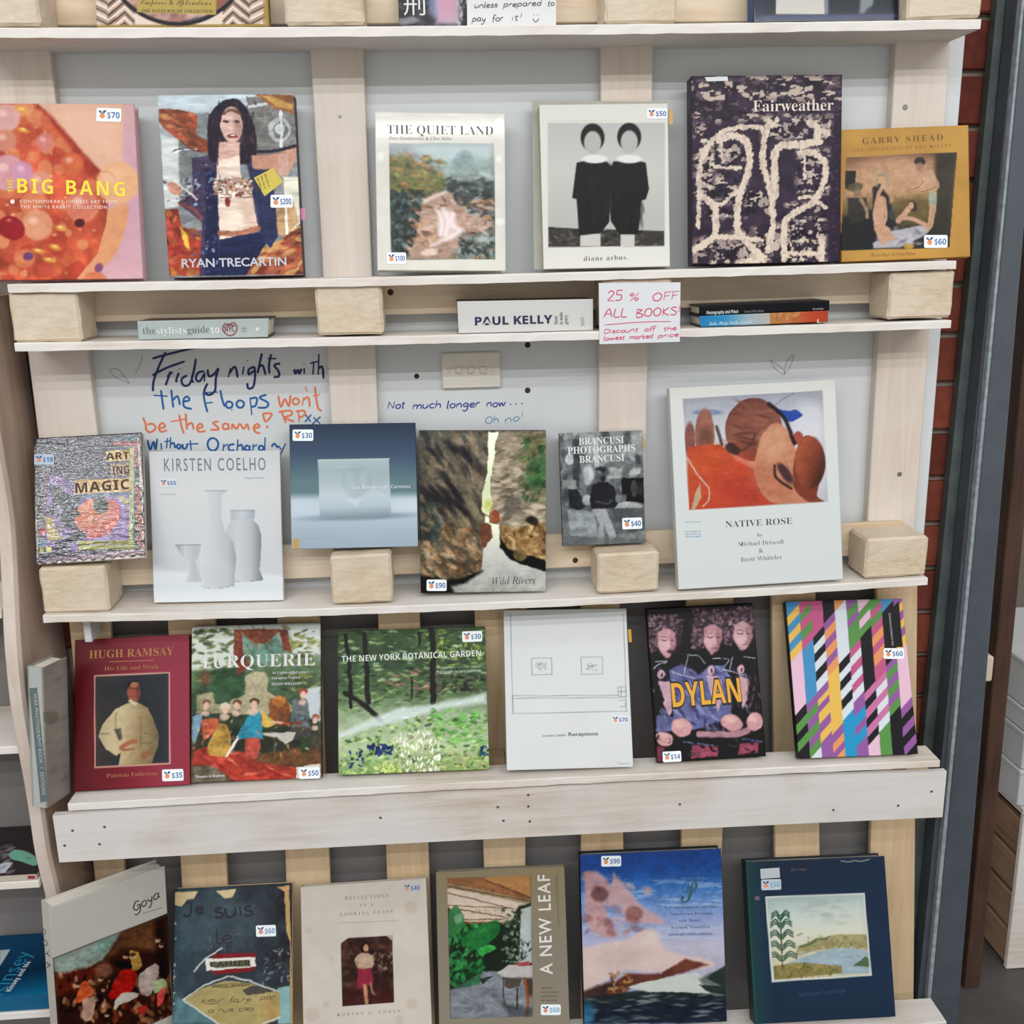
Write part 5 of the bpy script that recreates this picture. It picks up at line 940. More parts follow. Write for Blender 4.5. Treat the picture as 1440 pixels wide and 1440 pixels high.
def art_trio(A):
    A.organic(1.1, 0.6, con=.3)
    A.z(905, 845, 6.126); A.f('1a1418'); A.b(['2c2028', '120e12'], 30, 50, 80, 1000, 700, 40, 90, .6, a=.5, seed=1, soft=30)
    for x, y, k_, fc in ((195, 330, 1.0, 'b08088'), (590, 300, 1.1, 'a47880'), (850, 270, 1.0, 'a88084')):
        A.e('463640', x-10, y-110, 150*k_, 110*k_, 0, .95, 26); A.e('463640', x-110*k_, y-20, 60*k_, 120, 0, .9, 26); A.e('463640', x+95*k_, y-30, 50*k_, 110, 0, .8, 26)
        A.b(['705864', '35282e', '8a6c78', '50404a', '2a2026', '9a7c84'], 150, x-150*k_, y-210*k_, x+140*k_, y-40, 8, 26, .5, a=.55, seed=int(x), soft=5); A.b(['705864', '35282e', '8a6c78'], 50, x-160*k_, y-60, x-70*k_, y+110, 8, 24, .5, a=.55, seed=int(x)+3, soft=5)
        A.p(fc, [(x-70, y-60), (x, y-95), (x+70, y-60), (x+85, y+30), (x+60, y+110), (x+10, y+170), (x-40, y+120), (x-75, y+40)], 1, 16, sm=1); A.e('c8a0a0', x-20, y+40, 46, 70, 10, .55, 26); A.e('7c545c', x+55, y+30, 30, 90, 0, .45, 20)
        A.l('48303a', [(x-42, y+8), (x-14, y+16), (x+8, y+8)], 9, .85, 5); A.l('5c3c44', [(x-44, y-16), (x-10, y-22), (x+10, y-14)], 7, .6, 5); A.l('48303a', [(x+42, y+10), (x+68, y+14)], 8, .8, 5); A.p('c49c9c', [(x+18, y), (x+30, y), (x+46, y+70), (x+20, y+74)], .7, 8); A.l('6c3c48', [(x+4, y+108), (x+46, y+106)], 9, .8, 6)
    A.p('5c6088', [(210, 600), (330, 540), (470, 640), (560, 560), (700, 560), (760, 700), (760, 1000), (460, 1110), (100, 1130), (110, 980), (260, 1000), (240, 700)], .95, 14); A.b(['444a78', '7478a0', '2c2c44', '8488b0', '54406c'], 110, 110, 570, 900, 1120, 16, 56, .3, (30, 80), .6, 3, None, 10)
    A.p('b08a98', [(125, 690), (240, 700), (250, 960), (220, 995), (160, 860)], .95, 8); A.p('b08c98', [(540, 640), (650, 650), (700, 800), (640, 950), (570, 780)], .9, 10); A.p('b48c94', [(830, 640), (920, 690), (900, 830), (850, 930), (800, 700)], .95, 10)
    A.p('2c2026', [(900, 620), (1000, 600), (1010, 970), (900, 960)], .9, 14); A.p('1c171c', [(90, 560), (130, 700), (180, 860), (100, 1000)], .9, 12); A.b(['4c3c40', '6c5c60', '2c2430'], 30, 880, 600, 1000, 960, 10, 30, .3, (60, 110), .7, 5)
    for P in ([(100, 520), (200, 520)], [(220, 430), (340, 460), (480, 480), (530, 540)], [(380, 480), (350, 620)], [(240, 610), (440, 665)], [(600, 500), (730, 500), (700, 560)], [(760, 480), (740, 610)], [(680, 590), (860, 640)], [(860, 480), (970, 490)], [(90, 580), (130, 540), (200, 530)]): A.l('a8aab8', P, 8, .8, 5)
    A.l('2a2430', [(220, 440), (360, 460)], 34, .8, 10); A.l('2a2028', [(620, 460), (800, 450), (960, 430)], 44, .8, 14)
    for x, y in ((150, 630), (580, 600), (840, 590)): A.e('b8949c', x, y, 30, 40, 0, .9, 8); A.e('3c2c34', x+8, y+4, 8, 18)
    for x, y, a_, b_ in ((330, 1090, 90, 80), (760, 1050, 95, 70), (960, 1040, 70, 80), (180, 1190, 80, 60)): A.e('b08084', x, y, a_, b_, 20, 1, 12); A.e('c8a090', x-20, y-30, a_*.5, b_*.4, 10, .6, 24)
    A.l('a87c84', [(480, 1150), (600, 1150), (800, 1150), (900, 1110)], 56, .9, 12); A.p('1c191e', [(250, 1170), (700, 1180), (1010, 1190), (1030, 1330), (110, 1400), (110, 1260), (250, 1250)], .8, 20)
    A.p('94485c', [(420, 1240), (640, 1260), (640, 1340), (400, 1360)], .9, 10); A.p('94485c', [(830, 1230), (990, 1220), (980, 1310), (810, 1320)], .9, 10); A.p('8c4458', [(110, 1250), (180, 1260), (180, 1380), (110, 1390)], .7, 14); A.l('6c7498', [(340, 1210), (600, 1250)], 12, .7); A.l('4c5c8c', [(850, 1190), (1020, 1215)], 14, .8); A.b(['2c2a30', '0e0c10', '4c4450'], 40, 110, 1170, 1020, 1390, 10, 36, .4, a=.6, seed=8)
s = book('dark pink and violet book with three curly haired singers at microphones', [(922, 1075), (1075, 1065), (1060, 850), (912, 857)], .02, .052, .018, art_trio, 'satin', '18141a', shelf=zE2)
text(s, 'DYLAN', (945.5, 996), (1044, 988), '1a1410', 36, 'S', wt=.035, off=.0003); text(s, 'DYLAN', (946.5, 994.5), (1043, 986.5), 'dca02c', 33.5, 'S', off=.0006); sticker(s, 945, 1064, 26, 15, '$14', 3)

def art_bars(A):
    A.z(1098, 835, 6); pal = dict(b='3f86b8', y='e0b050', k='17151c', g='568a48', p='b8537c', l='dcb0c8', w='ccd4dc', u='8a5494', o='e08c58', m='c06a98', c='1f8cc0')
    cols = ['b140y215b290y365b440y520l975k1060g1140k1210g1290k', 'p130g190p270g350p430b890u960g1030u1110g1190u1260g1340w', 'p320k390w460k530w610k690w780u850y900u960y1050u1130y1210u', 'k200u270o350u420o500u570o650y1140u1220o1290u1350o', 'o100w545k625w695k770w850k930w1020c', 'u100g180u240g430p500w570p650w720p790w870u990c1080u1150c1240u', 'l110g180l250g320k790m860k930m1010k1080m1160k1230l', 'g110p170g240p320o400p470o570p700m760w830m900w970m1040w1120g', 'b110k560u620g690u760g840u910g990k', 'u90y160u230y300u370y460l920u1000k1080u1160k1240u1320k']
    import re
    acc = np.zeros(A.c.shape); Y0, X0 = A.Y, A.X
    for dx, dy in ((-1.7, -1.7), (1.7, -1.7), (-1.7, 1.7), (1.7, 1.7)):
        X_, Y_ = X0+dx, Y0+dy; lean = .0745*(Y_-80); cx_ = (X_-52-lean)/99.5; ci = np.clip(np.floor(cx_).astype(int), 0, 9); T = Y_+(cx_-ci-.5)*104; cc = np.zeros(A.c.shape)
        for i, cs in enumerate(cols):
            y0 = -999
            for c, y1 in re.findall(r'([a-z])(\d*)', cs):
                y1 = float(y1) if y1 else 9999; cc[(ci == i) & (T >= y0) & (T < y1)] = hexc(pal[c]); y0 = y1
        acc += cc/4
    A.c[:] = acc
    A.p('17151c', [(905, 160), (995, 60), (1030, 450), (945, 450)], 1, 4)
s = book('bright book patterned with slanting multicoloured stripes, at the right end', [(1125, 1067), (1289, 1062), (1270, 842), (1104, 848)], .018, .052, .018, art_bars, 'satin', '141218', shelf=zE2, step=1.1)
text(s, 'THE COMPLETE PAINTINGS', (1257, 908), (1252, 862), 'b8b8bc', 2.6); sticker(s, 1257, 919, 29, 15, '$60', 0)

# ================================================================ bottom row
def art_crowd(A):
    A.organic(1.5, 0.9, [(72.3, 1347.8), (236.4, 1283.8), (242.2, 1426.7), (213.8, 1440.0), (185.6, 1452.5), (82.5, 1496.2)], con=.3)
    A.z(45, 1215, 6.4); A.f('b3b0a8')
    q_ = [(175, 850), (1225, 440), (1262, 1355), (1080, 1440), (900, 1520), (240, 1800)]; m = A.p('3c2419', q_, 1, 4)
    A.p('7c8c84', [(190, 850), (800, 610), (640, 870), (480, 940), (240, 1000), (200, 960)], .95, 24, clip=m); A.p('5c7c70', [(600, 690), (790, 620), (680, 800), (560, 800)], .7, 30, clip=m); A.p('6c4c34', [(800, 610), (1220, 450), (1220, 800), (800, 760), (640, 900)], .7, 60, clip=m); A.p('20100c', [(1100, 500), (1230, 440), (1260, 1350), (1150, 1200)], .7, 60, clip=m); A.p('6c2c18', [(190, 1000), (500, 930), (700, 880), (640, 1060), (200, 1200)], .7, 50, clip=m); A.e('8c6c60', 640, 960, 80, 70, 0, .5, 40, clip=m)
    A.b(['2c1c14', '7c3c24', '1c1410', '8a5c40', '4a1c14', '5c4430', 'a87c60'], 150, 220, 1000, 1250, 1450, 16, 50, .5, (30, 120), .7, 3, m, 7)
    for pp, c in (([(780, 980), (860, 940), (940, 1000), (900, 1130), (760, 1210), (690, 1190)], '9c1c18'), ([(440, 1080), (480, 1050), (560, 1150), (480, 1220), (390, 1250)], 'b4502c'), ([(960, 1000), (1100, 900), (1140, 980), (1060, 1180), (970, 1150)], '9c8c84'), ([(740, 1240), (820, 1160), (960, 1170), (900, 1230), (800, 1260), (740, 1310)], 'a8a094'), ([(1090, 1060), (1200, 1030), (1200, 1110), (1100, 1160)], '8c9c70'), ([(1130, 1160), (1200, 1100), (1190, 1230), (1130, 1290)], 'b04440'), ([(450, 1220), (560, 1210), (550, 1380), (460, 1400)], 'a08070'), ([(880, 780), (950, 800), (990, 920), (900, 960)], 'a0783c'), ([(740, 880), (860, 880), (900, 920), (860, 950), (750, 930)], '1c1818'), ([(940, 1290), (1040, 1280), (1000, 1370)], '8c2c28')): A.p(c, pp, .95, 8, sm=1, clip=m)
    for x, y, r in ((840, 830, 22), (900, 830, 30), (400, 1090, 26), (620, 1040, 24), (1130, 690, 22), (1160, 730, 24), (640, 1130, 18), (670, 1360, 20)): A.e('b08a6c', x, y, r, r*.8, 0, .9, 8, clip=m); A.e('30201c', x+8, y-14, r, r*.6, 0, .8, 8, clip=m)
s = book('white book with a crowded brown and red battle painting, turned half sideways', [(88, 1550), (244, 1472), (233, 1224), (71, 1283)], 0, 0, .036, art_crowd, 'satin', 'bcb8ae', shelf=zF, yaw=(-.118, .009, .048, -.083), backcol='c0bcb0')
SP = Surf(s.o-s.n*s.t, s.n, s.v); SP.owner = s.root; SP.root = s.root
hand(s, 'Goya', (188, 1283), (226, 1261), 7, 1.5, '34302e', slant=.25); patch(s, [(200, 1284.5), (228, 1276), (228, 1276.8), (200, 1285.3)][::-1], '6c6864')
for k, c in enumerate('GOYA'): text(SP, c, (57+k*2.4, 1306+k*15.5), (59+k*2.4, 1315+k*15.5), '4c4a48', 6, '', name='spine_lettering')

def art_note(A):
    A.organic(0.9, 0.3)
    A.z(230, 1235, 7.026); A.f('30363c'); A.g(['33414a', '2c3038', '28262c'], 100, 300, 1200, 400); A.mixin(A.noise(120, 160, 3)*.5, '4a6068'); A.mixin(A.em(640, 420, 420, 260, 0, 200)*.45, '54646c')
    A.b(['a8b8b8', '5c7c80', 'c0c8c4'], 30, 80, 330, 120, 1300, 6, 18, .6, a=.8, seed=4, soft=5); A.b(['8c9498', '5c646c', 'b0b4b8'], 40, 960, 700, 1240, 1050, 6, 26, .4, a=.5, seed=5, soft=8); A.b(['707c84', '4c5c68'], 30, 380, 540, 880, 720, 8, 30, .3, a=.4, seed=6, soft=10)
    A.p('c8b080', [(50, 145), (340, 130), (300, 200), (230, 210), (180, 280), (50, 260)], 1, 8); A.p('ccb888', [(520, 120), (720, 105), (680, 190), (600, 200)], 1, 8); A.p('b8905c', [(1120, 85), (1240, 70), (1285, 1440), (1255, 1440), (1250, 640), (1215, 520), (1195, 130)], 1, 6)
    A.p('801c24', [(500, 745), (910, 740), (890, 915), (520, 950), (430, 900)], .95, 8); A.p('d0ccc4', [(415, 795), (905, 780), (910, 875), (420, 912)], 1, 6); A.p('5c5c44', [(455, 825), (850, 808), (860, 870), (520, 885), (470, 865)], 1, 6)
    A.p('5c8488', [(130, 1180), (330, 1250), (540, 1440), (90, 1440)], .7, 40); A.p('7ca4a4', [(1130, 1080), (1250, 1060), (1255, 1440), (1130, 1440)], .95, 16)
    A.p('9c8c5c', [(200, 1200), (400, 1080), (640, 1000), (870, 1040), (1100, 1110), (1150, 1150), (1150, 1380), (990, 1460), (560, 1460)], 1, 8); A.e('a08048', 1050, 1300, 90, 120, 0, .6, 60); A.p('4c4844', [(780, 1110), (880, 1060), (1000, 1060), (1090, 1110), (900, 1150), (820, 1150)], 1, 8, sm=1); A.p('3c4850', [(560, 1010), (640, 970), (780, 1000), (700, 1020)], 1, 6)
    for P in ([(195, 1200), (400, 1060), (640, 965), (860, 1015)], [(860, 1020), (1130, 1115)], [(195, 1205), (380, 1330), (560, 1450)], [(980, 1440), (1150, 1375)], [(300, 920), (400, 810), (500, 740), (580, 690)]): A.l('b8bcb8', P, 16, .9, 6, sm=0)
    A.l('4c4024', [(480, 1075), (650, 1070), (850, 1050)], 10, .8, 5); A.l('4c4024', [(690, 1230), (860, 1230)], 5, .8, 4); A.l('4c4024', [(400, 1245), (560, 1240)], 7, .7, 4)
s = book('battered dark blue painted sketchbook with torn cream edges and handwritten title', [(248, 1492), (414, 1482), (407, 1243), (240, 1252)], .012, .045, .015, art_note, 'satin', '8c8468', shelf=zF, backcol='b8a47c')
hand(s, 'Je', (258, 1287), (289, 1284), 10, 3.6, '0a0b0e', slant=0); hand(s, 'suis', (302, 1292), (358, 1287), 14, 3.6, '121418', slant=0); hand(s, 'le', (304, 1327), (329, 1325), 11, 2.4, '14161a', slant=0); text(s, 'CAHIER', (295, 1360), (353, 1357), '24221c', 7, 'S')
hand(s, 'appartenant', (298, 1387), (350, 1385), 2.6, .7, '4c4024')
for a_ in (((282, 1410), (316, 1408), 'sieur'), ((322, 1410), (354, 1408), 'faire'), ((366, 1406), (388, 1404), 'par'), ((292, 1424), (358, 1421), 'a rue des')): hand(s, a_[2], a_[0], a_[1], 4, .8, '4c4024')
sticker(s, 374, 1309, 28, 16, '$60', 2, tint='5c8cb8', fr='d88878')

def art_girl(A):
    A.organic(0.7, 0.5, [(479.5, 1326.5), (489.6, 1319.0), (543.4, 1315.7), (552.0, 1322.8), (554.1, 1410.1), (481.1, 1415.4)])
    A.z(415, 1225, 6.7); A.f('c3baae'); A.n(.03, 220, seed=2)
    for x, y, r in ((160, 1350, 70), (340, 830, 24), (1100, 1250, 50), (1090, 340, 60), (130, 560, 26), (980, 1400, 40), (290, 1260, 30)): A.e('a88c78', x, y, r, r, 0, .28, 24)
    m = A.p('3a221e', [(432, 680), (500, 630), (860, 608), (918, 655), (932, 1240), (443, 1276)], 1, 5); A.b(['4c2c24', '261614', '54362c', '5c4838', '3c2a24'], 110, 430, 620, 930, 1270, 18, 60, .5, a=.5, seed=3, mask=m, soft=14)
    A.b(['7c6458', '94746c', '8a7c68', '6c5c4c'], 34, 730, 780, 920, 960, 8, 30, .4, a=.6, seed=4, mask=m); A.p('4c1c1c', [(445, 1150), (560, 1060), (930, 1150), (932, 1240), (443, 1270)], .5, 40, clip=m)
    A.p('a88c78', [(590, 790), (640, 770), (700, 780), (740, 830), (720, 920), (640, 935), (580, 900), (560, 830)], 1, 8, sm=1); A.p('80283c', [(590, 920), (720, 910), (735, 1060), (690, 1080), (650, 1100), (580, 1110)], 1, 8); A.l('a8785c', [(655, 1080), (665, 1160), (675, 1240)], 34, .95, 8); A.l('94705c', [(710, 1060), (725, 1130), (745, 1160)], 20, .9, 8)
    A.e('2a1814', 655, 725, 42, 50, 0, 1, 8); A.e('a07860', 665, 725, 24, 34, 0, 1, 6); A.l('946c58', [(580, 850), (590, 900), (660, 920)], 16, .8, 6); A.e('946c64', 850, 920, 20, 14, 0, .7, 8); A.p('a89a80', [(860, 608), (925, 600), (920, 655)], 1, 4)
s = book('pale cream book with a small dark portrait of a standing girl in red skirt', [(427, 1481), (607, 1468), (600, 1237), (423, 1250)], .012, .045, .02, art_girl, 'matte', 'b4a898', shelf=zF, backcol='b4a898')
text(s, 'REFLECTIONS', (485, 1265.5), (546, 1262), '84786e', 5, 'B', wt=-.015, sp=1.5); text(s, 'IN A', (506, 1275), (525, 1273.6), '84786e', 4, 'B', wt=-.015, sp=1.5); text(s, 'LOOKING GLASS', (478.5, 1288.5), (552, 1284), '84786e', 5, 'B', wt=-.015, sp=1.5); text(s, 'A CENTENNIAL CELEBRATION OF PHOTOGRAPHS', (475, 1299), (560, 1295.5), 'a0968c', 1.8); text(s, 'MORTON N. COHEN', (473, 1429.5), (563, 1423.5), '84786e', 4.2, 'B', wt=-.015, sp=1.9)
sticker(s, 579, 1248.5, 25, 13, '$40', 2, 'b9b8b8')

def art_patio(A):
    A.organic(0.8, 0.6, [(628.6, 1235.6), (746.4, 1230.8), (749.6, 1429.6), (633.4, 1432.4)])
    A.z(605, 1210, 6.26); A.f('827866'); A.g(['86795f', '80786a', '847c6c'], 600, 100, 600, 1440)
    m = A.p('3c3428', [(148, 160), (885, 130), (905, 1375), (178, 1392)], 1, 4)
    A.p('885c3c', [(148, 150), (700, 120), (885, 170), (885, 350), (148, 215)], .95, 8, clip=m); A.p('a87848', [(480, 130), (885, 120), (885, 320), (700, 240), (480, 170)], .9, 10, clip=m); A.p('8a7c6c', [(330, 135), (560, 130), (800, 200), (885, 250), (885, 200), (700, 130)], .0, 10)
    A.p('c0ac98', [(150, 240), (860, 370), (780, 520), (640, 560), (290, 540), (150, 400)], 1, 8, clip=m); A.p('8c7c60', [(148, 200), (885, 350), (870, 390), (148, 235)], .95, 6, clip=m)
    for P, w_ in (([(150, 285), (740, 430)], 10), ([(150, 395), (700, 420)], 8), ([(270, 430), (690, 510)], 9), ([(290, 520), (660, 520)], 10), ([(148, 225), (880, 360)], 10), ([(480, 170), (880, 330)], 10)): A.l('5c3c28', P, w_, .9, 5, sm=0, clip=m)
    A.b(['8c7c64', '7c684c'], 20, 360, 430, 640, 490, 6, 18, .3, a=.7, seed=2, mask=m, soft=5); A.p('6c4428', [(300, 535), (680, 545), (640, 600), (300, 600)], .9, 8, clip=m)
    A.p('1e2c20', [(160, 560), (700, 560), (780, 400), (880, 380), (880, 480), (780, 900), (600, 970), (420, 980), (180, 1130)], .95, 20, clip=m)
    A.p('a8b0ac', [(800, 430), (890, 400), (895, 900), (780, 900), (790, 640)], .95, 12, clip=m); A.b(['2c3c2c', '40503c', '6c7c68', '8c9884'], 110, 640, 430, 800, 900, 8, 26, .5, a=.7, seed=3, mask=m, soft=5); A.b(['243428', '54645c'], 30, 760, 720, 880, 880, 8, 22, .5, a=.8, seed=4, mask=m)
    A.b(['1f5c34', '2c7a40', '14401f', '3c8c50', '1c4c2c'], 150, 165, 560, 480, 1110, 14, 46, .45, (20, 160), .8, 5, m, 5); A.p('35703f', [(165, 450), (230, 400), (290, 470), (300, 560), (240, 650), (165, 660)], .95, 10, sm=1, clip=m); A.e('7c9c84', 250, 510, 36, 50, 20, .7, 20, clip=m)
    lf = A.p('1f6a34', [(280, 680), (420, 590), (560, 530), (615, 550), (600, 640), (530, 710), (430, 780), (350, 770), (290, 740)], 1, 6, sm=1, clip=m)
    for k in range(8): A.l('4c9c5c', [(320+k*34, 750-k*22), (360+k*34, 640-k*16)], 5, .7, 4, clip=lf)
    A.p('38a048', [(420, 790), (500, 740), (580, 770), (480, 830), (440, 830)], .95, 6, sm=1, clip=m); A.p('2c8440', [(190, 980), (250, 900), (320, 880), (280, 950)], .95, 6, clip=m); A.p('1f6034', [(330, 930), (420, 960), (440, 1010), (340, 980)], .95, 6, clip=m); A.p('386c54', [(330, 1060), (460, 980), (430, 1100), (200, 1130)], .8, 8, clip=m)
    A.p('70767c', [(178, 1140), (430, 1090), (460, 980), (600, 980), (640, 1040), (905, 1020), (905, 1380), (180, 1392)], 1, 10, clip=m); A.b(['848a90', '60666c', '787e84'], 50, 180, 1100, 900, 1390, 30, 90, .25, (-10, 20), .5, 6, m*sstep(A.sd([(178, 1140), (460, 1000), (905, 1050), (905, 1392), (180, 1392)]), 20), 20); A.p('2a302c', [(430, 1040), (550, 1020), (460, 1090)], .9, 8, clip=m)
    A.p('a8a4a0', [(590, 990), (700, 920), (900, 925), (905, 1025), (640, 1030)], 1, 6, clip=m); A.p('a84c54', [(755, 900), (870, 885), (880, 925), (760, 930)], .9, 6, clip=m)
    A.p('4c4038', [(650, 1040), (800, 1040), (790, 1110), (700, 1130), (650, 1110)], .9, 8, clip=m)
    for P, w_, c in (([(640, 1040), (650, 1270)], 14, '4c4440'), ([(765, 1130), (768, 1310)], 16, '3c322c'), ([(830, 1040), (860, 1200), (850, 1380)], 30, '8a4c2c'), ([(650, 1270), (760, 1310)], 8, '5c4438'), ([(860, 1190), (905, 1200)], 20, '8a5438')): A.l(c, P, w_, .95, 5, clip=m)
    A.p('3c2c24', [(840, 1040), (905, 1040), (905, 1180), (870, 1190)], .8, 8, clip=m); A.p('34383c', [(620, 1250), (905, 1300), (905, 1375), (700, 1380)], .6, 40, clip=m)
s = book('taupe book with a leafy patio photograph and title running up the side', [(618, 1463), (801, 1452), (794, 1219), (613, 1227)], .02, .052, .022, art_patio, 'satin', '7c7262', shelf=zF, backcol='6c6454')
text(s, 'A NEW LEAF', (777, 1370), (773, 1230), 'd8d6d0', 17, '', wt=.012, sp=1.15); text(s, 'Curated Houses Where Plants Meet Design', (787, 1303), (783.5, 1230), '5c5448', 3)
for k, w_ in enumerate((16, 24, 22, 22)): text(s, ('JENNIFER', 'HASLAM EDWARDS', 'PHOTOGRAPHS', 'BY NAMED'[:8])[k], (761.5, 1391+k*5.8), (761.5+w_, 1390.5+k*5.8), '584f44', 2.6)
sticker(s, 774.5, 1420, 28, 15, '$60', 0, tint='6c9cc8', fr='d88878')

def art_sea(A):
    A.organic(1.0, 0.4)
    A.z(805, 1185, 5.649); A.g(['123f80', '14488c', '3c6cac', '6884b8', '8c94bc', 'a8a4b8', '9c9cb0'], 600, 80, 640, 980)
    A.mixin((A.noise(260, 26, 3) > .6)*sstep(A.sd([(60, 280), (1200, 280), (1220, 900), (70, 700)]), 90)*.4, 'a4b4cc')
    # plain stand-in: rosy clouds, a pale bank, breaking waves
    A.p('b08484', [(90, 240), (200, 230), (320, 380), (260, 520), (360, 740), (220, 740), (110, 620)], .9, 30, sm=1); A.p('b48c8c', [(330, 240), (480, 420), (580, 520), (740, 630), (560, 640), (440, 640), (380, 500), (280, 500)], .9, 30, sm=1); A.b(['c49c94', '9c6c64', '6c4444', 'ac8080'], 26, 100, 260, 600, 720, 20, 60, .6, a=.5, seed=3, soft=20); A.e('5a3436', 215, 410, 70, 60, 0, .7, 24); A.e('7c4c44', 490, 560, 70, 60, 0, .7, 24)
    A.p('c4aaa4', [(75, 840), (240, 800), (420, 770), (620, 690), (760, 860), (1080, 930), (1090, 990), (700, 1030), (420, 1010), (240, 1110), (75, 1170)], .95, 24, sm=1); A.e('b49890', 380, 900, 200, 90, -10, .5, 60); A.e('ccb8b0', 620, 760, 90, 50, -30, .6, 30)
    A.p('5a2c20', [(440, 1040), (700, 1040), (900, 920), (1080, 970), (900, 1030), (640, 1100), (420, 1160), (300, 1130)], .9, 20); A.p('382420', [(80, 1180), (300, 1100), (460, 1160), (300, 1280), (85, 1250)], .9, 30); A.b(['8c5c3c', 'a87c50', '5c3424'], 40, 290, 1040, 480, 1260, 12, 34, .5, a=.7, seed=4)
    A.p('232c30', [(85, 1240), (480, 1180), (900, 1180), (1210, 980), (1235, 1420), (95, 1440)], .95, 20); A.g(['30423c', '24302f', '1a2434', '1e2a3c'], 600, 1120, 620, 1440, sstep(A.sd([(85, 1260), (480, 1190), (900, 1190), (1210, 1000), (1235, 1440), (95, 1440)]), 20), .8)
    A.p('b0b8b0', [(440, 1150), (560, 1110), (820, 1060), (980, 1030), (1180, 1140), (1000, 1130), (1100, 1200), (900, 1190), (620, 1185)], 1, 8); A.b(['5c6c6c', '8c9894', '1c2830', '3c4c54', '101c2c'], 90, 90, 1200, 1230, 1430, 20, 80, .16, (-14, 10), .5, 5, None, 8); A.e('2c6484', 120, 1360, 60, 90, 0, .8, 40); A.p('2c3a34', [(1000, 1080), (1220, 980), (1230, 1180), (1060, 1170)], .6, 24)
s = book('blue book with rosy clouds above green breaking waves, bottom row', [(823, 1448), (1022, 1436), (1014, 1194), (815, 1202)], .012, .046, .025, art_sea, 'gloss', '0e1420', shelf=zF, backcol='0c0f16', over=.004)
text(s, 'P', (958, 1270), (984, 1266), '2c5468', 30, 'C')
for k, (a_, b_, t_) in enumerate(((934, 1008, 'A Commentary on the'), (942, 1002, 'American Dreams'), (954, 986, 'with Henry'), (944, 998, 'French Nineteen'), (940, 1002, 'nineteenth century paintings'))): text(s, t_, (a_, 1278+k*9.5), (b_, 1276.5+k*9.5), '34507c', 4.2, 'B', wt=-.012)
sticker(s, 859.5, 1211, 28, 15, '$90', 1)

def art_bay(A):
    A.organic(0.7, 0.4, [(1078.5, 1263.0), (1213.7, 1257.9), (1223.6, 1370.2), (1088.7, 1378.4)])
    A.z(1030, 1195, 5.879); A.f('0f2c46'); A.g(['143e38', '123846', '0e2a42', '102c48'], 90, 500, 420, 480); A.g(['0f263c', '122e48', '0f2a40'], 700, 60, 760, 1400, sstep(A.sd([(300, 60), (1250, 50), (1360, 1400), (350, 1430)]), 120), .6)
    A.l('24544c', [(120, 120), (150, 700), (200, 1430)], 14, .6, 12); A.p('c4c8c0', [(270, 388), (1092, 355), (1152, 1042), (325, 1095)], 1, 4)
    m = A.p('b8c4bc', [(285, 400), (1080, 370), (1138, 1030), (345, 1078)], 1, 4); A.g(['94a8a8', 'b4c0b8', 'c4c4b0', 'bcb898'], 600, 380, 640, 860, m)
    A.b(['8c948c', '9ca49c'], 24, 600, 420, 940, 660, 20, 60, .3, (-20, 10), .35, 2, m, 16)
    A.p('948a60', [(540, 800), (700, 740), (860, 700), (1110, 700), (1125, 830), (900, 810), (700, 830), (520, 880)], 1, 10, clip=m); A.b(['a89870', '6c7c54', 'b8a47c', '54683f'], 50, 540, 700, 1120, 830, 10, 34, .3, a=.6, seed=3, mask=m); A.l('546844', [(560, 800), (640, 780), (700, 740), (780, 740)], 22, .8, 8, clip=m)
    A.p('8ca0ac', [(400, 960), (600, 880), (800, 820), (1000, 810), (1125, 840), (1130, 1020), (900, 1030)], 1, 12, sm=0, clip=m); A.b(['a4b4bc', '6c8494', '7c94a0'], 40, 480, 840, 1110, 1010, 10, 40, .16, (-8, 8), .6, 4, m, 6); A.p('4c6040', [(1000, 960), (1100, 880), (1130, 900), (1130, 970)], .95, 8, clip=m)
    A.p('7c7444', [(335, 960), (560, 930), (900, 960), (910, 1020), (345, 1076)], 1, 10, clip=m); A.b(['a46c3c', '5c6434', '8c8450', '4c5030', 'b08050'], 60, 345, 940, 910, 1070, 8, 28, .35, a=.7, seed=5, mask=m)
    A.l('3c3a2c', [(400, 560), (405, 800), (415, 980)], 10, 1, 4, clip=m)
    for k, y in enumerate((520, 590, 680, 770, 860)):
        r = 74+k*12
        for dy in (0, 18, 36): A.l('2f5040', [(398+k*3-r, y+14+dy), (398+k*3-r*.5, y-14+dy), (398+k*3, y+26+dy), (398+k*3+r*.5, y-18+dy), (398+k*3+r, y+6+dy)], 11, .95, 4, clip=m)
    A.e('8a6470', 205, 400, 22, 18, 0, .8, 8)
    A.l('b0a898', [(900, 92), (960, 100), (1010, 90), (1060, 95), (1130, 80)], 8, .8, 4)
s = book('dark navy book with a framed bay landscape and palm tree, bottom right', [(1065, 1441), (1261, 1430), (1242, 1205), (1045, 1213)], .012, .05, .03, art_bay, 'gloss', '0c2c28', shelf=zF, backcol='0a1424', over=.004)
text(s, 'The Colony', (1112, 1225), (1135, 1224), '5c4c50', 4, 'B'); patch(s, [(1069, 1222), (1096, 1220), (1097, 1234), (1070, 1236)][::-1], 'b8bec4', 'blank_sticker', s.root, .0004, th=.0002); sticker(s, 1084.5, 1244, 28, 15, '$50', 2, 'b8c4cc', tint='6c9cc0')
text(s, 'Australian Landscape', (1122, 1402), (1190, 1395), '1c3a5c', 6, 'B'); 

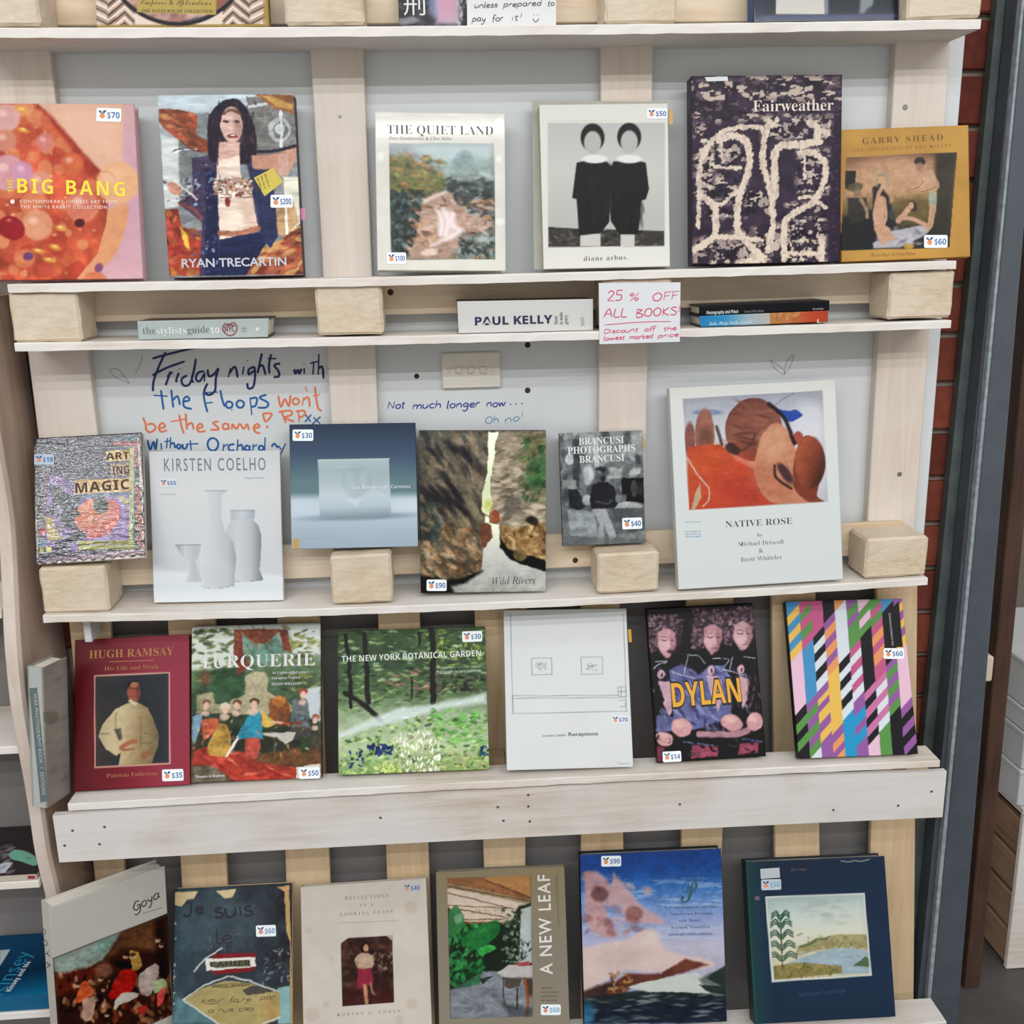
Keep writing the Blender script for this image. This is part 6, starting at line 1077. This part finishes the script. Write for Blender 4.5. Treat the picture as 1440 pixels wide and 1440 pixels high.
# spare turned book at the left end of the broad shelf
def art_stone(A):
    A.f('8a837b'); A.z(0, 900, 5.54); A.b(['9c948c', '706a62', '847c74', '5c564e'], 60, 320, 160, 580, 1380, 20, 70, .35, (-50, -10), .5, 2, None, 16); A.e('5c574c', 395, 600, 60, 60, 0, .9, 10); A.p('948c86', [(320, 440), (560, 380), (540, 560), (340, 560)], .7, 20); A.g(['8a837b', '6c7078', '4c505c'], 480, 0, 570, 0, None, .5)
YS = (-.0, .04, .055, .015)
s = book('grey stone patterned book turned side on with lettered spine at shelf end', [(71, 1142), (98, 1121), (95, 931), (56, 948)], 0, 0, .028, art_stone, 'satin', 'a9ada8', shelf=zE2, yaw=(-.062, -.006, .004, -.052), backcol='8f938e')
SP = Surf(s.o-s.n*s.t, s.n, s.v); SP.owner = s.root; SP.root = s.root
patch(SP, [(41, 968), (52, 967), (68, 1126), (57, 1129)][::-1], '5f6a6c', 'spine_label', s.root, .0004)
text(SP, 'WAR PHOTOGRAPHY BOOK  1  EDITIONS', (47, 975), (59.5, 1118), 'b0b6b4', 4.6, '', name='spine_lettering', off=.0007)
# ================================================================ books lying flat between the boards
def flat(label, q, ys, yd, paint_or_col, cover, page='e0dacc', spine_round=.0, lay=None, dx=0.0, shelf=None, par=None, over=.002):
    """q: photo px of the spine face BL,BR,TR,TL at depth ys, the block runs back to yd"""
    BL, BR, TR, TL = [atY(x, y, ys) for x, y in q]
    if shelf is not None:
        dz = max(shelf(BL.x)-BL.z, shelf(BR.x)-BR.z)+.0008; BL, BR, TR, TL = [p+Vector((0, 0, dz)) for p in (BL, BR, TR, TL)]
    root = thing('book', label, 'book', ((BL.x+BR.x)/2, ys, min(BL.z, BR.z)), 'books lying flat between the boards')
    D_ = Vector((dx, yd-ys, 0)); c = .0022; up_ = Vector((0, 0, c)); cm = ink(cover, .45)
    e = Vector((0, .0015, 0)); iy = Vector((over, 0, 0))
    hexa('bottom_cover', [BL, BR, BR+D_, BL+D_, BL+up_, BR+up_, BR+D_+up_, BL+D_+up_], cm, root, 0)
    hexa('top_cover', [TL-up_, TR-up_, TR+D_-up_, TL+D_-up_, TL, TR, TR+D_, TL+D_], cm, root, 0)
    a = Vector((0, 0, .00015)); b0, b1, t0, t1 = BL+up_+a+iy+e, BR+up_+a-iy+e, TL-up_-a+iy+e, TR-up_-a-iy+e; D2 = D_-Vector((0, .004, 0))
    hexa('page_block', [b0, b1, b1+D2, b0+D2, t0, t1, t1+D2, t0+D2], M['page'], root, 0)
    W = [BL+up_*0, BR, TR, TL]
    W = [w_-Vector((0, .0003, 0)) for w_ in W]
    sp = printed('spine', W, paint_or_col, root, 'satin', .0012) if callable(paint_or_col) else printed('spine', W, lambda A: A.f(paint_or_col), root, 'satin', .0012, step=6)
    sf = Surf(W[0], W[1]-W[0], Vector((0, 0, 1))); sf.owner = sp; sf.root = root; sf.top = lambda X: TL.z+(TR.z-TL.z)*(X-TL.x)/(TR.x-TL.x); return sf
def art_sage(A): A.f('a3aeab'); A.n(.05, 60)
s = flat('slim grey green book lying flat, left gap between the boards', [(195, 478), (377, 474), (378, 447.5), (193, 451.5)], .012, .0815, art_sage, '4a3c38', shelf=zC)
text(s, 'the', (201, 470), (219, 469.6), '6c7478', 10, 'B', wt=-.012); text(s, 'stylists', (220.5, 470), (262, 469), 'd8dcd8', 10, 'B', wt=-.008); text(s, 'guide', (264, 469), (294.5, 468), '5c6468', 10, 'B', wt=-.012); text(s, 'to', (297, 468.5), (309, 468), 'd8dcd8', 10, 'S'); text(s, 'NYC', (316, 466.5), (330, 466), '7c2c3c', 8, 'S')
strokes(s, [[(316, 455), (313, 462), (317, 469), (324, 472), (331, 468), (333, 460), (329, 454), (322, 456), (316, 455)], [(318, 459), (322, 457), (330, 458)]], 1.6, '7c2c3c', 'crest_mark'); text(s, 'SIBELLA', (340, 463), (347, 462.8), '6c7074', 2.4); text(s, 'COURT', (340, 467), (347, 466.8), '6c7074', 2.4); dot(s, 362, 463, 3, 'd0d4d0', s.owner, .0005)
def art_white(A): A.f('c9c9c6')
s = flat('thick white book lying flat, centre gap between the boards', [(645, 470.5), (834, 466), (834, 422), (643, 425.5)], .012, .0815, art_white, '2c2624', shelf=zC, page='d8d4c8')
text(s, 'PAUL KELLY', (668, 457.5), (777, 454.5), '1c2448', 11.5, 'S', wt=.012)
for k, t_ in enumerate(('How', 'to make', 'gravy')): text(s, t_, (784.5+k*7, 456), (784+k*7, 456-(12, 17, 13)[k]), '54555c', 5, 'B')
text(s, 'hamish', (822, 458), (821.6, 446), 'a4a6a6', 6, 'S')
def art_bo(A):
    A.z(960, 440, 3); A.f('2c7cae'); A.g(['2c74a8', '2e84b4', '8ca4b0', 'a8a49c'], 70, 30, 370, 20); A.g(['a87444', 'b0683c', 'b4482c', 'a84028'], 385, 20, 610, 10, sstep(A.sd([(368, -40), (640, -40), (640, 90), (368, 90)]), 5)); A.b(['c89058', '8c5c38'], 14, 385, 0, 500, 40, 6, 20, .4, a=.5, seed=2)
s1 = flat('blue and orange spined book lying flat under the black one, right gap', [(985, 464.5), (1164, 457), (1164, 441.5), (983, 449)], .016, .0815, art_bo, '1c2c38', shelf=zC)
text(s1, 'Julie Rrap body double', (997, 457.5), (1058, 455), 'd0dce0', 4.6, 'I'); text(s1, 'L', (1149, 454), (1154, 453.8), 'e0c8c0', 5, 'S')
s2 = flat('slim black book lying on top of the blue and orange one', [(983, 448), (1166, 440.5), (1166, 426.5), (983, 434)], .018, .0815, lambda A: A.f('15171c'), '14161b', shelf=lambda X: s1.top(X)-.0004)
text(s2, 'Photography and Place', (993.5, 442.2), (1038, 440), 'c8ccd0', 4.6, 'S'); text(s2, 'Donna West Brett', (1047, 440), (1074, 438.7), '7c8084', 3.6); text(s2, 'Routledge', (1143, 436), (1158, 435.3), 'a0a4a8', 3)
# ================================================================ paper notes
def note(name, label, q, Y, col='d8dade', cat='sign'):
    P = [atY(x, y, Y) for x, y in q]; r = thing(name, label, cat, tuple((P[0]+P[1])/2))
    n = Vector((0, -1, 0)); o = hexa('paper_sheet', [P[0], P[1], P[1]-n*.0004, P[0]-n*.0004, P[3], P[2], P[2]-n*.0004, P[3]-n*.0004], plain('note paper '+col, col, .6, .01), r, 0)
    sf = Surf(P[0], P[1]-P[0], P[3]-P[0]); sf.owner = o; sf.root = r; return sf
s = note('discount_sign', 'square white paper sign handwritten in red, taped below the second shelf', [(843, 484), (956, 480.5), (957, 397), (842, 398)], -.0016)
hand(s, '25', (853, 424), (876, 423), 9, 1.3, 'd0305c'); hand(s, '%', (884, 424), (900, 423), 7, 1.2, 'd0305c'); hand(s, 'OFF', (917, 423), (955, 421), 7, 1.3, 'd0305c')
hand(s, 'ALL', (849, 446), (883, 445), 7.5, 1.3, 'd0305c'); hand(s, 'BOOKS!', (894, 446), (957, 442), 7, 1.3, 'd0305c'); strokes(s, [[(849, 457), (900, 453), (944, 452)]], 1, 'd0305c')
hand(s, 'Discount', (849, 469), (898, 466), 3.6, 1, 'd0305c'); hand(s, 'off', (906, 466), (922, 465), 3.6, 1, 'd0305c'); hand(s, 'the', (933, 465), (952, 464), 3.6, 1, 'd0305c'); hand(s, 'lowest', (849, 479), (879, 477), 3.6, 1, 'd0305c'); hand(s, 'marked', (885, 477), (919, 475), 3.6, 1, 'd0305c'); hand(s, 'price', (925, 475), (955, 473), 3.6, 1, 'd0305c')
s = note('paper_note', 'white handwritten note in black pen standing on the top shelf', [(657, 36.3), (782, 35.5), (782, -48), (656, -48)], .03, 'd4d6d6')
hand(s, 'unless', (667, 11), (700, 10), 4.6, 1, '2c2c30'); hand(s, 'prepared', (708, 10), (762, 7.5), 4.6, 1, '2c2c30'); hand(s, 'to', (770, 8.5), (780, 8), 4.6, 1, '2c2c30'); hand(s, 'pay', (664, 30), (683, 30), 5, 1, '2c2c30'); hand(s, 'for', (692, 30), (708, 29), 5, 1, '2c2c30'); hand(s, 'it!', (719, 29), (735, 27), 5, 1, '2c2c30')
strokes(s, [[(749, 26), (753, 31), (758, 26)], [(751, 20), (751, 22)], [(756, 20), (756, 22)]], 1, '2c2c30', 'smile_mark')
# ================================================================ top row
def art_frame(A):
    A.z(0, 0, 3); A.f('9a7a3c')
    A.p('d4c0b0', [(392, -700), (1118, -700), (1118, 104), (396, 110)], 1, 3)
    # interlaced ribbon corners
    for sx, cx_ in ((1, 396), (-1, 1112)):
        for k in range(-10, 5):
            for j, c in enumerate(('38302e', 'c09a84', 'dccfc4', '8c6c5c')):
                o_ = k*44+j*11
                A.l(c, [(cx_+sx*(-20), 20+o_), (cx_+sx*60, 60+o_), (cx_+sx*60+sx*30, 40+o_)], 8, .9, 3, sm=0, clip=sstep(A.sd([(392, -700), (1118, -700), (1118, 104), (396, 110)]), 3))
                A.l(c, [(cx_+sx*(60), 110-o_), (cx_+sx*130, 50-o_), (cx_+sx*170, 90-o_)], 8, .9, 3, sm=0, clip=sstep(A.sd([(392, -700), (1118, -700), (1118, 104), (396, 110)]), 3))
    A.l('8c7c3c', [(392, -700), (398, 108), (1114, 104), (1116, -700)], 6, 1, 3, sm=0)
    A.e('221e24', 750, -230, 325, 340, 0, 1, 4); m = A.e('a88478', 750, -230, 308, 322, 0, 1, 4)
    A.b(['c8a898', '8a5c54', '6c3c34', 'd8c0b4', '4c3444'], 60, 480, -300, 1020, 110, 20, 70, .35, (-60, 20), .6, 3, m, 12); A.p('7c4c3c', [(860, -100), (1040, -60), (960, 60), (900, 40)], .8, 12, clip=m); A.l('34405c', [(560, 100), (700, 105), (900, 60)], 8, .7, clip=m)
    A.p('a8904c', [(578, -100), (912, -100), (912, 62), (578, 52)], 1, 4)
s = book('square book with woven ribbon corners round an oval, cut off at top left', [(131, 37.2), (374, 36.2), (371, -215), (127, -214)], .028, .06, .02, art_frame, 'satin', '8c7434', shelf=zA, backcol='6c5a2c')
text(s, 'THE DAVID ROCHE COLLECTION', (199, 17), (300, 18), '4c4428', 4.2, 'B', wt=-.008); text(s, 'Empires & Splendour', (198, 6), (297, 7), '4c4428', 7, 'C', wt=-.01)
def art_ink(A):
    A.z(480, 0, 3); A.f('3c3c40'); A.mixin((A.noise(30, 26, 3) > .5)*.5, '5c5c60'); A.p('c8a8bc', [(390, -300), (500, -300), (500, 104), (400, 100)], .8, 24); A.e('8c98c8', 395, 20, 26, 50, 0, .6, 16); A.e('d0889c', 440, 20, 40, 50, 0, .5, 30); A.b(['b8b8bc', '44444a'], 40, 490, -60, 530, 100, 4, 14, .4, (60, 110), .8, 4); A.p('b4b4b8', [(240, 80), (300, 70), (360, 96), (240, 103)], .5, 10); A.p('3c3c40', [(360, 60), (400, 90), (380, 104), (300, 104)], .6, 16)
s = book('grey and pink book with one large white character, cut off at top', [(560, 36.4), (655.5, 36), (656, -95), (558, -95)], .04, .07, .015, art_ink, 'satin', '2c2c30', shelf=zA)
text(s, '刑', (568, 19), (598, 19), 'd0d0d0', 22)
def art_blue(A):
    A.z(960, 0, 3); A.f('16243c'); A.p('0e1828', [(340, -700), (900, -700), (900, 60), (350, 70)], 1, 6); A.p('b8b4ac', [(398, -300), (590, -300), (600, 60), (393, 60)], 1, 5); A.p('8c8ca0', [(585, -300), (615, -300), (615, 60), (600, 60)], .8, 10); A.p('8c9494', [(760, -200), (830, -200), (800, 50), (745, 60)], .8, 14); A.e('14202e', 830, 60, 60, 40, 0, .9, 12); A.l('34406c', [(340, 72), (900, 66)], 14, .8, 6, sm=0)
s = book('dark blue book in a glossy case, cut off at top right', [(1060, 28.6), (1264, 26.6), (1262, -200), (1057, -198)], .03, .06, .03, art_blue, 'gloss', '1c4474', shelf=zA, backcol='14305c')
# ================================================================ marker writing on the white board
def circ(x, y, r, ry=None): ry = ry or r; return [(x+r*math.sin(a*.785+.4), y-ry*math.cos(a*.785+.4)) for a in range(9)]
K = dict(o=(200, 480), k=5.3333)
words(PAN, [[(75, 130), (180, 100), (400, 45)], [(175, 80), (120, 200), (85, 300), (80, 375)], [(75, 255), (180, 200), (320, 150)], [(212, 225), (190, 290), (175, 330)], [(190, 270), (205, 245), (228, 232)], [(275, 235), (255, 290), (262, 305)], [(280, 203), (283, 208)],
  [(335, 255), (295, 285), (310, 330), (355, 320), (385, 230), (402, 130)], [(385, 230), (372, 280), (385, 310)], [(465, 225), (420, 235), (402, 280), (430, 300), (468, 240)], [(470, 235), (465, 302)], [(490, 210), (500, 262), (540, 245), (572, 200)], [(572, 200), (552, 280), (545, 370), (500, 402), (465, 375), (490, 315)],
  [(645, 270), (662, 200)], [(655, 240), (695, 190), (716, 272)], [(762, 190), (752, 250)], [(788, 143), (792, 148)], [(842, 190), (800, 210), (800, 248), (838, 220)], [(842, 190), (846, 260), (832, 340), (795, 352), (788, 312)], [(897, 90), (880, 170), (865, 240)], [(868, 205), (902, 180), (925, 252)], [(967, 95), (950, 180), (955, 242)], [(940, 130), (1005, 130)], [(1035, 165), (990, 180), (1020, 220), (1025, 262), (985, 267)],
  [(1140, 208), (1148, 242), (1168, 215), (1178, 242), (1195, 205)], [(1215, 200), (1215, 245)], [(1213, 165), (1215, 170)], [(1287, 150), (1280, 250)], [(1260, 165), (1322, 150)], [(1325, 95), (1320, 250)], [(1320, 205), (1350, 192), (1360, 280)]], 3.3, '14295c', 'marker_word', **K)
words(PAN, [[(140, 365), (150, 440), (160, 512)], [(85, 405), (190, 412)], [(217, 362), (225, 430), (233, 497)], [(232, 440), (265, 412), (283, 478)], [(300, 452), (352, 442), (340, 415), (312, 432), (315, 490), (372, 507)], [(458, 380), (470, 460), (490, 532)], [(460, 385), (565, 380)], [(470, 465), (530, 457)], [(585, 365), (598, 430), (618, 490)], circ(652, 475, 25), circ(735, 470, 28), [(808, 420), (822, 552)], [(810, 430), (858, 425), (850, 482), (815, 490)], [(932, 400), (880, 422), (942, 460), (930, 495), (865, 497)],
  [(1225, 550), (1262, 602)], [(1267, 550), (1220, 605)], [(1285, 570), (1333, 617)], [(1337, 565), (1275, 622)], [(668, 512), (676, 514)],
  [(40, 740), (60, 812), (85, 752), (100, 812), (112, 730)], [(140, 762), (146, 812)], [(190, 725), (182, 802)], [(165, 752), (215, 747)], [(212, 720), (210, 802)], [(212, 772), (236, 762), (247, 802)], circ(275, 788, 15), [(303, 770), (307, 802), (330, 800), (337, 765)], [(360, 742), (367, 817)], [(340, 772), (420, 767)], circ(530, 772, 40, 48), [(612, 770), (605, 822)], [(608, 792), (642, 770)], [(692, 770), (650, 782), (655, 817), (692, 817)], [(717, 735), (712, 822)], [(715, 787), (745, 777), (757, 822)], circ(788, 800, 18), [(808, 780), (808, 822)], [(832, 770), (830, 822)], [(830, 792), (862, 775)], circ(892, 800, 18), [(922, 720), (918, 822)], [(970, 792), (990, 767), (1018, 800)], [(1020, 782), (1045, 812)], [(1075, 765), (1038, 850)]], 2.9, '175a98', 'marker_word', **K)
words(PAN, [[(1020, 405), (1040, 492), (1070, 432), (1100, 487), (1112, 402)], circ(1152, 450, 24), [(1200, 482), (1210, 420)], [(1205, 442), (1245, 420), (1257, 492)], [(1222, 340), (1236, 375)], [(1295, 340), (1305, 430), (1320, 502), (1347, 522)], [(1280, 410), (1330, 400)], [(5, 570), (25, 620), (30, 662), (60, 682), (100, 652), (80, 620), (38, 622)], [(120, 652), (170, 642), (150, 612), (125, 642), (140, 677), (187, 667)], [(278, 550), (290, 620), (312, 692)], [(215, 602), (325, 582)], [(325, 540), (330, 602), (336, 662)], [(335, 632), (370, 612), (387, 662)], [(410, 652), (452, 642), (435, 617), (412, 642), (425, 677), (475, 672)], [(572, 600), (530, 612), (562, 640), (570, 662), (510, 662)], circ(625, 638, 22), [(648, 615), (652, 662)], [(672, 662), (678, 622), (706, 656), (732, 618), (760, 656), (786, 622), (800, 666)], [(830, 655), (880, 640), (860, 620), (835, 645), (850, 680), (885, 690)], [(905, 540), (972, 545), (925, 602), (905, 540)], [(930, 634), (940, 642), (930, 646)],
  [(1045, 530), (1062, 570), (1076, 612)], [(1020, 530), (1110, 520), (1120, 550), (1070, 572), (1140, 602)], [(1172, 530), (1176, 602)], [(1150, 527), (1212, 520), (1216, 552), (1176, 572)]], 2.8, 'd8744a', 'marker_word', **K)
hand(PAN, 'Not', (545, 575), (570, 574), 6, 1.6, '14348c', name='marker_word'); hand(PAN, 'much', (580, 575), (621, 573.5), 6, 1.6, '14348c', name='marker_word'); hand(PAN, 'longer', (628, 574), (675, 572), 6, 1.6, '14348c', name='marker_word'); hand(PAN, 'now', (684, 572.5), (712, 570.5), 6, 1.6, '14348c', name='marker_word'); hand(PAN, 'Oh', (682, 595), (702, 594), 6, 1, '2c7ca8', name='marker_word'); hand(PAN, 'no!', (710, 595), (737, 590), 6, 1, '2c7ca8', name='marker_word')
strokes(PAN, [[(1083, 506), (1090, 518), (1103, 527), (1100, 518), (1083, 506)], [(1103, 527), (1112, 514), (1116, 498), (1106, 510), (1103, 527)]], .8, '8c8c88', 'pencil_sketch'); strokes(PAN, [[(153, 520), (165, 519), (175, 530), (182, 539)], [(153, 520), (162, 530), (182, 539)], [(190, 526), (197, 512), (200, 500)]], .8, '8c8c88', 'pencil_sketch')
for px, py in ((718, 568.5), (726, 568), (734, 567.5)): dot(PAN, px, py, 1, '1c3c8c', panel, .0005)
# ================================================================ left side: curved bookcase end panel, its shelves and books
XP = -.682
prof = [(1.498, .015), (1.42, .015), (1.281, .015), (1.2, .02), (1.132, .016), (1.021, -.008), (.966, -.021), (.9, -.03), (.849, -.033), (.78, -.03), (.718, -.026), (.66, -.025), (.587, -.025), (.5, -.012), (.42, -.008), (.34, -.008), (.25, -.005), (.12, .0), (0, .0)]
prof = crom([(y, z) for z, y in prof], 4)
bc = thing('bookcase', 'tall pinkish timber bookcase with wavy front edge at far left', 'bookcase', (XP-.2, .05, 0))
V, Fc = [], []; th = .026
for i, (y, z) in enumerate(prof):
    V += [(XP, y+.006, z), (XP-.005, y, z), (XP-th+.005, y, z), (XP-th, y+.006, z), (XP-th, .158, z), (XP, .158, z)]
    if i:
        b = 6*i; a = b-6
        for k in range(6): Fc.append((a+k, b+k, b+(k+1) % 6, a+(k+1) % 6))
Fc += [(0, 1, 2, 3, 4, 5), tuple(6*(len(prof)-1)+k for k in (5, 4, 3, 2, 1, 0))]
o = mesh('side_panel', V, Fc, M['side']); put(o, bc)
# pale worn front edging, following the waves
V, Fc = [], []
for i, (y, z) in enumerate(prof):
    V += [(XP-.0002, y+.004, z), (XP-.004, y-.003, z), (XP-th+.004, y-.003, z), (XP-th+.0002, y+.004, z)]
    if i:
        b = 4*i; a = b-4
        for k in range(3): Fc.append((a+k, b+k, b+k+1, a+k+1))
o = mesh('front_edging', V, Fc, M['sidew']); put(o, bc)
x1 = XP-th-.0005; x0 = x1-.5
box('back_panel', x0, x1, .146, .158, 0, 1.5, M['panelg'], bc)
box('side_panel', x0-.026, x0-.0005, .0, .158, 0, 1.5, M['side'], bc)
def shz(px, py, Y): return atY(px, py, Y).z
zz = []
for y, yf in ((858, -.012), (1050, -.018), (1241, -.022), (1425, -.035)):
    z = shz(10, y, yf); zz.append(z); box('shelf_board', x0, x1, yf, .1455, z-.014, z, M['shelf'], bc)
XL = x1-.004
def lying(label, z, yf, paint, px0, h, cover, mat='satin', ang=0, name='book'):
    x_0 = XL-.155; r = thing(name, label, 'book', ((x_0+XL)/2, yf, z), 'books lying in the left bookcase')
    zt = z+h; W = [Vector((x_0, yf, zt)), Vector((XL, yf, zt)), Vector((XL, .14, zt)), Vector((x_0, .14, zt))]
    top = printed('front_cover', W, paint, r, mat, .0012, step=.9)
    box('page_block', x_0+.001, XL-.001, yf+.001, .139, z+.0018, zt-.0014, M['page'], r, 0)
    box('back_cover', x_0, XL, yf, .14, z+.0004, z+.0016, ink(cover, .5), r, 0)
    box('spine', x_0, XL, yf-.0012, yf-.0001, z+.0004, zt, ink(cover, .5), r, 0)
    sf = Surf((x_0, yf, zt), (1, 0, 0), (0, 1, 0)); sf.owner = top; sf.root = r; return sf, Surf((x_0, yf-.0012, z), (1, 0, 0), (0, 0, 1)), r
def art_slug(A): A.z(0, 1140, 3); A.f('3a3234'); A.b(['5c5456', '8c8888', '2a2426'], 50, 0, 130, 60, 260, 8, 24, .3, (-30, -10), .6, 2); A.p('74b49c', [(35, 185), (60, 165), (110, 172), (150, 195), (160, 222), (140, 232), (90, 215), (50, 205)], 1, 5, sm=1); A.e('5a9480', 120, 200, 10, 5, 20, .8); A.p('c0c4cc', [(0, 225), (22, 218), (55, 218), (22, 262), (0, 265)], 1, 3); A.l('4c7caa', [(8, 245), (22, 232)], 5, .8)
sf, sp, r = lying('dark magazine with a mint green shape lying on the left bookcase shelf', zz[2]+.0006, -.018, art_slug, 0, .010, 'b8b0a0')
patch(sp, [(39, 1231.5), (49, 1231.5), (49, 1236), (39, 1236)][::-1], '9c2c30', 'spine_mark', r, .0003)
def art_teal(A): A.z(0, 1160, 5.14); A.f('0c3c5c'); A.g(['0f4a70', '0c3450', '1078a4'], 0, 900, 100, 1300); A.p('b8c4cc', [(0, 905), (75, 900), (0, 1020)], 1, 4)
lean_ = .0
sf, sp, r = lying('teal blue paperback lying on the lowest left bookcase shelf', zz[3]+.0006, -.03, art_teal, 0, .030, '0e5a80')
text(sf, 'Kinsey', (3, 1400), (46, 1338), '1c7ca0', 16, ''); text(sf, 'Kinsey and Me', (15, 1394), (44, 1352), 'd0dce0', 5, 'S', off=.0006)
# ================================================================ right side background
def xz(px, py, Y): p = atY(px, py, Y); return p.x, p.z
t, P = xpost('timber_post', 'dark brown timber post behind the steel channel at right edge', ((1402, 1425, 900), (1374, 1396, 1200)), .20, .24, M['brownw'], z1=3.0)
hexa('post_face', P, M['brownw'], t, .002)
c = atY(1392, 943, .16); b = thing('wooden_peg', 'small pale wooden block fixed between steel channel and timber post', 'block', (c.x, .16, c.z)); o = box('peg_body', c.x-.012, c.x+.010, .165, .1985, c.z-.026, c.z+.026, M['block'], b, .003)
# slotted wooden chest
Yc = .25; cx0, cz0 = xz(1415, 1362, Yc); _, cz1 = xz(1420, 1147, Yc)
ch = thing('wooden_chest', 'pale chest with brown slatted side at the lower right edge', 'chest', (cx0+.15, Yc, 0))
box('front_panel', cx0, cx0+.34, Yc, Yc+.012, 0.001, cz1, M['shelfw'], ch)
ws = wood('brown slatted side', '8a6c54', '6c5240', '967a62', 'Y', .3); n_ = 4; hh = (cz1-.02)/n_
for k in range(n_): box('side_slat', cx0+.001, cx0+.016, Yc+.0125, Yc+.40, .01+k*hh, .01+(k+1)*hh-.010, ws, ch, .002)
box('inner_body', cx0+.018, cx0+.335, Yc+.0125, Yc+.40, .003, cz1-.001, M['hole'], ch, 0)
box('top_board', cx0-.004, cx0+.34, Yc-.002, Yc+.41, cz1+.0005, cz1+.014, M['shelfw'], ch)
zb = cz1+.015
for k, (h_, lab) in enumerate(((.085, 'white cardboard box lying directly on the wooden chest'), (.085, 'white box second from the bottom of the stack on the chest'), (.05, 'thinnest white box, just under the top one of the stack'), (.10, 'topmost white box of the stack on the wooden chest'))):
    bt = thing('storage_box', lab, 'box', (cx0+.14, Yc+.1, zb), 'white boxes stacked on the chest'); mm = plain('white card %d' % k, ('b9bbbb', 'b4b6b7', 'b9bbbb', 'b2b5b6')[k], .6, .04, 10)
    box('box_body', cx0-.012, cx0+.30, Yc+.01, Yc+.34, zb+.0005, zb+h_-.012, mm, bt, .002); box('box_lid', cx0-.015, cx0+.303, Yc+.007, Yc+.343, zb+h_-.0115, zb+h_-.001, mm, bt, .002)
    for j in range(3): box('box_seam', cx0+.03+.09*j, cx0+.0315+.09*j, Yc+.0085, Yc+.0099, zb+.003, zb+h_-.014, M['panelg'], bt, 0)
    zb += h_
# far dim wall of the room beyond the posts
box('wall_right', 1.0, 4.0, 1.9, 2.0, 0, 3.2, plain('dim taupe wall', '7c716a', .8, .06, 3), None, 0, kind='structure')
